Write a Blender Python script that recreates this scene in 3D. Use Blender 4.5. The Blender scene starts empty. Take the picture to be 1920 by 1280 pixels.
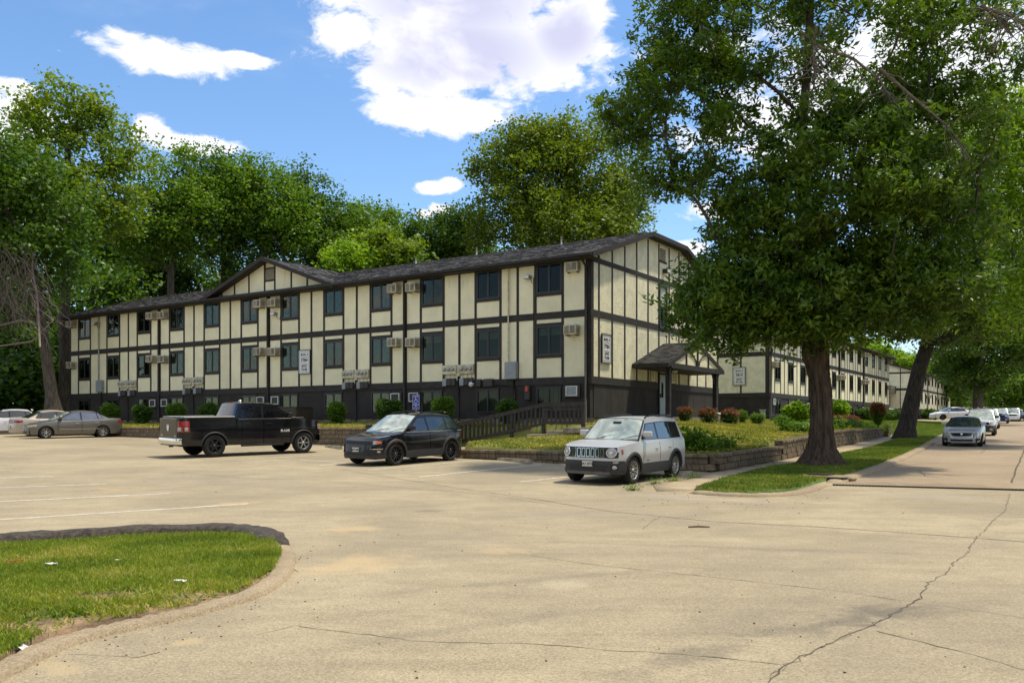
import bpy, bmesh, math, random
import numpy as np
from mathutils import Vector, Matrix
R = math.radians
random.seed(7)
sc = bpy.context.scene
COL = sc.collection

# ------------------------------------------------------------------ camera
F = 1655.0; CU = 960.0; CV = 797.0; CAMZ = 1.6      # photograph's lens in photo pixels, used to place things
cam_d = bpy.data.cameras.new("camera"); cam = bpy.data.objects.new("camera", cam_d); COL.objects.link(cam)
cam.location = (0, 0, CAMZ); cam.rotation_euler = (R(90), 0, 0)
cam_d.lens = 36 * F / 1920; cam_d.sensor_width = 36; cam_d.shift_y = (CV - 640) / 1920
cam_d.clip_end = 3000; sc.camera = cam

# ------------------------------------------------------------------ sun, sky, exposure
SUN_AZ = math.atan2(0.95, 0.20); SUN_EL = R(70)
SUN_E = 2.7; SKY_S = 0.15; EXPO = 0.80
sd = bpy.data.lights.new("sun", 'SUN'); sd.energy = SUN_E; sd.angle = R(3.0); sd.color = (1.0, 0.91, 0.74)
sun = bpy.data.objects.new("sun", sd); COL.objects.link(sun)
tosun = Vector((math.sin(SUN_AZ) * math.cos(SUN_EL), math.cos(SUN_AZ) * math.cos(SUN_EL), math.sin(SUN_EL)))
sun.rotation_euler = tosun.to_track_quat('Z', 'Y').to_euler(); sun.location = (60, 20, 80)
sc.view_settings.view_transform = 'Standard'; sc.view_settings.look = 'None'
sc.view_settings.exposure = EXPO; sc.view_settings.gamma = 1; sc.view_settings.use_curve_mapping = False

class G:
    """tiny node-graph helper"""
    def __init__(s, nt): s.nt = nt; s.N = nt.nodes; s.L = nt.links
    def node(s, t, **kw):
        n = s.N.new(t)
        for k, v in kw.items(): setattr(n, k, v)
        return n
    def put(s, sock, v):
        if isinstance(v, bpy.types.NodeSocket): s.L.new(v, sock)
        elif v is not None:
            if isinstance(v, (tuple, list)) and len(v) == 3 and sock.type == 'RGBA': v = (*v, 1)
            sock.default_value = v
    def m(s, op, a, b=None, c=None, clamp=False):
        n = s.node('ShaderNodeMath', operation=op, use_clamp=clamp)
        s.put(n.inputs[0], a)
        if b is not None: s.put(n.inputs[1], b)
        if c is not None: s.put(n.inputs[2], c)
        return n.outputs[0]
    def noise(s, vec, scale, detail=4, rough=.55, dist=0, out='Fac'):
        n = s.node('ShaderNodeTexNoise'); s.put(n.inputs['Vector'], vec)
        n.inputs['Scale'].default_value = scale; n.inputs['Detail'].default_value = detail
        n.inputs['Roughness'].default_value = rough; n.inputs['Distortion'].default_value = dist
        return n.outputs[out]
    def mix(s, f, a, b, blend='MIX'):
        n = s.node('ShaderNodeMix', data_type='RGBA', blend_type=blend)
        s.put(n.inputs[0], f); s.put(n.inputs[6], a); s.put(n.inputs[7], b)
        return n.outputs[2]
    def ramp(s, f, lo, hi, a=0., b=1., smooth=True):
        n = s.node('ShaderNodeMapRange', interpolation_type='SMOOTHSTEP' if smooth else 'LINEAR')
        s.put(n.inputs[0], f)
        for i, v in enumerate((lo, hi, a, b)): s.put(n.inputs[i + 1], v)
        return n.outputs[0]
    def scalevec(s, vec, sc_):
        n = s.node('ShaderNodeMapping'); s.put(n.inputs[0], vec); n.inputs['Scale'].default_value = sc_
        return n.outputs[0]

world = bpy.data.worlds.new("World"); sc.world = world; world.use_nodes = True
wt = world.node_tree; wt.nodes.clear(); g = G(wt)
sky = g.node('ShaderNodeTexSky', sky_type='NISHITA', sun_disc=False, sun_elevation=SUN_EL, sun_rotation=SUN_AZ,
             altitude=200, air_density=1.0, dust_density=0.6, ozone_density=2.0)
tc = g.node('ShaderNodeTexCoord'); dirv = tc.outputs['Generated']
sx = g.node('ShaderNodeSeparateXYZ'); g.L.new(dirv, sx.inputs[0]); dx, dy, dz = sx.outputs
az = g.m('ARCTAN2', dx, dy); el = g.m('ARCSINE', g.m('MAXIMUM', g.m('MINIMUM', dz, 1.), -1.))
flat = g.scalevec(dirv, (1, 1, 1.9))
n1 = g.noise(flat, 8.5, 8, .60, .5); n2 = g.noise(flat, 26, 8, .64, .5); n3 = g.noise(flat, 2.2, 3, .5)
def azel(u, v):
    a = math.atan((u - CU) / F); return a, math.atan((CV - v) / math.hypot(F, u - CU))
mask = None
def cloud(a0, e0, ra, re, amp=.9, w=1.0):
    global mask
    q = g.m('ADD', g.m('POWER', g.m('DIVIDE', g.m('SUBTRACT', az, a0), ra), 2.), g.m('POWER', g.m('DIVIDE', g.m('SUBTRACT', el, e0), re), 2.))
    d = g.m('SUBTRACT', 1.0, g.m('SQRT', q))
    d = g.m('MULTIPLY', g.m('MAXIMUM', d, -1.0), w)
    mask = d if mask is None else g.m('MAXIMUM', mask, d)
for u, v, ru, rv in [(855, -20, 300, 190), (850, 95, 290, 125), (1060, 60, 110, 110), (860, 215, 175, 46), (650, 60, 90, 60),
                     (310, 108, 160, 42), (455, 115, 75, 18), (370, 272, 115, 26), (285, 245, 50, 32), (1000, 120, 130, 80),
                     (812, 353, 36, 13), (846, 347, 26, 15), (798, 401, 26, 11), (824, 394, 26, 14), (1360, 392, 80, 26), (15, 225, 120, 70), (20, 160, 70, 16),
                     (1650, 150, 420, 200), (1880, 300, 300, 260), (1250, 470, 90, 22)]:
    a0, e0 = azel(u, v); a1, _ = azel(u + ru, v); _, e1 = azel(u, v - rv)
    cloud(a0, e0, abs(a1 - a0), abs(e1 - e0))
    if (u, v) == (1060, 60): bigm = mask
# broken cloud added out of view, all round and overhead, to whiten the ambient light
away = g.m('MAXIMUM', g.ramp(g.m('ABSOLUTE', az), .60, .85), g.ramp(el, .50, .70))
gen = g.m('SUBTRACT', g.m('MULTIPLY', g.noise(flat, 1.7, 3, .5, .4), 3.2), 1.38)
mask = g.m('ADD', g.m('MULTIPLY', mask, g.m('SUBTRACT', 1.0, away)), g.m('MULTIPLY', gen, away))
nn = g.m('ADD', g.m('MULTIPLY', g.m('SUBTRACT', n1, .5), 1.7), g.m('MULTIPLY', g.m('SUBTRACT', n2, .5), 1.45))
dens = g.m('ADD', mask, nn)
cm = g.ramp(dens, .0, .42)
# thin veil
veil = g.m('MULTIPLY', g.ramp(g.noise(g.scalevec(dirv, (1, 1, 5)), 3.0, 6, .6, .6), .5, .8), .14)
cm = g.m('MAXIMUM', cm, veil)
body = g.ramp(g.m('ADD', g.m('MULTIPLY', bigm, .75), g.m('MULTIPLY', n3, .5)), .36, .85)
ccol = g.mix(body, (4.2, 4.25, 4.5), (2.75, 2.8, 3.65))
ccol = g.mix(g.m('MULTIPLY', g.ramp(g.noise(flat, 7, 5, .6, .2), .5, .7), .7), ccol, (4.5, 4.5, 4.65))
# deepen the blue the way the photograph shows it
hs = g.node('ShaderNodeHueSaturation'); hs.inputs['Saturation'].default_value = 1.14; hs.inputs['Value'].default_value = 1.0
g.L.new(sky.outputs[0], hs.inputs['Color'])
skyc = g.mix(1.0, hs.outputs[0], (.76, .78, .79), 'MULTIPLY')
wcol = g.mix(cm, skyc, ccol)
bg = g.node('ShaderNodeBackground'); g.L.new(wcol, bg.inputs[0]); bg.inputs[1].default_value = SKY_S
wo = g.node('ShaderNodeOutputWorld'); g.L.new(bg.outputs[0], wo.inputs[0])

# ------------------------------------------------------------------ materials
MATS = {}
def pm(name, col, rough=.6, metal=0., var=.18, ns=6., bump=0., bs=40., island=0., spec=.5, coat=0., col2=None, streak=None, bdist=.02):
    """procedural principled material: two-tone noise, fine bump, optional per-piece variation"""
    if name in MATS: return MATS[name]
    mt = bpy.data.materials.new(name); mt.use_nodes = True; nt = mt.node_tree; b = nt.nodes['Principled BSDF']; g = G(nt)
    tc = g.node('ShaderNodeTexCoord'); vec = tc.outputs['Object']
    if streak: vec = g.scalevec(vec, streak)
    c2 = col2 or tuple(c * (1 - var * 1.6) for c in col)
    f = g.ramp(g.noise(vec, ns, 6, .62), .3, .7)
    c = g.mix(f, c2, tuple(min(1, k * (1 + var * .35)) for k in col))
    if island:
        geo = g.node('ShaderNodeNewGeometry'); oi = g.node('ShaderNodeObjectInfo')
        rr = g.m('FRACT', g.m('ADD', geo.outputs['Random Per Island'], oi.outputs['Random']))
        br = g.ramp(rr, 0, 1, 1 - island, 1 + island, False)
        cc = g.node('ShaderNodeCombineColor'); [g.L.new(br, cc.inputs[i]) for i in range(3)]
        c = g.mix(1., c, cc.outputs[0], 'MULTIPLY')
    g.L.new(c, b.inputs['Base Color'])
    b.inputs['Roughness'].default_value = rough; b.inputs['Metallic'].default_value = metal
    b.inputs['Specular IOR Level'].default_value = spec
    if coat: b.inputs['Coat Weight'].default_value = coat; b.inputs['Coat Roughness'].default_value = .03
    if bump:
        bn = g.node('ShaderNodeBump'); bn.inputs['Strength'].default_value = bump; bn.inputs['Distance'].default_value = bdist
        g.L.new(g.noise(vec, bs, 6, .65), bn.inputs['Height']); g.L.new(bn.outputs[0], b.inputs['Normal'])
    MATS[name] = mt; return mt

def leafmat(name, cols, trans=.35, rough=.5, lift=1.42):
    """leaf: pigment varies per leaf and per region, light passes through"""
    if name in MATS: return MATS[name]
    mt = bpy.data.materials.new(name); mt.use_nodes = True; nt = mt.node_tree; nt.nodes.clear(); g = G(nt)
    geo = g.node('ShaderNodeNewGeometry'); tc = g.node('ShaderNodeTexCoord')
    cr = g.node('ShaderNodeValToRGB'); cr.color_ramp.elements[0].position = .0; cr.color_ramp.elements[1].position = 1.
    e = cr.color_ramp.elements
    while len(e) < len(cols): e.new(.5)
    for i, c in enumerate(cols): e[i].position = i / (len(cols) - 1); e[i].color = (*(min(.6, k * lift) for k in c), 1)
    f = g.m('ADD', g.m('MULTIPLY', geo.outputs['Random Per Island'], .55), g.m('MULTIPLY', g.ramp(g.noise(tc.outputs['Object'], .8, 4), .3, .7), .50))
    f = g.m('SUBTRACT', f, .05); g.L.new(f, cr.inputs[0])
    d = g.node('ShaderNodeBsdfPrincipled'); g.L.new(cr.outputs[0], d.inputs['Base Color']); d.inputs['Roughness'].default_value = rough
    d.inputs['Specular IOR Level'].default_value = .35
    t = g.node('ShaderNodeBsdfTranslucent'); tcx = g.mix(1., cr.outputs[0], (1.5, 1.5, .5), 'MULTIPLY'); g.L.new(tcx, t.inputs[0])
    ms = g.node('ShaderNodeMixShader'); ms.inputs[0].default_value = trans
    g.L.new(d.outputs[0], ms.inputs[1]); g.L.new(t.outputs[0], ms.inputs[2])
    o = g.node('ShaderNodeOutputMaterial'); g.L.new(ms.outputs[0], o.inputs[0])
    MATS[name] = mt; return mt

# ------------------------------------------------------------------ objects
def tag(o, label=None, cat=None, group=None, kind=None):
    if label: o['label'] = label
    if cat: o['category'] = cat
    if group: o['group'] = group
    if kind: o['kind'] = kind
    return o
def empty(name, loc=(0, 0, 0), rz=0., label=None, cat=None, group=None):
    o = bpy.data.objects.new(name, None); COL.objects.link(o); o.location = loc; o.rotation_euler = (0, 0, rz)
    o.empty_display_size = .3
    return tag(o, label, cat, group)
def link(name, me, mat=None, parent=None, loc=None, rz=None):
    o = bpy.data.objects.new(name, me)
    if mat is not None and len(me.materials) == 0: me.materials.append(mat)
    COL.objects.link(o)
    if parent: o.parent = parent
    if loc is not None: o.location = loc
    if rz is not None: o.rotation_euler = (0, 0, rz)
    return o
def copy_tree(o, parent=None):
    c = o.copy(); COL.objects.link(c)
    if parent: c.parent = parent
    for ch in list(o.children): copy_tree(ch, c)
    return c

class MB:
    """collects primitives into one mesh"""
    def __init__(s): s.v = []; s.f = []; s.sm = []
    def add(s, vs, fs, smooth=False):
        o = len(s.v); s.v += [tuple(v) for v in vs]; s.f += [tuple(i + o for i in f) for f in fs]; s.sm += [smooth] * len(fs); return s
    def box(s, x0, x1, y0, y1, z0, z1):
        v = [(x0, y0, z0), (x1, y0, z0), (x1, y1, z0), (x0, y1, z0), (x0, y0, z1), (x1, y0, z1), (x1, y1, z1), (x0, y1, z1)]
        return s.add(v, [(3, 2, 1, 0), (4, 5, 6, 7), (0, 1, 5, 4), (1, 2, 6, 5), (2, 3, 7, 6), (3, 0, 4, 7)])
    def bbox(s, x0, x1, y0, y1, z0, z1, b=.01):
        """box with chamfered edges"""
        xs, ys, zs = (x0, x1), (y0, y1), (z0, z1); v = []; idx = {}
        for i in (0, 1):
            for j in (0, 1):
                for k in (0, 1):
                    sx, sy, sz = (1, -1)[i], (1, -1)[j], (1, -1)[k]
                    for a, d in enumerate(((0, b * sy, b * sz), (b * sx, 0, b * sz), (b * sx, b * sy, 0))):
                        idx[i, j, k, a] = len(v); v.append((xs[i] + d[0], ys[j] + d[1], zs[k] + d[2]))
        f = []
        def q(*c):
            f.append(c)
        for i in (0, 1): q(*[idx[i, j, k, 0] for j, k in ((0, 0), (1, 0), (1, 1), (0, 1))][::(1 if i else -1)])
        for j in (0, 1): q(*[idx[i, j, k, 1] for i, k in ((0, 0), (1, 0), (1, 1), (0, 1))][::(-1 if j else 1)])
        for k in (0, 1): q(*[idx[i, j, k, 2] for i, j in ((0, 0), (1, 0), (1, 1), (0, 1))][::(1 if k else -1)])
        for i in (0, 1):
            for j in (0, 1): q(idx[i, j, 0, 0], idx[i, j, 1, 0], idx[i, j, 1, 1], idx[i, j, 0, 1])
        for i in (0, 1):
            for k in (0, 1): q(idx[i, 0, k, 0], idx[i, 1, k, 0], idx[i, 1, k, 2], idx[i, 0, k, 2])
        for j in (0, 1):
            for k in (0, 1): q(idx[0, j, k, 1], idx[1, j, k, 1], idx[1, j, k, 2], idx[0, j, k, 2])
        for i in (0, 1):
            for j in (0, 1):
                for k in (0, 1): q(idx[i, j, k, 0], idx[i, j, k, 1], idx[i, j, k, 2])
        return s.add(v, f)
    def prism(s, poly, axis, a0, a1):
        """polygon of 2D points extruded along axis 'x','y' or 'z' from a0 to a1"""
        n = len(poly)
        def P(p, a): return {'x': (a, p[0], p[1]), 'y': (p[0], a, p[1]), 'z': (p[0], p[1], a)}[axis]
        v = [P(p, a0) for p in poly] + [P(p, a1) for p in poly]
        f = [tuple(range(n))[::-1], tuple(range(n, 2 * n))] + [(i, (i + 1) % n, n + (i + 1) % n, n + i) for i in range(n)]
        return s.add(v, f)
    def tube(s, pts, rad, sides=8, cap=True, smooth=True):
        pts = [Vector(p) for p in pts]; n = len(pts)
        if not hasattr(rad, '__len__'): rad = [rad] * n
        vs = []; ref = Vector((0, 0, 1))
        for i, p in enumerate(pts):
            t = (pts[min(i + 1, n - 1)] - pts[max(i - 1, 0)])
            t = t.normalized() if t.length > 1e-9 else Vector((0, 0, 1))
            if abs(t.dot(ref)) > .95: ref = Vector((1, 0, 0)) if abs(t.x) < .9 else Vector((0, 1, 0))
            a = t.cross(ref).normalized(); bb = t.cross(a).normalized(); 
            for k in range(sides):
                th = 2 * math.pi * k / sides
                vs.append(p + (a * math.cos(th) + bb * math.sin(th)) * rad[i])
        fs = []
        for i in range(n - 1):
            for k in range(sides):
                k2 = (k + 1) % sides
                fs.append((i * sides + k, i * sides + k2, (i + 1) * sides + k2, (i + 1) * sides + k))
        s.add(vs, fs, smooth)
        if cap:
            o = len(s.v) - n * sides
            s.f.append(tuple(range(o, o + sides))); s.sm.append(False)
            s.f.append(tuple(range(o + (n - 1) * sides, o + n * sides))[::-1]); s.sm.append(False)
        return s
    def grid(s, P, smooth=True, flip=False):
        """P: rows x cols x 3"""
        P = np.asarray(P); r, c = P.shape[:2]
        vs = P.reshape(-1, 3).tolist(); fs = []
        for i in range(r - 1):
            for j in range(c - 1):
                q = (i * c + j, i * c + j + 1, (i + 1) * c + j + 1, (i + 1) * c + j)
                fs.append(q[::-1] if flip else q)
        return s.add(vs, fs, smooth)
    def lathe(s, prof, c=(0, 0, 0), axis='y', n=24, smooth=True):
        """prof: (r, h) points revolved about the axis through c"""
        vs = []
        for r, h in prof:
            for k in range(n):
                t = 2 * math.pi * k / n; a, b = r * math.cos(t), r * math.sin(t)
                vs.append({'y': (c[0] + a, c[1] + h, c[2] + b), 'z': (c[0] + a, c[1] + b, c[2] + h), 'x': (c[0] + h, c[1] + a, c[2] + b)}[axis])
        fs = []
        for i in range(len(prof) - 1):
            for k in range(n):
                k2 = (k + 1) % n; fs.append((i * n + k, i * n + k2, (i + 1) * n + k2, (i + 1) * n + k))
        return s.add(vs, fs, smooth)
    def xf(s, M):
        s.v = [tuple(M @ Vector(v)) for v in s.v]; return s
    def mesh(s, name):
        me = bpy.data.meshes.new(name); me.from_pydata(s.v, [], s.f)
        me.polygons.foreach_set('use_smooth', s.sm); me.update(); return me
    def build(s, name, mat, parent=None, label=None, fix=False, sharp=None, kind=None):
        me = s.mesh(name)
        if fix:
            bm = bmesh.new(); bm.from_mesh(me); bmesh.ops.remove_doubles(bm, verts=bm.verts, dist=1e-5)
            bmesh.ops.recalc_face_normals(bm, faces=bm.faces); bm.to_mesh(me); bm.free()
        if sharp: me.set_sharp_from_angle(angle=R(sharp))
        o = link(name, me, mat, parent)
        if label: o['label'] = label
        if kind: o['kind'] = kind
        return o

# ------------------------------------------------------------------ terrain
A2 = Vector((-0.834, 0.551)); B2 = Vector((0.551, 0.834))       # along the long facade / into the building
W0 = Vector((6.0, 26.3))                                        # corner of the retaining walls
BC = Vector((3.43, 38.6))                                       # near corner of the main building
YAW = math.atan2(-0.551, 0.834)
def kx(x):
    t = min(1, max(0, x / 6.)); return .03 - .008 * t
def hp(x, y):
    """paved ground height"""
    d = y - 17
    s = d if d > 4 else (0 if d < -4 else (d + 4) ** 2 / 16)
    y2 = 150.
    if y > y2: s = y2 - 17 + (y - y2) * .2
    return kx(x) * s
def gp(u, v):
    """point of the paved ground seen at photo pixel (u, v)"""
    k = (u - CU) / F; m = (CV - v) / F; lo, hi = 1., 400.
    for _ in range(60):
        y = (lo + hi) / 2
        if CAMZ + m * y > hp(k * y, y): lo = y
        else: hi = y
    return Vector((k * y, y))
def at(u, v, y): return Vector(((u - CU) / F * y, y, CAMZ + (CV - v) / F * y))
def ts(t, s): p = W0 + A2 * t + B2 * s; return p.x, p.y
def tsof(x, y): p = Vector((x, y)) - W0; return p.dot(A2), p.dot(B2)
def inpoly(x, y, poly):
    c = False; n = len(poly)
    for i in range(n):
        x1, y1 = poly[i][:2]; x2, y2 = poly[i - 1][:2]
        if (y1 > y) != (y2 > y) and x < (x2 - x1) * (y - y1) / (y2 - y1) + x1: c = not c
    return c
def inpoly_np(X, Y, poly):
    c = np.zeros(X.shape, bool); n = len(poly)
    for i in range(n):
        x1, y1 = poly[i][:2]; x2, y2 = poly[i - 1][:2]
        if y1 == y2: continue
        c ^= ((y1 > Y) != (y2 > Y)) & (X < (x2 - x1) * (Y - y1) / (y2 - y1) + x1)
    return c
def resample(pts, step):
    out = [Vector(pts[0])]
    for a, b in zip(pts[:-1], pts[1:]):
        a, b = Vector(a), Vector(b); n = max(1, int((b - a).length / step))
        out += [a.lerp(b, (i + 1) / n) for i in range(n)]
    return out
def smoothline(pts, it=2, closed=False):
    pts = [Vector(p) for p in pts]
    for _ in range(it):
        q = []
        n = len(pts)
        rng = range(n) if closed else range(n - 1)
        if not closed: q.append(pts[0])
        for i in rng:
            a, b = pts[i], pts[(i + 1) % n]; q += [a.lerp(b, .25), a.lerp(b, .75)]
        if not closed: q.append(pts[-1])
        pts = q
    return pts
def sheet(name, poly, hf, mat, dz=0., step=1.0, skirt=0., label=None, kind='structure'):
    """terrain-following sheet: polygon triangulated on a grid, its edge turned down by skirt"""
    bm = bmesh.new()
    pl = resample(list(poly) + [poly[0]], step)[:-1]
    vs = [bm.verts.new((p[0], p[1], 0)) for p in pl]
    es = [bm.edges.new((vs[i], vs[(i + 1) % len(vs)])) for i in range(len(vs))]
    bmesh.ops.triangle_fill(bm, edges=es, use_beauty=True)
    xs = [p[0] for p in pl]; ys = [p[1] for p in pl]
    for ax, lo, hi in ((0, min(xs), max(xs)), (1, min(ys), max(ys))):
        n = int((hi - lo) / step)
        for i in range(1, n + 1):
            co = [0, 0, 0]; co[ax] = lo + (hi - lo) * i / (n + 1); no = [0, 0, 0]; no[ax] = 1
            bmesh.ops.bisect_plane(bm, geom=bm.verts[:] + bm.edges[:] + bm.faces[:], plane_co=co, plane_no=no)
    for f in bm.faces:
        if f.normal.z < 0: f.normal_flip()
    for v in bm.verts: v.co.z = hf(v.co.x, v.co.y) + dz
    if skirt:
        be = [e for e in bm.edges if len(e.link_faces) == 1]
        r = bmesh.ops.extrude_edge_only(bm, edges=be)
        for v in r['geom']:
            if isinstance(v, bmesh.types.BMVert): v.co.z -= skirt
    for f in bm.faces: f.smooth = True
    me = bpy.data.meshes.new(name); bm.to_mesh(me); bm.free()
    o = link(name, me, mat); o['kind'] = kind
    if label: o['label'] = label
    return o
def ribbon(mb, pts, w, hf, dz, jit=0., rnd=random):
    """flat strip following the ground along pts"""
    pts = [Vector(p) for p in pts]; L = []; Rr = []
    for i, p in enumerate(pts):
        t = (pts[min(i + 1, len(pts) - 1)] - pts[max(i - 1, 0)]); t = t / max(t.length, 1e-6); n = Vector((-t.y, t.x))
        ww = w * (1 + (rnd.uniform(-jit, jit) if jit else 0)) / 2
        a = p + n * ww; b = p - n * ww
        L.append((a.x, a.y, hf(a.x, a.y) + dz)); Rr.append((b.x, b.y, hf(b.x, b.y) + dz))
    n = len(pts); mb.add(L + Rr, [(n + i, n + i + 1, i + 1, i) for i in range(n - 1)])
# ================================================================== GROUND
def px(lst): return [gp(*p) for p in lst]
def pavement_mat(name, base, base2, speck=.5, stains_shade=(), pink=None, rough=.85):
    mt = bpy.data.materials.new(name); mt.use_nodes = True; nt = mt.node_tree; b = nt.nodes['Principled BSDF']; g = G(nt)
    geo = g.node('ShaderNodeTexCoord'); P = geo.outputs['Object']
    big = g.ramp(g.noise(P, .22, 5, .6, .8), .32, .68)
    c = g.mix(big, base2, base)
    med = g.ramp(g.noise(g.scalevec(P, (1.0, 1.6, 1)), 1.3, 6, .65, .5), .35, .7)
    c = g.mix(g.m('MULTIPLY', med, .45), c, tuple(k * .80 for k in base2))
    # tyre-polished long streaks
    mp = g.node('ShaderNodeMapping'); g.L.new(P, mp.inputs[0]); mp.inputs['Rotation'].default_value = (0, 0, R(28)); mp.inputs['Scale'].default_value = (.16, 1.5, 1)
    st = g.ramp(g.noise(mp.outputs[0], 1.6, 5, .6), .5, .75)
    c = g.mix(g.m('MULTIPLY', st, .28), c, tuple(k * .62 for k in base2))
    # aggregate
    v = g.node('ShaderNodeTexVoronoi'); v.inputs['Scale'].default_value = 75; g.L.new(P, v.inputs['Vector'])
    sc1 = g.node('ShaderNodeSeparateColor'); g.L.new(v.outputs['Color'], sc1.inputs[0])
    agg = g.ramp(sc1.outputs[0], 0, 1, 1 - speck * .55, 1 + speck * .4, False)
    fn = g.ramp(g.noise(P, 38, 5, .8), .25, .75, 1 - speck * .42, 1 + speck * .30, False)
    f2 = g.m('MULTIPLY', agg, fn)
    pit = g.ramp(g.noise(P, 14, 6, .75), .60, .72, 1, .70)
    f2 = g.m('MULTIPLY', f2, pit)
    cc = g.node('ShaderNodeCombineColor'); [g.L.new(f2, cc.inputs[i]) for i in range(3)]
    c = g.mix(1., c, cc.outputs[0], 'MULTIPLY')
    xyz = g.node('ShaderNodeSeparateXYZ'); g.L.new(P, xyz.inputs[0])
    nz = g.m('MULTIPLY', g.m('SUBTRACT', g.noise(g.scalevec(P, (1, 1, 1)), 1.8, 6, .7, .6), .5), 2.6)
    for (p0, p1, w, col, amt) in stains_shade:       # worn and dirty places and painted tree shade, each with its own outline
        d = p1 - p0; Ln = d.length; d.normalize(); cx, cy = (p0 + p1) / 2
        ax = g.m('SUBTRACT', xyz.outputs[0], cx); ay = g.m('SUBTRACT', xyz.outputs[1], cy)
        a = g.m('ABSOLUTE', g.m('DIVIDE', g.m('ADD', g.m('MULTIPLY', ax, d.x), g.m('MULTIPLY', ay, d.y)), Ln / 2))
        q = g.m('ABSOLUTE', g.m('DIVIDE', g.m('SUBTRACT', g.m('MULTIPLY', ay, d.x), g.m('MULTIPLY', ax, d.y)), w / 2))
        e = g.m('ADD', g.m('SUBTRACT', 1.0, g.m('SQRT', g.m('ADD', g.m('POWER', a, 2.), g.m('POWER', q, 2.)))), nz)
        c = g.mix(g.m('MULTIPLY', g.ramp(e, .0, .75), amt), c, col)
    g.L.new(c, b.inputs['Base Color']); b.inputs['Roughness'].default_value = rough; b.inputs['Specular IOR Level'].default_value = .25
    bn = g.node('ShaderNodeBump'); bn.inputs['Strength'].default_value = .55; bn.inputs['Distance'].default_value = .006
    g.L.new(g.m('ADD', v.outputs['Distance'], g.noise(P, 45, 5, .8)), bn.inputs['Height']); g.L.new(bn.outputs[0], b.inputs['Normal'])
    return mt
SAND = (.50, .36, .19); OIL = (.10, .09, .075); TAN = (.42, .33, .19)
st = [(gp(1120, 1275), gp(1440, 1195), .5, OIL, .42), (gp(1380, 1205), gp(1780, 1120), .6, OIL, .46), (gp(1500, 1175), gp(1920, 1120), .6, OIL, .25),
      (gp(1140, 1190), gp(1700, 1120), 1.2, OIL, .18), (gp(560, 1085), gp(760, 1035), 1.2, SAND, .5), (gp(600, 998), gp(720, 985), .8, SAND, .5),
      (gp(150, 1240), gp(60, 1262), .7, TAN, .6), (gp(300, 1215), gp(390, 1195), .22, TAN, .7), (gp(160, 912), gp(260, 922), .5, (.55, .36, .13), .35),
      (gp(380, 950), gp(500, 938), .8, SAND, .5), (gp(860, 1040), gp(1010, 1030), .8, SAND, .35), (gp(1150, 925), gp(1500, 945), 1.0, (.34, .33, .31), .35),  # last: grey patch, soft tree shade put into the pavement colour
      (gp(900, 965), gp(1250, 960), 1.5, (.24, .22, .19), .30), (gp(1560, 925), gp(1920, 935), 1.3, (.30, .29, .26), .4), (gp(250, 895), gp(620, 905), 2.0, (.25, .23, .19), .25),
      (gp(1240, 935), gp(1480, 938), .7, (.40, .30, .17), .7), (gp(1080, 915), gp(1260, 900), 2.2, OIL, .22), (gp(330, 868), gp(520, 860), 2.2, OIL, .2), (gp(640, 1120), gp(1300, 1060), .35, OIL, .22), (gp(560, 1220), gp(1200, 1130), .35, OIL, .20), (gp(900, 1010), gp(1900, 1045), .4, OIL, .20), (gp(1000, 1100), gp(1120, 1090), .7, (.5, .43, .30), .35), (gp(760, 960), gp(840, 955), .5, OIL, .35)]
M_pave = pavement_mat("worn_pavement", (.410, .340, .215), (.300, .250, .165), .46, st)
M_road = pavement_mat("street_concrete", (.37, .29, .19), (.305, .235, .155), .5, [(gp(1560, 905), gp(1920, 912), 1.6, (.20, .14, .09), .6), (gp(1600, 890), gp(1760, 850), 2.5, (.27, .2, .13), .4)])  # both brown patches: shade of the big tree painted into the street
M_walk = pavement_mat("sidewalk_concrete", (.45, .36, .235), (.37, .295, .19), .35, [])
M_kerb = pavement_mat("kerb_concrete", (.38, .30, .19), (.30, .235, .15), .5, [])

# big ground sheet
def big_ground():
    xs = sorted(set([-260, -180, -120, -90] + list(range(-70, 71, 2)) + [90, 120, 180, 260]))
    ys = sorted(set([-40, -20, -8] + list(range(-4, 160, 2)) + [170, 190, 230, 300, 420]))
    Pg = np.array([[(x, y, hp(x, y)) for x in xs] for y in ys])
    mb = MB(); mb.grid(Pg, True); o = mb.build("ground", M_pave); o['kind'] = 'structure'
    o['label'] = 'worn light tan pavement of the car park and junction with fine cracks'
big_ground()

TR0, TR1 = gp(1562, 909), gp(1925, 919); trd = (TR1 - TR0).normalized()
kerb_px = [(1562, 905), (1585, 900), (1608, 892), (1650, 877), (1700, 856), (1735, 838), (1760, 822), (1785, 808), (1812, 796)]
KL = smoothline(px(kerb_px), 2)
far = Vector((0.5, .866))
road_poly = [TR0 + Vector((0, .1))] + KL[1:] + [KL[-1] + Vector((30, 42)), KL[-1] + Vector((46, 36)), TR0 + trd * 26 + Vector((22, 44)), TR0 + trd * 14]
sheet("road", road_poly, hp, M_road, .004, 1.5, label='pinkish tan concrete street running away under the trees')

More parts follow.
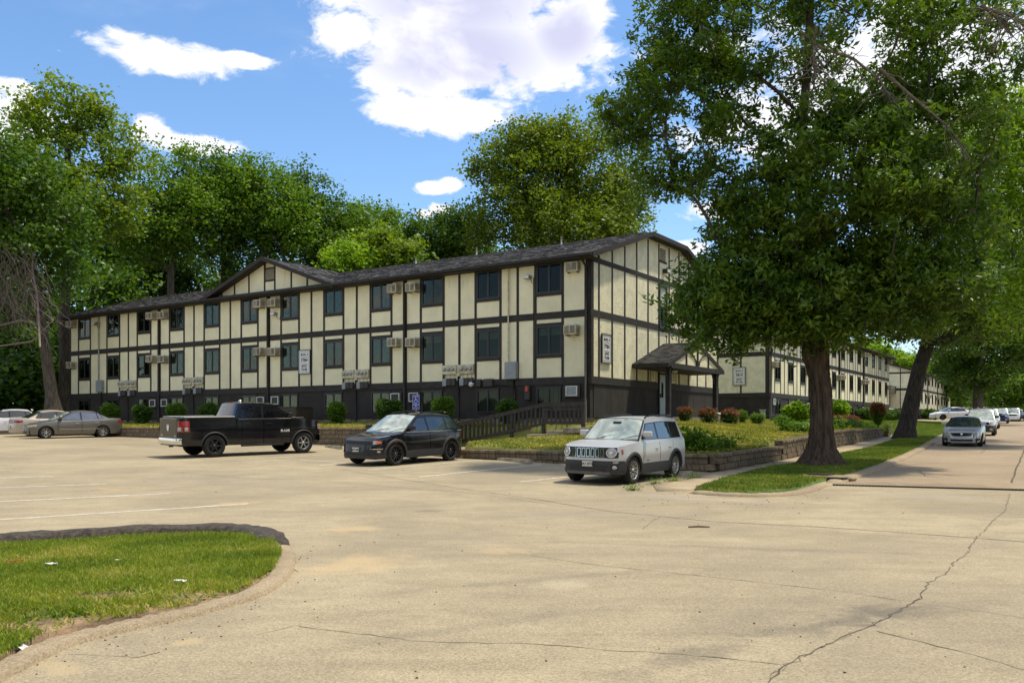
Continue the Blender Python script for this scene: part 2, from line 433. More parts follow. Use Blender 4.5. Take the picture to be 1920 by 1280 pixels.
# sidewalk
sw_out = [(1232, 921), (1300, 920), (1357, 901), (1444, 878), (1494, 872), (1567, 854), (1630, 841), (1680, 824), (1716, 811), (1771, 793.5)]
sw_in = [(1225, 910), (1290, 901), (1339, 887), (1402, 874), (1461, 864), (1499, 857), (1567, 839), (1650, 820), (1678, 813), (1716, 804), (1765, 791)]
def hwalk(x, y): return hp(x, y) + .035
SO = px(sw_out); SI = px(sw_in)
sheet("sidewalk", SO + SI[::-1], hwalk, M_walk, 0, .8, skirt=.1, label='pale concrete sidewalk between retaining wall and grass strip')
mj = MB()
for i in range(1, 9):
    f = i / 9.2
    def along(P, f):
        d = [0]
        for a, b in zip(P[:-1], P[1:]): d.append(d[-1] + (b - a).length)
        t = f * d[-1]
        for k in range(len(P) - 1):
            if d[k + 1] >= t: return P[k].lerp(P[k + 1], (t - d[k]) / (d[k + 1] - d[k]))
        return P[-1]
    ribbon(mj, resample([along(SO, f), along(SI, f)], .3), .03, hwalk, .004)
M_crack = pm("crack_dirt", (.115, .095, .065), .95, var=.4)
tag(mj.build("sidewalk_joint", M_crack), kind='structure')

# kerbs: swept profile
def kerb(name, line, w, h, mat, label=None, jit=0., inner=.02):
    line = [Vector(p) for p in line]; rnd = random.Random(5); Pg = []
    prof = [(0, -.08), (.02, h * .55), (w * .25, h * .95), (w * .6, h), (w * .95, h * .9), (w, -.08)]
    for i, p in enumerate(line):
        t = (line[min(i + 1, len(line) - 1)] - line[max(i - 1, 0)]).normalized(); n = Vector((-t.y, t.x))
        row = []
        j = rnd.uniform(-jit, jit)
        en = min(1, min(i, len(line) - 1 - i) / 4 + .05)
        for a, z in prof:
            z = z if z < 0 else z * en
            q = p + n * (a - w / 2 + j * .6 + rnd.uniform(-jit, jit) * .25)
            row.append((q.x, q.y, hp(q.x, q.y) + z + (rnd.uniform(-jit, jit) * .45 if z > 0 else 0)))
        Pg.append(row)
    mb = MB(); mb.grid(Pg, True); o = mb.build(name, mat); o['kind'] = 'structure'
    if label: o['label'] = label
    return o
kerb("kerb", resample(smoothline(px([(1300, 924), (1350, 929), (1420, 931), (1480, 929), (1520, 920), (1540, 911)]), 3), .25), .34, .07, M_kerb, 'low worn concrete kerb round the tip of the grass strip', .02)
kerb("kerb", resample(KL, .4), .40, .09, M_kerb, 'rolled concrete kerb along the street edge', .01)
# island at lower left
M_blk = pm("black_asphalt", (.078, .064, .047), .95, var=.5, ns=14, bump=1.0, bs=45, bdist=.02, col2=(.022, .018, .014))
isl_top = [(-60, 1021), (0, 1018), (128, 1010), (230, 1003), (310, 999), (401, 998), (450, 1001), (480, 1006), (500, 1014), (512, 1026)]
kerb("asphalt_kerb", resample(smoothline(px(isl_top), 2), .14), .46, .13, M_blk, 'rough black asphalt kerb behind the grass island', .028)
isl_bot = [(522, 1026), (536, 1044), (532, 1066), (514, 1092), (470, 1118), (400, 1139), (330, 1158), (240, 1176), (150, 1196), (90, 1215), (30, 1246), (-60, 1290)]
kerb("kerb", resample(smoothline(px(isl_bot), 3), .12), .27, .05, M_kerb, 'sunken sandy concrete kerb in front of the grass island', .020)
ISL = px([(-90, 1022), (0, 1030), (128, 1022), (255, 1013), (401, 1008), (480, 1012), (512, 1020), (528, 1042), (515, 1072), (470, 1106), (437, 1122), (346, 1148), (240, 1168), (135, 1186), (69, 1205), (0, 1245), (-90, 1285)])
M_dirt = pm("dry_soil", (.30, .20, .115), .95, var=.4, ns=3, bump=.8, bs=25, bdist=.03)
def hisl(x, y): return hp(x, y) + .05
def hislb(x, y): return hisl(x, y) + .012 * math.sin(x * 5) * math.sin(y * 4.3)
sheet("island_soil", ISL, hislb, M_dirt, 0, .25, skirt=.1, label='dry tan soil of the grass island')

# ------------------------------------------------ raised lawns
wall_px = [(1339, 886), (1402, 873), (1461, 863.5), (1515, 851), (1567, 839), (1612, 829), (1652, 819)]
WL = [W0.copy()] + px(wall_px)[1:]
def interp(x, xs, ys): return float(np.interp(x, xs, ys))
wls = [(p - W0).dot(B2) for p in WL]; wlt = [(p - W0).dot(A2) for p in WL]
def wall_t(s): return interp(s, wls, wlt)
def hlawn(x, y):
    t, s = tsof(x, y); sw = s
    zw = interp(s, [-3, 0, 6, 6.6, 17, 31, 36, 37, 60], [.70, .70, .82, 1.00, 1.30, 1.38, 1.40, 1.40, 1.40])
    if s > 31: zw = min(zw, zw) * (1 - min(1, (s - 31) / 6)) + (hp(x, y) + .06) * min(1, (s - 31) / 6)
    zb = interp(s, [0, 4.7, 9, 12], [.80, 1.40, 1.75, 1.93]) if s < 30 else interp(s, [30, 40, 200], [1.93, 2.05, 2.3])
    if s < 6: zb = min(zb, interp(t, [6, 12.2], [1.34, .68]))
    tt = min(1, max(0, (t - wall_t(s)) / 8.6)); tt = tt * tt * (3 - 2 * tt) if s > 10 else tt
    return zw + (zb - zw) * tt
LAWN1 = [Vector(ts(t, s)) for t, s in [(.12, .15), (9.3, .15), (12.1, 4.6), (6.6, 4.6), (6.6, 8.9), (8.95, 8.9), (8.95, 24.3), (42, 24.3), (42, 37.3), (9.9, 37.3), (9.9, 83), (9.9, 100), (2.2, 100)]]
inner = [Vector(ts(wall_t(s) + .14, s)) for s in (31.5, 26, 20, 14, 9, 4)]
far_l = [gp(1765, 790.7), gp(1716, 803.6), gp(1680, 812.5), gp(1662, 817)]
LAWN1 = LAWN1 + far_l + inner
M_lawn = pm("lawn_turf", (.13, .165, .035), .95, var=.45, ns=2.2, bump=.8, bs=30, bdist=.03, col2=(.22, .19, .06))
M_lawn2 = pm("short_turf", (.11, .18, .030), .95, var=.3, ns=1.5, bump=.6, bs=40, bdist=.02)
sheet("lawn", LAWN1, hlawn, M_lawn, 0, .9, skirt=.25, label='sloping raised lawn above the block retaining wall')
def hstrip(x, y): return hp(x, y) + .07
STRIP = px([(1302, 921.5), (1357, 902), (1444, 879), (1494, 873), (1567, 855), (1630, 842), (1680, 825), (1716, 812), (1771, 794.5), (1806, 794.5), (1780, 807), (1757, 820), (1700, 852), (1650, 873), (1608, 888), (1562, 899), (1535, 905), (1500, 919), (1420, 926.5), (1345, 926)])
sheet("grass_strip", STRIP, hstrip, M_lawn2, 0, .6, skirt=.15, label='strip of green grass between sidewalk and street')
# bed in front of the facade
def hbed(x, y):
    t, s = tsof(x, y)
    return interp(s, [4.0, 8.8], [1.46, 1.70]) * (1 if t > 14.2 else 1) if t > 14.2 else interp(t, [8, 14.2], [1.62, 1.50])
BED = [Vector(ts(t, s)) for t, s in [(14.2, 3.95), (50.5, 3.95), (50.5, 8.8), (8.5, 8.8), (8.5, 6.35), (14.2, 6.35)]]
sheet("grass_bed", BED, hbed, M_lawn, 0, .8, skirt=1.2, label='grass and soil bed between the low block wall and the long facade')
# woods behind
def hwood(x, y):
    t, s = tsof(x, y)
    return hp(x, y) * 0 + interp(s, [4, 9, 60, 140, 260], [1.0 if t > 51 else 1.6, 1.75, 4.0, 9.0, 14.])
WOOD = [Vector(ts(t, s)) for t, s in [(50.6, 3.6), (120, 6), (170, 60), (170, 200), (20, 200), (14, 104), (30, 83), (30, 38), (42.1, 37), (42.1, 24.4), (9, 24.4), (9, 8.9), (50.4, 8.9)]]
M_wood = pm("leaf_litter", (.045, .034, .020), .95, var=.4, ns=1.5, bump=.6, bs=10, bdist=.05)
sheet("woodland_floor", WOOD, hwood, M_wood, 0, 4., skirt=1.0, label='shaded woodland floor behind the apartments')

# ------------------------------------------------ cracks, seams, markings
rj = random.Random(11)
def jag(pts, step, amp):
    P = resample(pts, step); out = [P[0]]
    for p in P[1:-1]: out.append(p + Vector((rj.uniform(-amp, amp), rj.uniform(-amp, amp))))
    return out + [P[-1]]
mc = MB()
main = [(1441, 1279), (1461, 1255), (1485, 1242), (1526, 1218), (1591, 1190), (1636, 1171), (1681, 1147), (1725, 1121), (1742, 1092), (1774, 1074), (1790, 1055), (1815, 1035), (1831, 1007), (1845, 996), (1863, 974), (1884, 958), (1893, 925)]
ribbon(mc, jag(px(main), .09, .022), .010, hp, .003, .6, rj)
ribbon(mc, jag(px(main[:8]), .07, .03), .005, hp, .0035, .6, rj)
for l, w in [([(1140, 1061), (1302, 1078), (1465, 1096), (1587, 1110), (1672, 1123)], .009), ([(554, 1172), (640, 1184), (800, 1203), (1000, 1206), (1140, 1218), (1278, 1226), (1465, 1246)], .008),
             ([(1644, 1183), (1709, 1198), (1811, 1224), (1940, 1260)], .010), ([(128, 1226), (255, 1232), (300, 1222)], .006), ([(480, 1190), (554, 1172)], .005),
             ([(950, 1035), (1140, 1062)], .007), ([(1672, 1123), (1800, 1140), (1960, 1165)], .006), ([(330, 885), (470, 897), (620, 900)], .022), ([(300, 872), (420, 878)], .02),
             ([(1205, 992), (1225, 975), (1240, 968)], .01), ([(640, 905), (900, 925), (1030, 945)], .014)]:
    ribbon(mc, jag(px(l), .11, .018), w, hp, .003, .6, rj)
tag(mc.build("pavement_crack", M_crack), 'jagged dark cracks wandering across the pavement', kind='structure')
mc = MB()
for l, w in [([(1000, 935), (1140, 958), (1343, 978), (1546, 988), (1770, 1004), (1940, 1017)], .05), ([(640, 880), (860, 915), (1000, 935)], .03)]:
    ribbon(mc, jag(px(l), .3, .012), w, hp, .0025, .3, rj)
M_seam = pm("seam_tar", (.17, .145, .105), .9, var=.5, ns=4)
tag(mc.build("pavement_seam", M_seam), 'dark seam between two pours of pavement', kind='structure')
mc = MB()
ribbon(mc, jag(px([(1897, 905), (1905, 880), (1916, 855), (1925, 830)]), .5, .02), .05, hp, .008, .3, rj)
ribbon(mc, jag(px([(1640, 875), (1760, 868), (1940, 872)]), .6, .03), .03, hp, .008, .3, rj)
ribbon(mc, jag(px([(1722, 882), (1738, 893), (1765, 896)]), .3, .05), .025, hp, .008, .3, rj)
ribbon(mc, jag(px([(1820, 828), (1950, 830)]), .6, .03), .03, hp, .008, .3, rj)
ribbon(mc, jag(px([(1840, 850), (1850, 838), (1846, 828)]), .3, .05), .02, hp, .008, .3, rj)
tag(mc.build("road_crack", M_crack), 'joints and cracks of the concrete street slabs', kind='structure')
def paint_mat():
    mt = pm("line_paint", (.74, .71, .62), .7, var=.12, ns=5); nt = mt.node_tree; g = G(nt); b = nt.nodes['Principled BSDF']
    tcn = g.node('ShaderNodeTexCoord'); wear = g.ramp(g.noise(tcn.outputs['Object'], 9, 6, .75, .3), .40, .56)
    src = b.inputs['Base Color'].links[0].from_socket
    c = g.mix(wear, (.45, .39, .29), src); g.L.new(c, b.inputs['Base Color']); return mt
M_line = paint_mat()
lines = [((-60, 977.5), (466, 944)), ((-60, 943), (320, 924.5)), ((-60, 916), (200, 907.5)), ((-40, 897.5), (100, 893)), ((-40, 883), (24, 881)),
         ((786, 894), (1014, 871)), ((976, 903), (1064, 894)), ((690, 881), (905, 862)), ((560, 862), (640, 866)), ((505, 858), (600, 853)), ((455, 866), (504, 865)), ((600, 872), (650, 867))]
for a, b in lines:
    mb = MB(); a, b = gp(*a), gp(*b); ribbon(mb, resample([a, b], .4), .10, hp, .005, .12, rj)
    tag(mb.build("parking_line", M_line), kind='structure')

# litter, gravel
mb = MB(); rg = random.Random(21)
for i in range(330):
    if i < 130: u, v = rg.uniform(0, 1920), rg.uniform(880, 1275)
    elif i < 250: q = rg.choice(isl_bot[:-1]); u, v = q[0] + rg.gauss(0, 50), q[1] + rg.gauss(8, 14)
    else: u, v = rg.uniform(1230, 1560), rg.uniform(918, 955)
    p = gp(u, v)
    if v < 870: continue
    s_ = rg.uniform(.003, .011) * (1 + p.y / 14); a = rg.uniform(0, 6)
    c, d = math.cos(a) * s_, math.sin(a) * s_; z = hp(*p)
    mb.add([(p.x - c, p.y - d, z), (p.x + d * .6, p.y - c * .6, z), (p.x + c, p.y + d, z), (p.x - d * .6, p.y + c * .6, z), (p.x, p.y, z + s_ * .7)], [(0, 1, 4), (1, 2, 4), (2, 3, 4), (3, 0, 4)])
M_grit = pm("grit", (.11, .075, .045), .9, var=.5, island=.6)
tag(mb.build("grit", M_grit), 'dark grit and dead leaf bits scattered over the pavement', 'grit', kind='stuff')
mb = MB(); p = gp(652, 0) if False else gp(1310, 989); z = hp(*p)
mb.tube([(p.x - .16, p.y, z + .015), (p.x, p.y + .02, z + .02), (p.x + .17, p.y - .01, z + .015)], [.012, .015, .009], 6)
tag(mb.build("stick", pm("stick_bark", (.10, .055, .035), .8)), 'short brown stick lying on the open pavement', 'stick')
M_paper = pm("paper", (.72, .70, .66), .8, var=.1)
for (u, v, s_, lab) in [(96, 1077, .055, 'crumpled white paper scrap at the left of the grass island'), (338, 1111, .05, 'flat white litter scrap in the middle of the grass island'),
                        (24, 1224, .10, 'crumpled clear plastic at the lower left tip of the grass'), (220, 1068, .025, 'tiny white speck of litter on the grass island'),
                        (1205, 974, .04, 'small white paper scrap on the open pavement'), (440, 1112, .0, '')]:
    if not s_: continue
    p = gp(u, v); z = hp(*p) + (.11 if u < 900 and u > 30 else .02); mb = MB(); n = 7; Pq = []
    for i in range(n):
        Pq.append([(p.x + (j / 6 - .5) * s_ * 2.2 + rg.uniform(-.1, .1) * s_, p.y + (i / 6 - .5) * s_ + rg.uniform(-.1, .1) * s_, z + rg.uniform(0, .4) * s_) for j in range(7)])
    mb.grid(Pq, False); tag(mb.build("paper_scrap", M_paper), lab, 'litter')
p0_, p1_ = gp(12, 1072), gp(45, 1070); mb = MB(); z = hp(*p0_) + .12
mb.tube([(p0_.x, p0_.y, z), (p0_.x + .12, p0_.y, z + .012), (p1_.x, p1_.y, z + .004)], .005, 6)
tag(mb.build("red_stick", pm("red_paint", (.55, .06, .02), .6)), 'thin red straw lying in the grass island', 'straw')
# ================================================================== MAIN BUILDINGS
M_cream = pm("cream_stucco", (.81, .755, .51), .9, var=.07, ns=1.1, bump=.35, bs=26, bdist=.012, island=.05)
def streaks(mt, amt=.30):
    nt = mt.node_tree; g = G(nt); b = nt.nodes['Principled BSDF']; src = b.inputs['Base Color'].links[0].from_socket
    tcn = g.node('ShaderNodeTexCoord'); P = tcn.outputs['Object']
    st_ = g.ramp(g.noise(g.scalevec(P, (7, 7, .45)), 1., 5, .65), .52, .80); sp = g.ramp(g.noise(P, .9, 4, .6), .45, .75)
    c = g.mix(g.m('MULTIPLY', g.m('MULTIPLY', st_, sp), amt * 2.2), src, (.30, .22, .11))
    c = g.mix(g.m('MULTIPLY', g.ramp(g.noise(P, .35, 3, .5), .4, .7), .10), c, (.55, .48, .33)); g.L.new(c, b.inputs['Base Color'])
streaks(M_cream)
M_creamb = pm("cream_wall", (.78, .73, .49), .9, var=.10, ns=1.2, bump=.3, bs=26)
M_creamr = pm("cream_trowelled", (.80, .75, .52), .9, var=.10, ns=2.0, bump=1.0, bs=7, bdist=.03, island=.04)
M_timber = pm("brown_timber", (.028, .023, .018), .75, var=.3, ns=5, bump=.3, bs=30, island=.12)
M_base = pm("dark_base", (.034, .028, .022), .85, var=.25, ns=1.4, bump=.7, bs=16, bdist=.02)
M_found = pm("stone_foundation", (.30, .25, .19), .9, var=.5, ns=3, bump=.8, bs=9, bdist=.04, col2=(.10, .085, .07))
M_frame = pm("black_window_frame", (.018, .018, .017), .45, var=.1)
M_soffit = pm("soffit_brown", (.03, .025, .02), .8, var=.2)
M_acc = pm("ac_casing", (.60, .555, .40), .6, var=.25, ns=4, island=.12)
M_acd = pm("ac_dark", (.05, .045, .038), .7, var=.2)
M_grille = pm("ac_grille", (.22, .19, .14), .6, var=.35, ns=20)
M_white = pm("white_paint", (.72, .72, .69), .5, var=.08)
M_grey = pm("grey_box", (.27, .30, .31), .5, var=.12)
M_pipe = pm("galvanised_pipe", (.42, .42, .38), .45, metal=.4, var=.15)
M_black = pm("black_print", (.012, .012, .012), .6, var=.05)
M_door = pm("pale_door", (.36, .44, .45), .5, var=.1)
M_curt = pm("white_blind", (.50, .55, .48), .8, var=.1)
M_curtd = pm("grey_curtain", (.050, .047, .040), .8, var=.25, ns=3, streak=(6, 1, .4))
M_orange = pm("orange_curtain", (.45, .20, .08), .8)
M_red = pm("red_plastic", (.55, .05, .02), .4)
M_slab = pm("porch_concrete", (.33, .28, .21), .9, var=.25, ns=2, bump=.3)

def glass_mat(name, tint, rough=.02, alpha=.55, spec=.8):
    mt = bpy.data.materials.new(name); mt.use_nodes = True; nt = mt.node_tree; nt.nodes.clear(); g = G(nt)
    t = g.node('ShaderNodeBsdfTransparent'); t.inputs[0].default_value = (*tint, 1)
    gl = g.node('ShaderNodeBsdfGlossy'); gl.inputs['Roughness'].default_value = rough; gl.inputs[0].default_value = (.85, .85, .80, 1)
    fr = g.node('ShaderNodeFresnel'); fr.inputs[0].default_value = 1.55
    tcn = g.node('ShaderNodeTexCoord'); bn = g.node('ShaderNodeBump'); bn.inputs['Strength'].default_value = .12; bn.inputs['Distance'].default_value = .02
    g.L.new(g.noise(tcn.outputs['Object'], 1.6, 2), bn.inputs['Height']); g.L.new(bn.outputs[0], gl.inputs['Normal'])
    ms = g.node('ShaderNodeMixShader'); f = g.m('MULTIPLY', fr.outputs[0], alpha * 2, clamp=True); g.L.new(f, ms.inputs[0])
    g.L.new(t.outputs[0], ms.inputs[1]); g.L.new(gl.outputs[0], ms.inputs[2])
    o = g.node('ShaderNodeOutputMaterial'); g.L.new(ms.outputs[0], o.inputs[0]); return mt
M_glass = glass_mat("window_glass", (.50, .53, .49), alpha=.17)

def shingle_mat():
    mt = pm("roof_shingle", (.105, .100, .098), .9, var=.3, ns=9, bump=.5, bs=60, island=.38); return mt
M_shing = shingle_mat()

_unit = {}
def part_window(B, xc, y, z0, z1, w, side, style, rnd):
    """recessed slider window; side = outward normal axis: ('y',-1) or ('x',+1) or ('x',-1)"""
    ax, sg = side
    def bx(mb, a0, a1, d0, d1, zz0, zz1):           # a along the wall, d outward depth
        if ax == 'y': lo, hi = sorted((y + sg * d0, y + sg * d1)); mb.box(a0, a1, lo, hi, zz0, zz1)
        else: lo, hi = sorted((y + sg * d0, y + sg * d1)); mb.box(lo, hi, a0, a1, zz0, zz1)
    f = MB(); h = w / 2
    t = .065
    bx(f, xc - h, xc - h + t, -.02, .045, z0, z1); bx(f, xc + h - t, xc + h, -.02, .045, z0, z1)
    bx(f, xc - h + t, xc + h - t, -.02, .045, z1 - t, z1); bx(f, xc - h + t, xc + h - t, -.02, .045, z0, z0 + t)
    bx(f, xc - .045, xc + .045, -.015, .030, z0 + t, z1 - t)
    win = f.build("window", M_frame, B)
    for s_ in (-1, 1):
        p = MB(); a0 = xc + (.046 if s_ > 0 else -h + t + .001); a1 = xc + (h - t - .001 if s_ > 0 else -.046)
        bx(p, a0, a1, .002, .006, z0 + t + .001, z1 - t - .001); p.build("pane", M_glass, win)
    # blinds / curtains / dark room behind
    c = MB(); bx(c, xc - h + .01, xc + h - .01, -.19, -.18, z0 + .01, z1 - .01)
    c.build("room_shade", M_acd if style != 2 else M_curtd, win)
    if style in (0, 1, 2):
        c = MB(); a0, a1 = (xc - h + .05, xc + h - .05)
        if style == 0: a0 = xc
        zz = z0 + .03 if rnd.random() < .75 else z0 + (z1 - z0) * .6
        n = 9
        for k in range(n):
            b0 = a0 + (a1 - a0) * k / n; b1 = a0 + (a1 - a0) * (k + .93) / n
            bx(c, b0, b1, -.10, -.09 + (k % 2) * .012, zz, z1 - .03)
        c.build("blind", M_curt if style == 1 else M_curtd, win)
    elif style == 3:
        c = MB(); n = 16
        for k in range(n):
            zc = z0 + .05 + (z1 - z0 - .1) * k / n
            bx(c, xc - h + .05, xc + h - .05, -.10, -.085, zc, zc + (z1 - z0) / n * .72)
        c.build("blind", M_curt, win)
    elif style == 4:
        c = MB(); bx(c, xc - h + .06, xc - .05, -.10, -.09, z0 + (z1 - z0) * .42, z1 - .05); c.build("curtain", M_orange, win)
        c = MB(); bx(c, xc - h + .06, xc - .05, -.06, -.04, z0 + .07, z0 + .2); c.build("fan", M_white, win)
        c = MB(); bx(c, xc + .05, xc + h - .06, -.10, -.09, z0 + .05, z1 - .05); c.build("blind", M_curtd, win)
    elif style == 5:
        c = MB(); bx(c, xc - h + .06, xc + h - .06, -.10, -.09, z0 + (z1 - z0) * .68, z1 - .05); c.build("blind", M_curt, win)
    return win

def part_ac(B, xc, z0, side_x=False, dark=False, out=.46, mir=1):
    """through-wall air conditioner: casing, louvred sides, front grille"""
    w, h = .62, .43
    if dark:
        b = MB(); b.box(xc - .40, xc + .40, -.16, -.01, z0 - .06, z0 + .47); ac = b.build("air_conditioner", M_acd, B)
        f = MB()
        for a in ((xc - .29, xc + .29, z0 - .005, z0 + .03), (xc - .29, xc + .29, z0 + .40, z0 + .435), (xc - .29, xc - .25, z0 + .03, z0 + .40), (xc + .25, xc + .29, z0 + .03, z0 + .40)):
            f.box(a[0], a[1], -.20, -.162, a[2], a[3])
        f.build("grille_frame", M_white, ac); g_ = MB(); g_.box(xc - .25, xc + .25, -.175, -.163, z0 + .03, z0 + .40); g_.build("grille", M_grey if dark == 2 else M_acd, ac); return ac
    b = MB(); b.bbox(xc - w / 2, xc + w / 2, -out, .05, z0, z0 + h, .015); ac = b.build("air_conditioner", M_acc, B)
    g_ = MB()
    for k in range(9):
        zz = z0 + .05 + k * .037; g_.box(xc - w / 2 + .05, xc - .02, -out - .012, -out - .002, zz, zz + .022)
    for k in range(7):
        xx = xc + .03 + k * .035; g_.box(xx, xx + .02, -out - .012, -out - .002, z0 + .05, z0 + h - .05)
    g_.build("grille", M_grille, ac)
    l = MB()
    for sx in (-1, 1):
        for k in range(5):
            zz = z0 + .08 + k * .055; xx = xc + sx * (w / 2 + .003)
            l.box(min(xx, xx + sx * .008), max(xx, xx + sx * .008), -out + .06, -out + .30, zz, zz + .02)
    l.build("louvre", M_grille, ac)
    br = MB(); br.box(xc - .25, xc - .21, -out + .08, 0, z0 - .05, z0 - .003); br.box(xc + .21, xc + .25, -out + .08, 0, z0 - .05, z0 - .003); br.build("bracket", M_grille, ac)
    return ac

def part_meters(B, xm):
    for s_ in (-1, 1):
        xc = xm + s_ * .52
        b = MB(); b.bbox(xc - .42, xc + .42, -.16, -.025, 4.06, 4.50, .012); mbk = b.build("meter_bank", M_acc, B)
        for k in range(3):
            m_ = MB(); c = (xc - .26 + k * .26, -.16, 4.30)
            m_.lathe([(.0, -.10), (.07, -.095), (.085, -.07), (.09, 0)], c, 'y', 12); m_.build("meter", M_pipe, mbk)
        m_ = MB()
        for k in range(3):
            xx = xc - .26 + k * .26; m_.tube([(xx, -.09, 4.08), (xx, -.09, 3.82)], .022, 6)
        m_.build("conduit", M_acc, mbk)
        b = MB(); b.bbox(xc - .40, xc - .16, -.17, -.045, 3.50, 3.86, .01); b.build("breaker_box", M_grey, mbk)
        b = MB(); b.bbox(xc - .14, xc + .12, -.17, -.045, 3.52, 3.86, .01); b.bbox(xc + .14, xc + .38, -.17, -.045, 3.52, 3.86, .01); b.build("breaker_box", M_acd, mbk)
    b = MB(); b.bbox(xm - .10, xm + .10, -.10, -.03, 3.95, 4.5, .01); b.build("junction_box", M_acc, B)
    b = MB(); b.tube([(xm, -.07, 3.95), (xm, -.07, 1.75)], .045, 8); b.build("conduit", M_timber, B)

def part_lamp(B, x, y, z, mir=-1, axis='y'):
    b = MB(); b.bbox(x - .16, x + .16, y - .30, y - .06, z, z + .16, .02); l = b.build("wall_lamp", M_grey, B)
    c = MB(); c.box(x - .13, x + .13, y - .315, y - .302, z + .02, z + .14); c.build("lamp_glass", M_white, l)
    c = MB(); c.box(x - .04, x + .04, y - .06, y, z + .02, z + .2); c.build("bracket", M_acd, l)
    c = MB(); c.tube([(x + .1, y - .08, z + .02), (x + .16, y - .06, z - .18), (x + .32, y - .03, z - .24), (x + .42, y - .03, z + .2)], .014, 5); c.build("cable", M_acd, l)

def shingles(B, P0, ux, un, width, slope_len, tri=None, course=.17, tab=.34, seed=1, name="shingle", mat=None):
    """courses of tabs lying on the plane through P0 (eave end), ux along the eave, un up the slope"""
    P0, ux, un = Vector(P0), Vector(ux).normalized(), Vector(un).normalized(); nn = ux.cross(un).normalized()
    if nn.z < 0: nn = -nn
    rnd = random.Random(seed); nc = int(slope_len / course); V = []; Fc = []
    for i in range(nc + 1):
        s0 = i * course; off = (i % 2) * tab / 2 + rnd.uniform(0, .08)
        x = -off
        while x < width:
            w_ = tab * rnd.choice((.55, .8, 1, 1.15)); x1 = min(width, x + w_); xa = max(0, x); 
            if x1 - xa > .02:
                ok = True
                if tri: ok = tri((xa + x1) / 2, s0 + course / 2)
                if ok:
                    th = rnd.choice((.012, .018, .03)); e = .9 if i < nc else 0
                    dr = rnd.uniform(-.012, .012)
                    sb = s0 + dr; stp = min(slope_len + .02, s0 + course * 1.25)
                    a = P0 + ux * xa + un * sb; b_ = P0 + ux * (x1 - .008) + un * sb; c = P0 + ux * (x1 - .008) + un * stp; d = P0 + ux * xa + un * stp
                    o = len(V); V += [a + nn * .002, b_ + nn * .002, b_ + nn * th, a + nn * th, c + nn * .004, d + nn * .004]
                    Fc += [(o, o + 1, o + 2, o + 3), (o + 3, o + 2, o + 4, o + 5)]
            x = x1
            if x1 >= width: break
    mb = MB(); mb.add(V, Fc); return mb.build(name, mat or M_shing, B, kind='stuff')

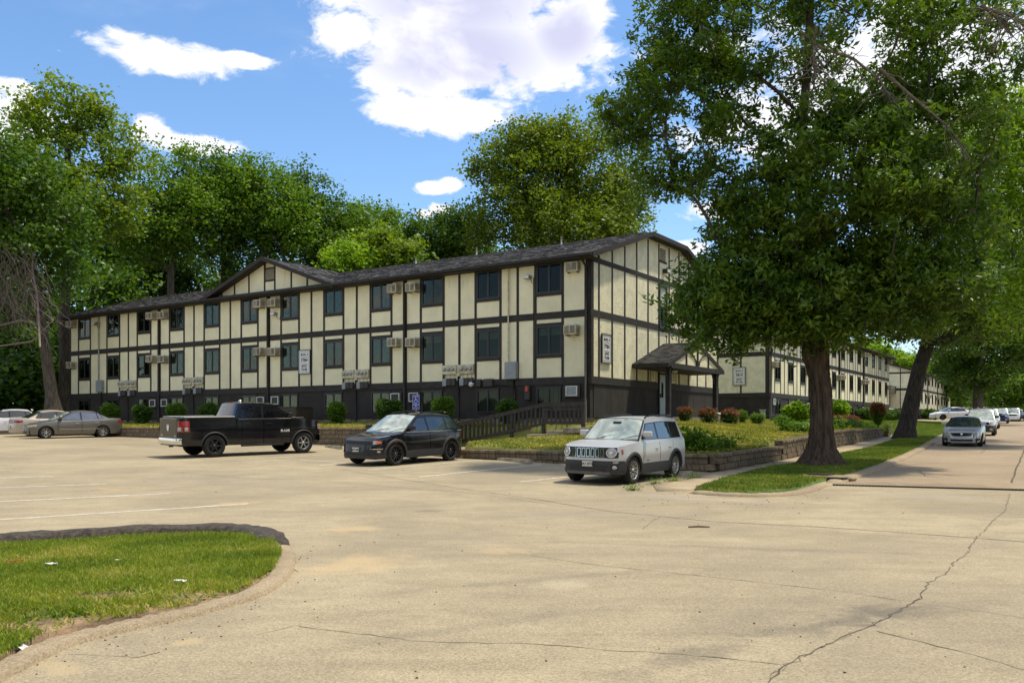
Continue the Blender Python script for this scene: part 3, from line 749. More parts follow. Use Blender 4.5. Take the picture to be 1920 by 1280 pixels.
def building(name, loc, rz, x0, x1, label, near='right', depth=15.6, detail=2, zo=0., gables=True, seed=1, nwin=12, cross=True, group=None):
    """long half-timbered block: long facade on y=0 facing -y, from x0 to x1; near = end whose gable is seen"""
    B = empty(name, loc, rz, label, 'apartment building', group); rnd = random.Random(seed)
    Z0, ZB, ZM0, ZM1, ZE = 1.95, 3.75, 6.37, 6.68, 8.92
    L = x1 - x0; xn, xf_, sg = (x1, x0, -1) if near == 'right' else (x0, x1, 1)     # sg: direction away from the near end
    def X(t): return xn + sg * t
    wins = [2.1 + 3.35 * i for i in range(nwin)]
    mids = [w + 1.675 for w in wins[:-1]]
    # core walls (behind the panels)
    holes = []
    w_ = MB()
    def wall_with_holes(mb, za, zb, hol, y=0., th=.25):
        xs = sorted(hol); cur = x0
        for a, b, ha, hb in xs:
            mb.box(cur, a, y, y + th, za, zb); mb.box(a, b, y, y + th, za, ha)
            if hb < zb - .001: mb.box(a, b, y, y + th, hb, zb)
            cur = b
        mb.box(cur, x1, y, y + th, za, zb)
    up = [(min(X(w - .66), X(w + .66)), max(X(w - .66), X(w + .66)), 7.55, 8.86) for w in wins]
    lo = [(a, b, 4.76, 6.08) for a, b, _, _ in up]
    ba = [(a, b, 2.20, 3.30) for a, b, _, _ in up]
    wall_with_holes(w_, ZM0 + .15, ZE + .1, up); wall_with_holes(w_, ZB, ZM0 + .149, lo)
    w_.box(x0, x0 + .25, .251, depth, ZB, ZE + .1); w_.box(x1 - .25, x1, .251, depth, ZB, ZE + .1); w_.box(x0 + .251, x1 - .251, depth - .25, depth, ZB, ZE + .1)
    for xe in (x0, x1 - .25):
        w_.prism([(.0, ZE + .101), (depth, ZE + .101), (depth - 5.6, 10.93), (5.6, 10.93)], 'x', xe, xe + .25)
    w_.build("wall", M_creamb, B)
    w_ = MB(); wall_with_holes(w_, Z0, ZB - .001, ba, -.03, .28)
    w_.box(x0 - .03, x0 + .22, .251, depth, Z0, ZB - .001); w_.box(x1 - .22, x1 + .03, .251, depth, Z0, ZB - .001); w_.box(x0 + .25, x1 - .25, depth - .25, depth, Z0, ZB - .001)
    w_.build("base_wall", M_base, B)
    b = MB(); b.box(x0 + .26, x1 - .26, .45, depth - .3, 1.4, 8.9); b.build("interior", M_acd, B)
    b = MB(); b.box(x0 - .06, x1 + .06, -.075, -.031, ZB - .33, ZB); b.box(x1 + .031, x1 + .075, -.03, depth, ZB - .33, ZB) if near == 'right' else b.box(x0 - .075, x0 - .031, -.03, depth, ZB - .33, ZB)
    b.build("belt_board", M_timber, B)
    if detail > 1:
        b = MB(); b.box(x0 + .05, x1 - .05, .02, depth - .1, 1.2, Z0 - .001); b.build("foundation", M_found, B)
        b = MB(); b.box(x0, x1, -.05, -.031, Z0, Z0 + .12); b.build("base_board", M_timber, B)
    # horizontal bands
    b = MB(); b.box(x0 - .03, x1 + .03, -.05, -.001, ZM0, ZM1); b.build("floor_band", M_timber, B)
    b = MB(); b.box(x0 - .03, x1 + .03, -.05, -.001, ZE - .06, ZE + .1); b.build("eave_band", M_timber, B)
    # battens and cream panels of the long front
    xs_b = [.11] + [w + d for w in wins for d in (-.715, .715)] + mids + [L - .11]
    xs_b = sorted(x for x in xs_b if x <= L)
    bw = {.11: .22, L - .11: .22}
    ups = []
    for t in xs_b:
        h = bw.get(t, .125) / 2
        for za, zb in ((ZB, ZM0), (ZM1, ZE - .06)):
            m_ = MB(); m_.box(X(t) - h, X(t) + h, -.045, -.001, za + .001, zb - .001); m_.build("batten", M_timber, B)
    for a, c in zip(xs_b[:-1], xs_b[1:]):
        ha = bw.get(a, .125) / 2; hc = bw.get(c, .125) / 2; a2, c2 = a + ha, c - hc
        xa, xb = sorted((X(a2), X(c2)))
        iswin = any(abs((a + c) / 2 - w) < .2 for w in wins)
        segs = [(ZM1, ZE - .06), (ZB, ZM0)] if not iswin else [(ZM1, 7.42), (ZB, 4.63), (6.20, ZM0)]
        for za, zb in segs:
            m_ = MB(); m_.box(xa, xb, -.022, -.0005, za + .001, zb - .001); m_.build("panel", M_cream, B)
    for i, w in enumerate(wins):
        xw = X(w); sty = rnd.choice((0, 2, 2, 2, 5, 0))
        if detail > 1 and seed == 1: sty = {0: 2, 1: 2, 5: 4}.get(i, sty)
        win = part_window(B, xw, 0, 7.55, 8.86, 1.30, ('y', -1), sty, rnd)
        m_ = MB(); m_.box(xw - .65, xw + .65, -.07, -.001, 7.421, 7.549); m_.build("sill", M_timber, win)
        sty = rnd.choice((0, 2, 2, 5)); sty = {0: 5, 1: 5, 2: 5}.get(i, sty)
        win = part_window(B, xw, 0, 4.76, 6.08, 1.30, ('y', -1), sty, rnd)
        m_ = MB(); m_.box(xw - .65, xw + .65, -.07, -.001, 4.631, 4.759); m_.build("sill", M_timber, win); m_ = MB(); m_.box(xw - .65, xw + .65, -.05, -.001, 6.081, 6.199); m_.build("head_trim", M_timber, win)
        if detail >= 1:
            win = part_window(B, xw, -.03, 2.20, 3.30, 1.28, ('y', -1), rnd.choice((1, 1, 3)) if i < 9 else 5, rnd)
            m_ = MB(); m_.box(xw - .70, xw + .70, -.075, -.031, 3.301, 3.38); m_.build("lintel", M_timber, win)
    # near gable end: battens, bands, panels
    gx = xn - sg * .001; out = -sg
    def gbox(mb, d0, d1, y0, y1, z0, z1): lo_, hi_ = sorted((gx + out * d0, gx + out * d1)); mb.box(lo_, hi_, y0, y1, z0, z1)
    def rooflow(y): return interp(y, [-.5, 5.7, depth - 5.7, depth + .5], [9.02 - .26, 10.76, 10.76, 9.02 - .26])
    gys = [.10] + [.73 + 1.29 * i for i in range(int((depth - 1) / 1.29))] + [depth - .11]
    gys = sorted(set(round(v, 2) for v in gys if v < depth - .3)) + [depth - .11]
    if detail == 1: gys = [.1, 2.0, 4.1, 6.2] + [8.3, 10.4, 12.5, depth - .11]
    for (za, zb) in ((ZB, ZM0), (ZM1, 8.78)):
        for y in gys:
            h = .11 if y in (gys[0], gys[-1]) else .055
            skip = y in (gys[0],) and False
            m_ = MB(); gbox(m_, .001, .05, y - h, y + h, za + .001, zb - .001); m_.build("batten", M_timber, B)
    for ya, yb in zip(gys[:-1], gys[1:]):
        for (za, zb) in ((ZB, ZM0), (ZM1, 8.78)):
            m_ = MB(); gbox(m_, .0005, .022, ya + (.11 if ya == gys[0] else .055), yb - (.11 if yb == gys[-1] else .055), za + .001, zb - .001); m_.build("panel", M_creamr, B)
    b = MB(); gbox(b, .001, .055, -.05, depth, ZM0, ZM1); b.build("floor_band", M_timber, B)
    b = MB(); gbox(b, .001, .055, -.02, depth, 8.78, 9.0); b.build("eave_band", M_timber, B)
    for y in gys[1:-1]:
        zt = rooflow(y) - .02
        if zt > 9.1: m_ = MB(); gbox(m_, .001, .05, y - .055, y + .055, 9.001, zt); m_.build("batten", M_timber, B)
    for ya, yb in zip(gys[:-1], gys[1:]):
        y0_, y1_ = ya + .055, yb - .055
        pts = [(y0_, 9.002), (y1_, 9.002), (y1_, rooflow(y1_) - .02), (y0_, rooflow(y0_) - .02)]
        if min(pts[2][1], pts[3][1]) < 9.03: continue
        m_ = MB(); a, c = sorted((gx + out * .0005, gx + out * .022)); m_.prism(pts, 'x', a, c); m_.build("panel", M_creamr, B)
    # roof: truncated gable
    ov, rk = .55, .42; RZ = 9.05; RT = 11.03; yr = 5.65
    xa, xb = x0 - rk, x1 + rk
    rf = MB()
    prof = [(-ov, RZ), (yr, RT), (depth - yr, RT), (depth + ov, RZ), (depth + ov, RZ - .06), (depth - yr, RT - .07), (yr, RT - .07), (-ov, RZ - .06)]
    rf.prism(prof, 'x', xa, xb); roof = rf.build("roof", M_shing, B)
    b = MB(); b.box(xa, xb, -ov - .03, -ov - .001, RZ - .19, RZ + .01); b.build("fascia", M_timber, roof)
    b = MB(); b.box(xa + .02, xb - .02, -ov - .15, -ov - .031, RZ - .13, RZ - .02); b.build("gutter", M_timber, roof)
    b = MB(); b.box(xa + .03, xb - .03, -ov, .30, RZ - .20, RZ - .17); b.build("soffit", M_soffit, roof)
    for xe, xo in ((xa, -1), (xb, 1)):
        b = MB(); e0, e1 = sorted((xe, xe + xo * .035))
        for pp in ([(-ov - .03, RZ - .2), (-ov - .03, RZ + .02), (yr, RT + .02), (yr, RT - .2)], [(yr, RT - .2), (yr, RT + .02), (depth - yr, RT + .02), (depth - yr, RT - .2)], [(depth - yr, RT - .2), (depth - yr, RT + .02), (depth + ov, RZ + .02), (depth + ov, RZ - .2)]):
            b.prism(pp, 'x', e0, e1)
        b.build("rake_board", M_timber, roof)
        b = MB(); q0, q1 = sorted((xe + xo * -.001, xe - xo * (rk - .01)))
        for pp in ([(-ov + .02, RZ - .21), (-ov + .02, RZ - .19), (yr, RT - .19), (yr, RT - .21)], [(yr, RT - .21), (yr, RT - .19), (depth - yr, RT - .19), (depth - yr, RT - .21)], [(depth - yr, RT - .21), (depth - yr, RT - .19), (depth + ov - .02, RZ - .19), (depth + ov - .02, RZ - .21)]):
            b.prism(pp, 'x', q0, q1)
        b.build("soffit", M_soffit, roof)
    sl = math.hypot(yr + ov, RT - RZ); un = (0, yr + ov, RT - RZ)
    cxm = (x0 + x1) / 2 - .1
    if detail > 1:
        hw = 5.4
        def keep(x, s_):                          # leave out what the cross gable hides
            return not (abs(xa + x - cxm) < hw * (1 - s_ / sl) - .15)
        shingles(roof, (xa, -ov - .02, RZ), (1, 0, 0), un, xb - xa, sl, keep, seed=seed)
        for k, (t_, y_) in enumerate(((4.5, 5.2), (14.0, 5.0), (22.5, 5.6), (33.5, 5.3), (10.3, 5.8))):
            b = MB(); zz = RZ + (RT - RZ) * (y_ + ov) / (yr + ov); b.tube([(X(t_), y_, zz - .1), (X(t_), y_, zz + .42)], .045, 8); b.build("vent_pipe", M_pipe, roof)
        # cross gable
        cg = MB(); yb_ = yr + .3; za_, zt_ = RZ, RT - .02
        for s_ in (-1, 1):
            cg.add([(cxm, -ov - .06, zt_), (cxm + s_ * hw, -ov - .06, za_), (cxm + s_ * hw, yb_, za_), (cxm, yb_, zt_),
                    (cxm, -ov - .06, zt_ - .06), (cxm + s_ * hw, -ov - .06, za_ - .06), (cxm + s_ * hw, yb_, za_ - .06), (cxm, yb_, zt_ - .06)],
                   [(0, 1, 2, 3), (7, 6, 5, 4), (0, 4, 5, 1), (1, 5, 6, 2), (2, 6, 7, 3)])
        cgo = cg.build("cross_gable", M_shing, B)
        sl2 = math.hypot(hw, zt_ - za_)
        for s_ in (-1, 1):
            P0 = (cxm + s_ * hw, -ov - .06, za_) ; dirx = (0, 1, 0); up_ = (-s_ * hw, 0, zt_ - za_)
            shingles(cgo, P0, dirx, up_, yb_ + ov, sl2, lambda x, s2: x - .1 < (yr + ov) * (s2 / sl2) + .25, seed=seed + 5)
            b = MB(); v = [(cxm, zt_ + .03), (cxm + s_ * (hw + .15), za_ - .03), (cxm + s_ * (hw + .15), za_ - .25), (cxm, zt_ - .20)]
            b.prism(v, 'y', -ov - .10, -ov - .061); b.build("rake_board", M_timber, cgo)
            b = MB(); v = [(cxm, zt_ - .10), (cxm + s_ * hw, za_ - .10), (cxm + s_ * hw, za_ - .13), (cxm, zt_ - .13)]
            b.prism(v, 'y', -ov - .05, .02); b.build("soffit", M_soffit, cgo)
        gw = MB(); hh = hw - .45
        gw.prism([(cxm - hh, 9.06), (cxm + hh, 9.06), (cxm, zt_ - .12)], 'y', .001, .12); gw.build("gable_wall", M_creamb, cgo)
        def gtop(x): return zt_ - .13 - abs(x - cxm) * (zt_ - za_) / hw
        bx_ = [-4.0, -2.4, -.95, .3 - .02, 1.15 + .42, 2.6 + .4, 4.0]
        bx_ = [-4.15, -3.0, -1.75, -.42, .42, 1.75, 3.0, 4.15]
        for t_ in bx_:
            if gtop(cxm + t_) > 9.25: b = MB(); b.box(cxm + t_ - .055, cxm + t_ + .055, -.045, -.0, 9.22, gtop(cxm + t_)); b.build("batten", M_timber, cgo)
        for ta, tb in zip(bx_[:-1], bx_[1:]):
            a_, c_ = cxm + ta + .055, cxm + tb - .055
            zlow = 9.221 if not (ta < 0 < tb) else 9.221
            ztop = [gtop(a_), gtop(c_)]
            if ta < 0 < tb: b = MB(); b.box(a_, c_, -.022, 0, 9.221, 9.72); b.build("panel", M_cream, cgo); continue
            b = MB(); b.prism([(a_, zlow), (c_, zlow), (c_, max(zlow + .01, ztop[1])), (a_, max(zlow + .01, ztop[0]))], 'y', -.022, 0); b.build("panel", M_cream, cgo)
        b = MB(); b.box(cxm - .365, cxm + .365, -.05, 0, 9.721, 9.80); b.box(cxm - .365, cxm + .365, -.05, 0, 10.42, 10.5); b.build("vent_frame", M_timber, cgo)
        b = MB()
        for k in range(9): b.box(cxm - .36, cxm + .36, -.05 + .01, -.005, 9.82 + k * .066, 9.86 + k * .066)
        b.build("louvre", M_grille, cgo)
        b = MB(); b.box(cxm - 5.2, cxm + 5.2, -.05, -.0005, 9.02, 9.219); b.build("gable_beam", M_timber, cgo)
    # air conditioners, pipes
    acm = [mids[k] for k in (2, 5, 8) if k < len(mids)]
    for m_ in acm:
        for d in (-.6, .6):
            part_ac(B, X(m_ + d), 8.22 + (.04 if d > 0 else 0)); part_ac(B, X(m_ + d), 5.50 + (.06 if d > 0 else 0)); part_ac(B, X(m_ + d), 2.78, dark=1)
        p = MB(); p.tube([(X(m_ + .04), -.11, 8.95), (X(m_ + .04), -.11, 1.7)], .075, 8); p.build("downspout", M_timber, B)
    part_ac(B, X(.80), 8.36, out=.30); part_ac(B, X(.80), 5.58, out=.46); part_ac(B, X(.85), 2.90, dark=2)
    if nwin >= 12: part_ac(B, X(L - .6), 8.30); part_ac(B, X(L - .6), 5.50)
    p = MB(); p.tube([(X(.16), -ov - .06, 8.92), (X(.16), -.35, 8.72), (X(.16), -.14, 8.55), (X(.16), -.14, 1.7)], .06, 8); p.build("downspout", M_timber, B)
    if detail > 1:
        for k in (1, 3, 7, 9): part_meters(B, X(mids[k] + .03))
        for t_, z0_ in ((4.05, 3.72), (36.95, 3.80)):
            b = MB(); b.bbox(X(t_) - .32, X(t_) + .32, -.26, -.051, z0_, z0_ + .80, .02); b.build("utility_box", M_grey, B)
            p = MB(); p.tube([(X(t_ + .2), -.10, z0_ + .8), (X(t_ + .2), -.10, 8.85)], .035, 8); p.build("conduit", M_acc if t_ < 10 else M_pipe, B)
            p = MB(); p.tube([(X(t_ - .1), -.10, z0_), (X(t_ - .1), -.10, 1.8)], .04, 8); p.build("conduit", M_timber, B)
        part_lamp(B, X(3.15), 0, 8.25); part_lamp(B, X(20.0), 0, 7.75); part_lamp(B, X(37.5), 0, 8.3)
        for t_, w1 in ((5.35, .5), (5.9, .25)):
            b = MB(); b.bbox(X(t_) - w1 / 2, X(t_) + w1 / 2, -.2, -.051, 3.42, 3.78, .01); b.build("junction_box", M_acd, B)
        b = MB(); b.lathe([(0, -.22), (.1, -.21), (.12, -.15), (.12, 0)], (X(6.35), 0, 3.55), 'y', 14); b.build("bell", M_white, B)
        b = MB(); b.tube([(X(5.2), -.09, 3.5), (X(4.1), -.09, 3.45), (X(3.9), -.09, 3.2), (X(3.9), -.09, 2.3)], .035, 6); b.build("conduit", M_timber, B)
        b = MB(); b.bbox(X(3.15) - .14, X(3.15) + .14, -.24, -.051, 2.75, 3.4, .02); b.build("alarm_box", M_acd, B)
        b = MB(); b.bbox(X(3.15) - .08, X(3.15) + .08, -.28, -.05, 3.12, 3.36, .02); b.build("alarm_strobe", M_red, B)
        b = MB(); b.tube([(X(2.9), -.06, 8.3), (X(2.9), -.06, 3.1), (X(2.75), -.08, 2.9), (X(2.4), -.1, 2.7)], .02, 5); b.build("cable", M_acd, B)
        # gable end extras: stair window, vent, lamp, door
        b = MB(); gbox(b, .023, .09, 7.15, 7.27, 6.60, 8.72); gbox(b, .023, .09, 8.05, 8.17, 6.60, 8.72); gbox(b, .023, .09, 7.27, 8.05, 8.60, 8.72); gbox(b, .023, .12, 7.1, 8.2, 6.50, 6.60)
        sw = b.build("stair_window", M_frame, B)
        b = MB(); gbox(b, .024, .03, 7.27, 8.05, 6.60, 7.60); b.build("lower_sash", M_acd, sw)
        b = MB(); gbox(b, .040, .046, 7.32, 7.64, 6.64, 7.56); b.build("pane", M_glass, sw); b = MB(); gbox(b, .040, .046, 7.69, 8.0, 6.64, 7.56); b.build("pane", M_glass, sw)
        b = MB(); gbox(b, .034, .07, 7.27, 8.05, 7.56, 7.64); gbox(b, .047, .06, 7.63, 7.70, 6.62, 7.56); b.build("rail", M_frame, sw)
        b = MB(); gbox(b, .026, .034, 7.30, 8.02, 7.64, 8.6); b.build("upper_blind", M_curt, sw)
        b = MB()
        for k in range(6): gbox(b, .025, .06, 7.35, 7.98, 10.0 + k * .1, 10.06 + k * .1)
        b.build("attic_vent", M_grille, B)
        b = MB(); gbox(b, .023, .06, 7.2, 8.12, 9.86, 9.96); b.build("vent_frame", M_timber, B)
        b = MB(); gbox(b, .05, .30, 7.62, 7.92, 9.35, 9.55); gl = b.build("wall_lamp", M_acd, B); b = MB(); gbox(b, .30, .32, 7.64, 7.90, 9.37, 9.53); b.build("lamp_glass", M_white, gl)
        b = MB(); gbox(b, .04, .09, 7.15, 8.15, 2.02, 4.15); dr = b.build("door", M_door, B)
        b = MB(); gbox(b, .04, .11, 7.05, 7.148, 2.0, 4.25); gbox(b, .04, .11, 8.152, 8.25, 2.0, 4.25); gbox(b, .04, .11, 7.148, 8.152, 4.152, 4.25); b.build("door_frame", M_timber, dr)
        b = MB(); gbox(b, .091, .095, 7.35, 7.60, 3.0, 3.75); b.build("pane", M_glass, dr)
        b = MB(); gbox(b, .09, .13, 7.2, 7.26, 3.0, 3.2); b.build("handle", M_acd, dr)
        for yy in (1.9, 3.1, 4.3, 5.5, 10.0, 11.8, 13.4):
            b = MB(); gbox(b, .030, .036, yy, yy + .02, Z0 + .15, ZB - .35); b.build("panel_joint", M_timber, B)
        # portico
        px0, px1 = 4.1, 11.4; pc = (px0 + px1) / 2; e = 1.75; zr, ze = 5.74, 4.50
        PO = MB()
        for s_ in (-1, 1):
            hwp = (px1 - px0) / 2
            a = [(.03, pc, zr), (.03, pc + s_ * hwp, ze), (e + .12, pc + s_ * hwp, ze), (e + .12, pc, zr)]
            PO.add([(gx + out * p[0], p[1], p[2]) for p in a] + [(gx + out * p[0], p[1], p[2] - .09) for p in a], [(0, 1, 2, 3), (7, 6, 5, 4), (0, 4, 5, 1), (1, 5, 6, 2), (2, 6, 7, 3), (3, 7, 4, 0)])
        po = PO.build("portico", pm("portico_roof", (.036, .033, .031), .9, var=.3, ns=6, bump=.6, bs=30, island=.3), B)
        hwp = (px1 - px0) / 2
        for s_ in (-1, 1):
            P0 = (gx + out * .03, pc + s_ * hwp, ze + .002); shingles(po, P0, (out, 0, 0), (0, -s_ * hwp, zr - ze), e + .09, math.hypot(hwp, zr - ze), seed=31, course=.15, tab=.3, mat=MATS['portico_roof'])
        b = MB()
        for s_ in (-1, 1):
            pts = [(pc, zr + .02), (pc + s_ * (hwp + .04), ze + .0), (pc + s_ * (hwp + .04), ze - .20), (pc, zr - .20)]
            a_, c_ = sorted((gx + out * (e + .121), gx + out * (e + .16))); b.prism(pts, 'x', a_, c_)
            lo_, hi_ = sorted((gx + out * .03, gx + out * (e + .12))); yy = pc + s_ * hwp; b.box(lo_, hi_, min(yy, yy + s_ * .04), max(yy, yy + s_ * .04), ze - .18, ze + .0)
        b.build("fascia", M_timber, po)
        b = MB(); lo_, hi_ = sorted((gx + out * .05, gx + out * (e + .05))); b.box(lo_, hi_, px0 + .05, px1 - .05, ze - .20, ze - .15); b.build("ceiling", M_soffit, po)
        b = MB(); a_, c_ = sorted((gx + out * (e + .02), gx + out * (e + .10))); b.prism([(px0 + .25, ze + .0), (px1 - .25, ze + .0), (pc, zr - .1)], 'x', a_, c_); b.build("gable_panel", M_cream, po)
        b = MB(); a_, c_ = sorted((gx + out * (e + .101), gx + out * (e + .155)))
        b.box(a_, c_, px0 + .3, px1 - .3, ze - .21, ze + .03); b.build("tie_beam", M_timber, po)
        b = MB(); b.box(a_, c_, pc - .06, pc + .06, ze + .03, zr - .22)
        for s_ in (-1, 1):
            yy = pc + s_ * 1.45; b.box(a_, c_, yy - .05, yy + .05, ze + .03, zr - .55 - .1)
        b.build("stud", M_timber, po)
        b = MB(); d = gx + out * (e + .13)
        for s_ in (-1, 1):
            pts = []
            for k in range(9):
                th = math.pi / 2 * k / 8
                pts.append((pc + s_ * (1.65 - 1.45 * math.sin(th)), ze + .05 + .72 * math.cos(th)))
            pin = [(y, z - .0) for y, z in pts]; pou = [(y - s_ * 0 + s_ * .10 * math.sin(math.pi / 2 * k / 8) * -1, z - .10 * math.cos(math.pi / 2 * k / 8)) for k, (y, z) in enumerate(pts)]
            for k in range(8):
                b.prism([pin[k], pin[k + 1], pou[k + 1], pou[k]], 'x', a_ - (0), c_ + .002)
        b.build("curved_brace", M_timber, po)
        for yy in (px0 + .55, px1 - .6):
            b = MB(); lo_, hi_ = sorted((gx + out * (e - .22), gx + out * (e + .0))); b.bbox(lo_, hi_, yy - .11, yy + .11, 1.98, ze - .20, .012); b.build("post", M_timber, po)
            for s_ in (-1, 1):
                b = MB(); xm_ = gx + out * (e - .11); b.tube([(xm_, yy + s_ * .10, 3.75), (xm_, yy + s_ * .20, 3.92), (xm_, yy + s_ * .42, 4.22), (xm_, yy + s_ * .55, 4.33)], .045, 6); b.build("knee_brace", M_timber, po)
        b = MB(); b.lathe([(0, 0), (.12, .0), (.14, .03), (.14, .08)], (gx + out * 1.0, 6.9, ze - .29), 'z', 16); b.build("ceiling_lamp", M_white, po)
        b = MB(); lo_, hi_ = sorted((gx + out * .02, gx + out * 2.3)); b.box(lo_, hi_, 3.5, 13.2, 1.5, 1.99); b.build("porch_slab", M_slab, B)
        b = MB(); b.lathe([(0, .42), (.05, .40), (.06, .34), (.02, .3), (.02, 0)], (gx + out * .2, pc, zr + .02), 'z', 8); b.build("finial", M_acd, po)
    return B

bA = building("apartment_building", (BC.x, BC.y, 0), YAW, -40.8, 0, 'long cream and dark brown half-timbered apartment block filling the centre', detail=2, seed=1)
YAW2 = math.atan2(.834, .551)
bB = building("apartment_building", (18.3, 63.0, .19), YAW2, 0, 44, 'half-timbered apartment block seen behind the thick tree trunk right of the entrance gable', near='left', detail=1, seed=2, nwin=13, cross=False)
bC = building("apartment_building", (57.6, 126.0, .25), YAW2, 0, 36, 'distant half-timbered apartment block visible on both sides of the leaning tree trunk', near='left', detail=1, seed=3, nwin=10, cross=False)
bD = building("apartment_building", (87.0, 172.0, .6), YAW2, 0, 30, 'farthest cream apartment block, half hidden by low branches beyond the white parked car', near='left', detail=1, seed=4, nwin=8, cross=False)

# ------------------------------------------------ signs
def text_obj(s, size, loc, parent, mat, name="lettering", extr=.004, sx=1., font_bold=False):
    cu = bpy.data.curves.new(name, 'FONT'); cu.body = s; cu.size = size; cu.extrude = extr; cu.align_x = 'CENTER'; cu.align_y = 'CENTER'; cu.offset = size * .022
    o = bpy.data.objects.new(name, cu); COL.objects.link(o)
    bpy.context.view_layer.update()
    me = bpy.data.meshes.new_from_object(o.evaluated_get(bpy.context.evaluated_depsgraph_get()))
    bpy.data.objects.remove(o); bpy.data.curves.remove(cu)
    me.transform(Matrix.Scale(sx, 4, Vector((1, 0, 0))))
    me.transform(Matrix.Rotation(R(90), 4, 'X')); me.transform(Matrix.Translation(loc))
    me.materials.clear(); me.materials.append(mat); return link(name, me, None, parent)
def bldg_sign(loc, rz, lines, label, w=.86, h=1.26, smallcaps=True, cat='sign'):
    """framed address board; faces local -y"""
    S = empty("building_sign", loc, rz, label, cat, 'address boards of the apartment blocks')
    b = MB(); b.bbox(-w / 2, w / 2, -.05, 0, -h / 2, h / 2, .006); b.build("panel", M_white, S)
    b = MB(); t = .03
    for a in ((-w / 2 - t, -w / 2, -h / 2 - t, h / 2 + t), (w / 2, w / 2 + t, -h / 2 - t, h / 2 + t), (-w / 2, w / 2, h / 2, h / 2 + t), (-w / 2, w / 2, -h / 2 - t, -h / 2)): b.box(a[0], a[1], -.065, 0, a[2], a[3])
    b.build("frame", M_black, S)
    b = MB(); i = .06; t = .014; w2, h2 = w / 2 - i, h / 2 - i
    for a in ((-w2, -w2 + t, -h2, h2), (w2 - t, w2, -h2, h2), (-w2 + t, w2 - t, h2 - t, h2), (-w2 + t, w2 - t, -h2, -h2 + t)): b.box(a[0], a[1], -.056, -.051, a[2], a[3])
    b.build("border_line", M_black, S)
    for (txt, size, z, sx) in lines: text_obj(txt, size, (0, -.054, z), S, M_black, sx=sx)
    b = MB()
    for z in (h * .20, -h * .10):
        P1 = [(-.27 + .54 * k / 12, z + .022 * math.sin(math.pi * 2 * k / 12 - math.pi / 2) * (1 if z > 0 else 1)) for k in range(13)]
        for (xa, za), (xb, zb) in zip(P1[:-1], P1[1:]): b.prism([(xa, za - .008), (xb, zb - .008), (xb, zb + .010), (xa, za + .010)], 'y', -.056, -.051)
    b.build("flourish", M_black, S)
    return S
L1 = [("BLDG. 3", .165, .40, .95), ("7784", .235, .085, 1.1), ("APTS.", .165, -.24, 1.05), ("73-96", .185, -.42, 1.05)]
def loc_b1(x, y): p = BC + Vector((math.cos(YAW), math.sin(YAW))) * x + Vector((-math.sin(YAW), math.cos(YAW))) * y; return p
p = loc_b1(-17.66, -.046); bldg_sign((p.x, p.y, 5.06), YAW, L1, 'white BLDG. 3 7784 address board on the long facade below the small cross gable')
p = loc_b1(.05, 1.36); bldg_sign((p.x, p.y, 5.04), YAW + R(90), L1, 'white BLDG. 3 7784 address board on the gable end beside the entrance roof')
def loc_b(bl, yaw, x, y): return Vector(bl) + Vector((math.cos(yaw), math.sin(yaw))) * x + Vector((-math.sin(yaw), math.cos(yaw))) * y
L2 = [("BLDG. 4", .165, .40, .95), ("7810", .235, .085, 1.1), ("APTS.", .165, -.24, 1.05), ("97-126", .175, -.42, 1.0)]
p = loc_b((18.3, 63.0), YAW2, -.055, 1.75 + .35); bldg_sign((p.x, p.y, 5.15), YAW2 - R(90), L2, 'white 7810 APTS. 97-126 address board on the second block, behind hanging leaves', w=.9)
L3 = [("BLDG. 5", .165, .40, .95), ("7818", .235, .085, 1.1), ("APTS.", .165, -.24, 1.05), ("127-150", .16, -.42, 1.0)]
p = loc_b((57.6, 126.0), YAW2, -.06, 3.9); s_ = bldg_sign((p.x, p.y, 5.0), YAW2 - R(90), L3[1:3], 'small white 7818 address board on the third block left of the leaning trunk', w=1.05, h=1.4)
p = loc_b((18.3, 63.0), YAW2, 14.0, -.05); bldg_sign((p.x, p.y, 5.1), YAW2, L2, 'narrow address board on the long side of the second block between its windows', w=.8)
for yy, w, lab in ((6.42, .62, 'small framed notice on the wall left of the entrance door under the porch roof'), (8.95, .62, 'small framed notice on the wall right of the entrance door under the porch roof')):
    p = loc_b1(.05, yy); S = empty("notice_board", (p.x, p.y, 4.08), YAW + R(90), lab, 'notice', 'notices beside the entrance door')
    b = MB(); b.box(-w / 2, w / 2, -.03, 0, -.34, .34); b.build("panel", M_creamb, S)
    b = MB(); t = .035
    for a in ((-w / 2, -w / 2 + t, -.34, .34), (w / 2 - t, w / 2, -.34, .34), (-w / 2 + t, w / 2 - t, .305, .34), (-w / 2 + t, w / 2 - t, -.34, -.305)): b.box(a[0], a[1], -.04, -.031, a[2], a[3])
    b.build("frame", M_timber, S)
    b = MB()
    for k in range(6): b.box(-.17, .17 - (k % 2) * .06, -.036, -.031, .2 - k * .08, .225 - k * .08)
    b.build("printed_line", M_timber, S)
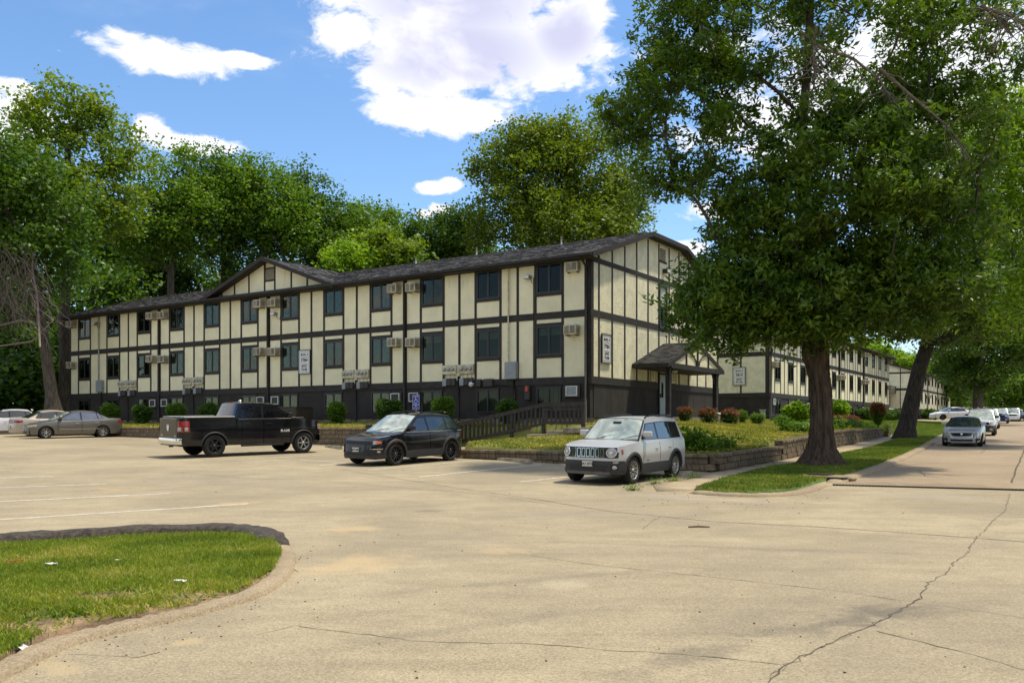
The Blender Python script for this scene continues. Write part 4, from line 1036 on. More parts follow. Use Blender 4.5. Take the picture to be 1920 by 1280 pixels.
# ================================================================== WALLS, STEPS, STREET FURNITURE
def block_mat(name, c): return pm(name, c, .92, var=.35, ns=6, bump=1.0, bs=18, bdist=.03, island=.22, col2=tuple(k * .45 for k in c))
M_blkw = block_mat("split_block", (.190, .142, .085)); M_cap = block_mat("cap_block", (.225, .168, .10))
_bv = []
for i in range(5):
    mb = MB(); mb.bbox(-.208, .208, -.13 - .012 * (i % 3), .12, 0, .192, .014); me = mb.mesh("block"); me.materials.append(M_blkw); _bv.append(me)
_cv = []
for i in range(3):
    mb = MB(); mb.bbox(-.212, .212, -.165 - .008 * i, .14, 0, .105, .012); me = mb.mesh("cap_block"); me.materials.append(M_cap); _cv.append(me)
def block_wall(line, topf, label, groundf=hp, seed=1, depth_rows=5):
    """line walked so that its visible face is on the right hand side"""
    rnd = random.Random(seed); line = [Vector(p) for p in line]
    W = empty("retaining_wall", (0, 0, 0), 0, label, 'retaining wall', 'grey brown block retaining walls')
    seg = [0]
    for a, b in zip(line[:-1], line[1:]): seg.append(seg[-1] + (b - a).length)
    def pt(d):
        for k in range(len(line) - 1):
            if d <= seg[k + 1] or k == len(line) - 2:
                t = (line[k + 1] - line[k]).normalized(); return line[k] + t * (d - seg[k]), t
    n = int(seg[-1] / .424)
    for i in range(n):
        d = (i + .5) * .424; p, t = pt(d); a = math.atan2(t.y, t.x); zt = topf(p)
        o = link("cap_block", _cv[rnd.randrange(3)], None, W, (p.x, p.y, zt - .107 + rnd.uniform(-.004, .004)), a + rnd.uniform(-.012, .012))
        for r in range(depth_rows):
            z = zt - .107 - (r + 1) * .196
            dd = d + (.212 if r % 2 else 0); q, t2 = pt(min(dd, seg[-1])); g0 = groundf(*q)
            if z + .192 < g0 + .01: break
            link("block", _bv[rnd.randrange(5)], None, W, (q.x + rnd.uniform(-.006, .006), q.y + rnd.uniform(-.006, .006), z), math.atan2(t2.y, t2.x) + rnd.uniform(-.015, .015))
    return W
M_back = pm("wall_shadow_fill", (.06, .045, .03), .95)
# front wall: from left end to corner; face towards camera (-B): walking along -A has right side = -B
def P_(t, s): return Vector(ts(t, s))
block_wall([P_(9.5, 0), P_(0, 0)], lambda p: .745, 'low block wall behind the silver compact SUV and the single wheel stop', seed=2)
block_wall([P_(9.5, 2.2), P_(9.5, .2)], lambda p: .745, 'short return of the low block wall beside the bottom of the steps', seed=7)
stl = [Vector((.0, .0))]
def top_st(p):
    s = tsof(*p)[1]; return interp(s, [0, 6.2, 6.21, 17, 33, 60], [.745, .86, 1.05, 1.36, 1.43, 1.43])
block_wall(WL, top_st, 'long stepped block wall running beside the sidewalk behind the tree trunk', groundf=lambda x, y: hwalk(x, y), seed=3)
pe = WL[-1]; dirw = (WL[-1] - WL[-2]).normalized()
block_wall([pe + dirw * .1 + Vector((.25, -.1)), pe + dirw * 1.9 + Vector((.25, -.1))], lambda p: 1.62, 'taller pillar-like block end of the sidewalk wall with an orange-tipped shrub', groundf=lambda x, y: hwalk(x, y), seed=4, depth_rows=6)
block_wall([P_(49, 3.9), P_(14.3, 3.9)], lambda p: 1.50, 'long block wall behind the pickup and the grey sedan', seed=5, depth_rows=6)
block_wall([P_(14.2, 3.95), P_(14.2, 6.3)], lambda p: 1.50, 'short block wall return hidden behind the black compact SUV', seed=6)
for poly in ([P_(9.4, .1), P_(0, .1), P_(.1, .25), P_(9.4, .25)],):
    pass

# steps
ST = empty("steps", (0, 0, 0), 0, 'wide concrete-edged garden steps climbing from the car park to the building corner', 'steps')
zs = [.76, .92, 1.08, 1.24, 1.40, 1.52]
M_step = pm("step_stone", (.36, .29, .20), .9, var=.35, ns=3, bump=.6, bs=20)
for i, z in enumerate(zs):
    t1 = 12.4 - i * .98; t0 = t1 - 1.25 if i < 5 else 6.2
    if i == 5: t0, t1 = 6.0, 7.7
    mb = MB(); mb.bbox(-(t1 - t0) / 2, (t1 - t0) / 2, -.72, .72, z - .22, z, .015); me = mb.build("step", M_step, ST)
    c = P_((t0 + t1) / 2, 5.45 - .08 * i); me.location = (c.x, c.y, 0); me.rotation_euler = (0, 0, YAW)
mb = MB(); mb.grid([[(*ts(t, s), z) for t, z in ((13.9, .55), (12.5, .62), (9, 1.15), (6.5, 1.58))] for s in (4.75, 5.5, 6.35)], True)
tag(mb.build("soil_slope", M_dirt), 'bare soil slope under the steps and railing', kind='structure')

# railing
RL = empty("wooden_railing", (loc_b1(0, -2.5).x, loc_b1(0, -2.5).y, 0), YAW, 'dark brown wooden railing rising beside the steps to the building corner', 'railing')
M_rail = pm("railing_wood", (.036, .029, .022), .7, var=.35, ns=8, bump=.3, bs=40, island=.15, streak=(1, 1, .3))
def rz_top(x): return interp(x, [-5.9, -.85, 1.1], [1.55, 2.49, 2.51])
def rz_bot(x): return interp(x, [-5.9, -.85, -.84, 1.1], [.72, 1.62, 1.66, 1.66])
for x, ex in ((-5.75, 0), (-2.46, 0), (-.85, 0), (1.02, 0)):
    mb = MB(); mb.bbox(x - .07, x + .07, -.07, .07, rz_bot(x) - .45, rz_top(x) + (.0), .008); mb.build("post", M_rail, RL)
for a, b in ((-5.9, -.85), (-.85, 1.08)):
    mb = MB(); z0_, z1_ = rz_top(a), rz_top(b); mb.prism([(a, z0_), (b, z1_), (b, z1_ + .05), (a, z0_ + .05)], 'y', -.10, .10); mb.build("handrail", M_rail, RL)
    mb = MB(); mb.prism([(a, z0_ - .12), (b, z1_ - .12), (b, z1_ - .005), (a, z0_ - .005)], 'y', -.10, -.072); mb.build("top_rail", M_rail, RL)
    zb0, zb1 = rz_bot(a + (.01 if a > -1 else 0)), rz_bot(b); mb = MB(); mb.prism([(a, zb0 - .02), (b, zb1 - .02), (b, zb1 + .10), (a, zb0 + .10)], 'y', -.10, -.072); mb.build("bottom_rail", M_rail, RL)
mb = MB(); mb.prism([(-.85, 2.22), (1.08, 2.22), (1.08, 2.30), (-.85, 2.30)], 'y', -.10, -.072); mb.build("middle_rail", M_rail, RL)
for a, b, n in ((-5.68, -2.53, 14), (-2.39, -.92, 7), (-.78, .95, 8)):
    for k in range(n):
        x = a + (b - a) * (k + .5) / n; mb = MB(); mb.box(x - .045, x + .045, -.070, -.035, rz_bot(x), rz_top(x) - .02); mb.build("baluster", M_rail, RL)

# wheel stops
M_stop = pm("wheel_stop_concrete", (.40, .325, .225), .9, var=.3, ns=4, bump=.6, bs=30)
def wheel_stop(a, b, label):
    a, b = gp(*a), gp(*b); c = (a + b) / 2; d = (b - a); Ln = max(1.2, min(1.95, d.length)); an = math.atan2(d.y, d.x)
    mb = MB(); mb.prism([(-.09, 0), (.09, 0), (.06, .125), (-.06, .125)], 'x', -Ln / 2 + .04, Ln / 2 - .04)
    mb.prism([(-.08, 0), (.08, 0), (.045, .09), (-.045, .09)], 'x', -Ln / 2, -Ln / 2 + .0399); mb.prism([(-.08, 0), (.08, 0), (.045, .09), (-.045, .09)], 'x', Ln / 2 - .0399, Ln / 2)
    o = mb.build("wheel_stop", M_stop); o.location = (c.x, c.y, hp(*c) - .01); o.rotation_euler = (0, 0, an); tag(o, label, 'wheel stop', 'concrete wheel stops')
wheel_stop((922, 861), (1011, 871), 'fully visible wheel stop left of the silver compact SUV')
wheel_stop((1045, 873), (1118, 883), 'wheel stop half hidden behind the front of the silver compact SUV')
wheel_stop((1255, 893), (1296, 889), 'wheel stop poking out behind the rear tyre of the silver compact SUV')
wheel_stop((815, 855), (870, 859), 'wheel stop under the rear of the black compact SUV')
wheel_stop((864, 851), (895, 855), 'light wheel stop behind the black compact SUV at the bottom of the steps')
wheel_stop((606, 837), (646, 843), 'wheel stop between the pickup and the black compact SUV')
wheel_stop((243, 817), (283, 821), 'wheel stop just behind the pickup tail beside the grey sedan')
wheel_stop((206, 813), (236, 816), 'wheel stop at the rear bumper of the grey sedan')

# accessible parking sign
def tsol(u, s):
    k = (u - CU) / F; return (6 + .551 * s - k * (26.3 + .834 * s)) / (.834 + .551 * k)
def on_s(u, s): return P_(tsol(u, s), s)
def on_t(u, t):
    k = (u - CU) / F; s = (k * (26.3 + .551 * t) - 6 + .834 * t) / (.551 - .834 * k); return P_(t, s)
c = on_s(780, 4.5); SG = empty("parking_sign", (c.x, c.y, 0), R(-3), 'blue accessible parking sign on a post above the black compact SUV', 'sign')
M_blue = pm("sign_blue", (.012, .045, .36), .4, var=.05)
mb = MB(); mb.bbox(-.15, .15, -.02, 0, 2.28, 2.92, .004); mb.build("panel", M_blue, SG)
mb = MB()
for a in ((-.145, -.135, 2.29, 2.91), (.135, .145, 2.29, 2.91), (-.135, .135, 2.90, 2.91), (-.135, .135, 2.29, 2.30)): mb.box(a[0], a[1], -.026, -.021, a[2], a[3])
mb.build("border_line", M_white, SG)
mb = MB(); mb.tube([(0, .03, 1.2), (0, .03, 2.85)], .025, 8); mb.build("post", M_pipe, SG)
text_obj("RESERVED", .05, (0, -.022, 2.85), SG, M_white); text_obj("PARKING", .062, (0, -.022, 2.50), SG, M_white); text_obj("VAN", .05, (0, -.022, 2.43), SG, M_white); text_obj("ACCESSIBLE", .038, (0, -.022, 2.36), SG, M_white)
mb = MB(); mb.lathe([(0, -.004), (.022, -.004), (.022, 0)], (-.02, -.022, 2.79), 'y', 12)
mb.tube([(-.015, -.024, 2.765), (-.01, -.024, 2.69), (.05, -.024, 2.69), (.08, -.024, 2.61), (.1, -.024, 2.61)], .011, 5)
mb.tube([(-.015, -.024, 2.735), (.045, -.024, 2.735)], .009, 5)
pts = [(-.005 + .075 * math.cos(a), -.024, 2.64 + .075 * math.sin(a)) for a in [R(100 + 25 * k) for k in range(10)]]; mb.tube(pts, .010, 5)
mb.build("wheelchair_symbol", M_white, SG)

# condenser box, utility pedestal, bollard, stump, meters
def cabinet(name, p, z, rz, w, d, h, mat, label, cat, lid=.04, fins=False):
    E_ = empty(name, (p.x, p.y, z), rz, label, cat)
    mb = MB(); mb.bbox(-w / 2, w / 2, -d / 2, d / 2, -.3, h - lid, .02); mb.build("body", mat, E_)
    mb = MB(); mb.bbox(-w / 2 - .03, w / 2 + .03, -d / 2 - .03, d / 2 + .03, h - lid + .001, h, .01); mb.build("lid", mat, E_)
    if fins:
        for k in range(8): mb = MB(); mb.box(-w / 2 + .08, w / 2 - .08, -d / 2 - .015, -d / 2 - .002, .12 + k * .09, .16 + k * .09); mb.build("louvre", M_acd, E_)
    return E_
c = on_s(552, 7.0); cabinet("utility_cabinet", c, hbed(*c), YAW, 1.5, 1.2, .95, pm("cabinet_brown", (.055, .04, .028), .7), 'dark brown utility cabinet against the base wall above the pickup bonnet', 'cabinet', fins=True)
c = on_t(1430, 6.6); cabinet("utility_pedestal", c, hlawn(*c), YAW, .26, .2, .75, pm("pedestal_green", (.36, .42, .34), .6), 'slim pale green utility pedestal at the corner of the second block', 'pedestal')
c = on_t(1456, 7.6); cabinet("transformer_box", c, hlawn(*c), YAW2, .9, .6, .42, pm("transformer_green", (.10, .17, .13), .6), 'low green transformer box beside the corner of the second block', 'utility box')
c = on_t(1346, 5.6); BO = empty("bollard", (c.x, c.y, hlawn(*c)), 0, 'short pale bollard between the two groups of red shrubs', 'bollard')
mb = MB(); mb.lathe([(.11, -.2), (.11, .42), (.09, .45)], n=16, axis='z'); mb.build("post", pm("bollard_tan", (.30, .25, .17), .8), BO)
mb = MB(); mb.lathe([(.13, .45), (.13, .51), (.0, .54)], n=16, axis='z'); mb.build("cap", M_white, BO)
c = on_t(1307, 1.6); z = hlawn(*c); mb = MB(); mb.lathe([(.26, -.2), (.22, .05), (.19, .22), (.16, .24), (.05, .20), (0, .20)], (c.x, c.y, z), 'z', 12)
tag(mb.build("tree_stump", pm("stump_bark", (.05, .038, .028), .9, bump=1, bs=20, var=.4)), 'small dark stump standing in the raised lawn behind the silver compact SUV', 'stump')

# storm drain and trench grate
c0, c1 = gp(1520, 898), gp(1552, 900); SD = empty("storm_drain", (c1.x, c1.y, hp(*c1)), math.atan2((c1 - c0).y, (c1 - c0).x), 'curb storm drain with a dark metal lid at the foot of the thick tree', 'storm drain')
M_iron = pm("cast_iron", (.03, .028, .026), .6, metal=.6, var=.3, ns=12, bump=.5, bs=30)
mb = MB(); mb.bbox(-.75, .42, -.25, .42, -.05, .13, .03); mb.build("concrete_frame", M_kerb, SD)
mb = MB(); mb.bbox(-.55, .05, -.10, .32, .131, .165, .012); mb.build("lid", M_iron, SD)
mb = MB(); mb.box(.10, .55, -.30, -.02, -.02, .10); mb.build("inlet_mouth", M_black, SD)
mb = MB(); mb.bbox(.15, .65, .02, .35, .0, .11, .04); mb.build("hood_stone", M_kerb, SD)
TD = empty("trench_drain", (TR0.x, TR0.y, 0), math.atan2(trd.y, trd.x), 'long black trench grate crossing the mouth of the street', 'drain grate')
Ln = 14.; mb = MB(); n = 30
zt_ = lambda d: hp(*(TR0 + trd * d))
mbf = MB()
for k in range(n):
    d0, d1 = Ln * k / n, Ln * (k + 1) / n; z0_, z1_ = zt_(d0) + .008, zt_(d1) + .008
    for y0_, y1_, mbb, dz in ((-.13, .17, mb, 0.), (-.17, -.13, mbf, .012), (.17, .21, mbf, .012)):
        mbb.add([(d0, y0_, z0_ + dz), (d1, y0_, z1_ + dz), (d1, y1_, z1_ + dz), (d0, y1_, z0_ + dz)], [(0, 1, 2, 3)])
mb.build("channel", M_black, TD); mbf.build("frame", M_iron, TD)
k = 0
while k * .075 < Ln:
    d = k * .075; mb = MB(); zz = zt_(d) + .010
    if k < 190: mb.box(d, d + .035, -.128, .168, zz, zz + .014); mb.build("grate_bar", M_iron, TD)
    k += 1

# ================================================================== FOLIAGE
def leaf_mesh(name, C, per, rad, L, W, rng, droop=.25, up=.55, fold=.12, sizevar=.35, align=None):
    C = np.asarray(C, float); n = len(C) * per
    pos = np.repeat(C, per, 0) + rng.normal(0, 1, (n, 3)) * np.asarray(rad) * .5
    d = rng.normal(0, 1, (n, 3)); d[:, 2] = d[:, 2] * .55 - droop
    if align is not None: d = d * .45 + align
    d /= np.linalg.norm(d, axis=1, keepdims=True) + 1e-9
    nr = rng.normal(0, 1, (n, 3)); nr[:, 2] = np.abs(nr[:, 2]) + up
    s = np.cross(d, nr); s /= np.linalg.norm(s, axis=1, keepdims=True) + 1e-9
    nn = np.cross(s, d)
    k = (1 + rng.uniform(-sizevar, sizevar, (n, 1)))
    hl, hw = d * L * k / 2, s * W * k / 2; fo = nn * W * fold * k
    V = np.stack([pos - hl, pos + hw * 1. + hl * -.05 + fo, pos + hl, pos - hw + hl * -.05 + fo], 1).reshape(-1, 3)
    me = bpy.data.meshes.new(name); me.vertices.add(4 * n); me.vertices.foreach_set('co', V.astype(np.float32).ravel())
    me.loops.add(4 * n); me.loops.foreach_set('vertex_index', np.arange(4 * n, dtype=np.int32))
    me.polygons.add(n); me.polygons.foreach_set('loop_start', np.arange(0, 4 * n, 4, dtype=np.int32)); me.polygons.foreach_set('loop_total', np.full(n, 4, np.int32))
    me.update(calc_edges=True); return me
def sample_env(envs, n, rng, shell=.45):
    """points in a union of ellipsoids, thinned towards the middle"""
    w = np.array([e[6] if len(e) > 6 else e[3] * e[4] * e[5] for e in envs], float); w /= w.sum()
    idx = rng.choice(len(envs), n, p=w); E = np.array([e[:6] for e in envs])[idx]
    d = rng.normal(0, 1, (n, 3)); d /= np.linalg.norm(d, axis=1, keepdims=True)
    r = (shell ** 3 + (1 - shell ** 3) * rng.random((n, 1))) ** (1 / 3)
    return E[:, :3] + d * r * E[:, 3:6]
def grow(trunk, cents, rng, step=1.0, start=2):
    """connect every twig centre to the growing skeleton; returns nodes, parents, loads"""
    pos = [np.array(p, float) for p in trunk]; par = [-1] + list(range(len(trunk) - 1))
    root = pos[start]; order = np.argsort(np.linalg.norm(cents - root, axis=1)); tips = []
    cap = 4000 + len(cents) * 12; A = np.zeros((cap, 3)); n = len(pos); A[:n] = pos; lenp = np.zeros(cap)
    for i in range(1, n): lenp[i] = lenp[i - 1] + np.linalg.norm(A[i] - A[i - 1])
    for ci in order:
        c = cents[ci]; D = A[start:n] - c; dist = np.linalg.norm(D, axis=1)
        pen = np.where(D[:, 2] > 0, D[:, 2] * .55, 0)                # prefer growing upwards
        j = int(np.argmin(dist + .22 * lenp[start:n] + pen)) + start
        k = max(1, int(dist[j - start] / step)); a = A[j].copy(); p = j
        bend = rng.normal(0, .10 * dist[j - start], 3); bend[2] = abs(bend[2]) * .9 + .05 * dist[j - start]
        for q in range(1, k + 1):
            f = q / k; x = a + (c - a) * f + bend * math.sin(math.pi * f)
            if n >= cap: break
            A[n] = x; par.append(p); lenp[n] = lenp[p] + np.linalg.norm(x - A[p]); p = n; n += 1
        tips.append(p)
    load = np.zeros(n)
    for t in tips:
        p = t
        while p >= 0: load[p] += 1; p = par[p]
    return A[:n], par, load, tips
def wood_mesh(A, par, load, r0, ntrunk, rtip=.018, tr=None, sides=6, minr=0., name="trunk", flare=1.0, rng=None, hero=False):
    mb = MB(); n = len(A); mx = load.max(); rad = np.maximum(rtip, r0 * (load / mx) ** .46)
    if tr is not None:
        for i in range(ntrunk): rad[i] = tr[i]
        for i in range(ntrunk, n): rad[i] = min(rad[i], tr[-1] * .9 if par[i] >= 0 else rad[i], rad[par[i]] * .96)
    # chains
    kids = [[] for _ in range(n)]
    for i, p in enumerate(par):
        if p >= 0: kids[p].append(i)
    done = set()
    stack = [(0, None)]
    while stack:
        i, frm = stack.pop(); chain = ([frm] if frm is not None else []) + [i]; cur = i
        while kids[cur]:
            ks = sorted(kids[cur], key=lambda k: -load[k] - (1e6 if k < ntrunk else 0)); nx = ks[0]
            for o in ks[1:]: stack.append((o, cur))
            chain.append(nx); cur = nx
        if len(chain) < 2: continue
        rr = [rad[c] for c in chain]
        if frm is not None: rr[0] = min(rad[frm], rr[1] * 1.35)
        if max(rr) < minr: continue
        big = max(rr) > .12
        mb.tube([A[c] for c in chain], rr, (12 if frm is None else 8 if big else 4 if max(rr) < .04 else 5), cap=False)
    return mb
M_bark = pm("grey_bark", (.125, .10, .072), .95, var=.5, ns=5, bump=1.4, bs=9, bdist=.08, streak=(2.2, 2.2, .35), col2=(.045, .034, .024))
M_barkd = pm("dark_bark", (.060, .046, .034), .95, var=.5, ns=5, bump=1.0, bs=9, bdist=.05, streak=(2.2, 2.2, .35))
LF = {
 'dark': leafmat("dark_green_leaf", [(.018, .045, .006), (.038, .085, .009), (.065, .125, .012), (.105, .155, .016)], .32),
 'mid': leafmat("mid_green_leaf", [(.030, .065, .007), (.062, .125, .010), (.095, .170, .013), (.15, .20, .02)], .38),
 'maple': leafmat("yellow_green_leaf", [(.045, .085, .008), (.085, .140, .011), (.125, .180, .014), (.19, .20, .02)], .40),
 'lime': leafmat("lime_leaf", [(.070, .145, .008), (.115, .205, .011), (.16, .25, .015), (.23, .30, .02)], .42),
 'olive': leafmat("olive_leaf", [(.040, .068, .008), (.078, .122, .010), (.125, .170, .013), (.19, .21, .022)], .34),
 'red': leafmat("red_leaf", [(.045, .03, .010), (.10, .04, .015), (.17, .055, .022), (.24, .10, .03)], .3),
 'ash': leafmat("ash_leaf", [(.020, .044, .006), (.045, .090, .009), (.080, .135, .012), (.140, .180, .018)], .36, rough=.42),
}
TRI = 0
def tree(label, base, top, r0, envs, ncent, sub, per, leaf, LW, crad, seed, name="tree", group=None, shell=.4, step=1.2, lean=None, bark=None, r1=None, minr=.03, trunkpts=None, droop=.25, mm=True, extra=None):
    """base/top: trunk ends (world). envs: crown ellipsoids (world). Crown and trunk are parts"""
    global TRI
    rng = np.random.default_rng(seed); base = Vector(base); top = Vector(top)
    T_ = empty(name, base, 0, label, 'tree', group)
    if trunkpts is None:
        k = 8; trunkpts = [base.lerp(top, i / k) + Vector((rng.normal(0, .06), rng.normal(0, .06), 0)) * (1 if 0 < i else 0) for i in range(k + 1)]
    trunk = [np.array(p) for p in trunkpts]
    cents = sample_env(envs, ncent, rng, shell)
    A, par, load, tips = grow(trunk, cents, rng, step, start=max(2, len(trunk) // 2) if r1 is None else max(2, len(trunk) // 3))
    nt = len(trunk); r1_ = r1 or r0 * .45
    tr = [r0 * (1 - (i / (nt - 1)) ** .8) + r1_ * (i / (nt - 1)) ** .8 for i in range(nt)]; tr[0] *= 1.35
    A0 = A - np.array(base)
    mb = wood_mesh(A0, par, load, r0 * .62, nt, tr=tr, minr=minr); mb.build("trunk", bark or M_bark, T_)
    # feathered twigs: leaf clusters round each centre
    C = np.repeat(cents, sub, 0) + rng.normal(0, 1, (len(cents) * sub, 3)) * np.array([crad, crad, crad * .7]) * .62
    me = leaf_mesh("crown", C - np.array(base), per, (crad * .55, crad * .55, crad * .42), LW[0], LW[1], rng, droop=droop)
    link("crown", me, LF[leaf], T_)
    if extra: extra(T_, A0, par, load, tips, rng)
    TRI += len(C) * per * 2
    return T_
def E(u, v, y, ru, rv, dm=None, w=None):
    """crown ellipsoid from its place in the photograph and distance y"""
    p = at(u, v, y); a, b = ru / F * y, rv / F * y
    e = (p.x, p.y, p.z, a, dm or a * .85, b)
    return e + (w,) if w else e
def gz(u, y): return hwood((u - CU) / F * y, y)
def bt(label, ub, y, r0, envs, nc, leaf, seed, LW=(.27, .18), ut=None, crad=1.2, sub=8, per=19, vt=None, **kw):
    x = (ub - CU) / F * y; cz = min(e[2] for e in envs)
    top = (envs[0][0], envs[0][1], envs[0][2]) if ut is None else tuple(at(ut, vt, y))
    kw.setdefault('group', 'trees beyond the long apartment block')
    return tree(label, (x, y, kw.pop('z', None) or gz(ub, y)), top, r0, envs, nc, sub, per, leaf, LW, crad, seed, **kw)

# --- trees behind and left of the long block
bt('dark leaning tree at the far left with dead vines on its trunk', 100, 56, .42, [E(45, 400, 56, 110, 110), E(-50, 380, 56, 110, 130), E(105, 500, 56, 60, 75), E(-20, 540, 57, 80, 80), E(20, 320, 57, 80, 60)], 190, 'dark', 11, (.30, .18), ut=50, vt=430, per=16, z=1.6, name="leaning_tree",
   trunkpts=[at(100, 772, 56), at(97, 740, 56), at(90, 690, 56), at(84, 650, 56), at(78, 600, 56), at(70, 550, 56), at(58, 500, 56), at(45, 440, 56)])
bt('tall yellow-green maple with visible limbs rising highest at the left', 120, 64, .5, [E(110, 220, 64, 85, 60), E(205, 290, 64, 60, 50), E(40, 250, 64, 60, 60), E(150, 380, 63, 110, 60), E(60, 350, 63, 80, 70), E(140, 180, 64, 45, 30), E(235, 262, 64, 38, 22)], 170, 'maple', 12, (.27, .20), ut=125, vt=300, crad=1.15, per=17, shell=.5, name="maple_tree", minr=.02)
bt('dense mid green tree right of the tall maple', 320, 72, .42, [E(320, 350, 72, 62, 80), E(285, 430, 71, 75, 65), E(370, 400, 72, 60, 75)], 130, 'mid', 13)
bt('broad green tree above the left half of the roof', 410, 76, .40, [E(420, 400, 76, 60, 95), E(390, 330, 76, 50, 45), E(455, 470, 75, 60, 70)], 130, 'dark', 14)
bt('rounded green tree directly behind the small cross gable', 505, 74, .38, [E(490, 380, 74, 58, 80), E(535, 430, 74, 55, 70), E(460, 330, 74, 35, 30)], 130, 'mid', 15)
bt('green tree right of the small cross gable, sloping down to the right', 590, 78, .36, [E(580, 410, 78, 52, 68), E(622, 460, 77, 50, 55), E(560, 345, 78, 30, 28)], 120, 'dark', 16)
bt('mid green tree above the centre of the roof', 660, 80, .33, [E(655, 440, 80, 48, 60), E(690, 480, 80, 45, 45)], 90, 'mid', 17)
bt('low green tree between the lime tree and the big olive tree', 745, 84, .33, [E(735, 450, 84, 48, 55), E(700, 430, 84, 35, 40), E(780, 470, 84, 40, 45)], 90, 'mid', 18)
bt('rounded darker tree just left of the big olive tree', 830, 84, .33, [E(825, 450, 84, 48, 50), E(870, 440, 84, 38, 52)], 90, 'dark', 19)
bt('bright lime young tree touching the roof line', 735, 64, .2, [E(730, 475, 64, 40, 30), E(760, 490, 64, 34, 22), E(700, 462, 64, 28, 28)], 60, 'maple', 20, (.3, .2), per=13, crad=1.0)
bt('small lime sapling cluster low above the roof right of the cross gable', 650, 62, .16, [E(655, 490, 62, 38, 25), E(628, 500, 62, 22, 18)], 32, 'lime', 21, (.26, .17), per=12, crad=.9)
bt('big round olive tree towering behind the right part of the roof', 1065, 80, .7, [E(1000, 320, 80, 85, 90), E(1110, 330, 80, 85, 95), E(950, 380, 79, 65, 60), E(1180, 385, 80, 58, 55), E(1035, 250, 80, 48, 40), E(1070, 430, 79, 130, 60), E(925, 310, 80, 45, 40), E(1210, 420, 80, 35, 40), E(905, 430, 80, 40, 40)], 430, 'olive', 22, (.29, .20), ut=1065, vt=330, per=19, crad=1.3, name="olive_tree")
# understory and second rank
UL = ['low dark foliage at the extreme left edge behind the white hatchback', 'dark foliage filling the woods edge above the champagne sedan roof', 'dark foliage beside the leaning trunk at the left', 'dark foliage just left of the far end of the long block',
      'deep shaded crown behind the dead vines at the left edge', 'shaded crown right of the leaning trunk', 'shaded crown above the far left end of the roof', 'shaded crown over the roof a little right of the far left end', 'shaded crown low behind the roof left of the small cross gable',
      'shaded crown low behind the peak of the small cross gable', 'shaded crown low behind the roof right of the small cross gable', 'shaded crown under the tall yellow-green maple', 'shaded crown between the tall maple and the dense mid green tree', 'shaded crown reaching out of the frame at the upper left', 'shaded crown low behind the lime young tree', 'shaded crown low behind the left side of the big olive tree']
for i, (u, v, y, ru, rv) in enumerate([(-80, 720, 60, 70, 60), (0, 700, 66, 70, 70), (70, 710, 70, 70, 60), (150, 680, 78, 70, 60), (-40, 640, 68, 90, 70), (60, 600, 74, 80, 90), (170, 560, 80, 90, 90), (280, 560, 92, 90, 70), (400, 560, 95, 90, 60), (520, 540, 98, 90, 55), (640, 530, 98, 80, 45), (170, 450, 86, 90, 70), (300, 470, 90, 90, 60), (-70, 500, 80, 90, 110), (760, 520, 98, 90, 40), (880, 500, 98, 80, 40)]):
    bt(UL[i], u + 10, y, .3, [E(u, v, y, ru, rv), E(u + 40, v + 20, y, ru * .6, rv * .8)], 75, 'dark', 40 + i, (.46, .32), per=13, crad=1.7, sub=6, group='understory trees of the dark woods')

# trees across the road behind the viewpoint: they show in the windows and paint of the parked cars
_bk = None
for i, (x, y, sc_) in enumerate([(-34, -24, 1.), (-22, -30, 1.15), (-10, -27, .95), (3, -31, 1.1), (15, -28, 1.), (28, -30, 1.15), (40, -22, 1.), (-46, -12, 1.1), (-55, 4, 1.), (52, -8, 1.1), (36, 6, 1.), (34, 20, .9), (36, 34, .95)]):
    if _bk is None:
        _bk = tree('leafy tree across the road, seen only in reflections', (x, y, 0), (x, y, 7), .35, [(x, y, 8.5, 5.5, 5.5, 4.5), (x + 1.5, y, 5, 4.5, 4.5, 3.0)], 150, 6, 12, 'dark', (.5, .34), 1.5, 300, name='roadside_tree', group='trees across the road')
    else:
        c_ = copy_tree(_bk); c_.location = (x, y, 0); c_.rotation_euler = (0, 0, i * 1.3); c_.scale = (sc_, sc_, sc_)
# dead vines
def vines():
    rng = random.Random(5); c = at(30, 560, 54.5)
    V = empty("dead_vine", (c.x, c.y, c.z), 0, 'grey tangle of dead vines hanging at the far left of the woods', 'vine'); 
    for k in range(9):
        mb = MB()
        for q in range(15):
            u = rng.uniform(-40, 85) if q % 3 else rng.uniform(0, 60); v = rng.uniform(450, 560); p = at(u, v, 54 + rng.uniform(-1, 1)) - c; pts = [p]
            dx_ = rng.uniform(-.25, .25)
            for i in range(rng.randint(6, 12)):
                p = p + Vector((dx_ + rng.uniform(-.2, .2), rng.uniform(-.15, .15), -rng.uniform(.1, .5))); pts.append(p)
            mb.tube(pts, [.018 * (1 - i / len(pts)) + .006 for i in range(len(pts))], 4)
        mb.build("vine_strands", pm("dead_vine_bark", (.17, .14, .11), .95, var=.3), V, kind='stuff')
    for pts in ([(-10, 650), (60, 640), (100, 600), (60, 570)], [(75, 650), (70, 560), (60, 500), (66, 455)], [(0, 610), (40, 600), (75, 610)]):
        mb = MB(); mb.tube([at(u, v, 54.2 + .1 * i) - c for i, (u, v) in enumerate(pts)], .06, 5); mb.build("dead_branch", pm("dead_wood", (.24, .20, .16), .9), V)
vines()

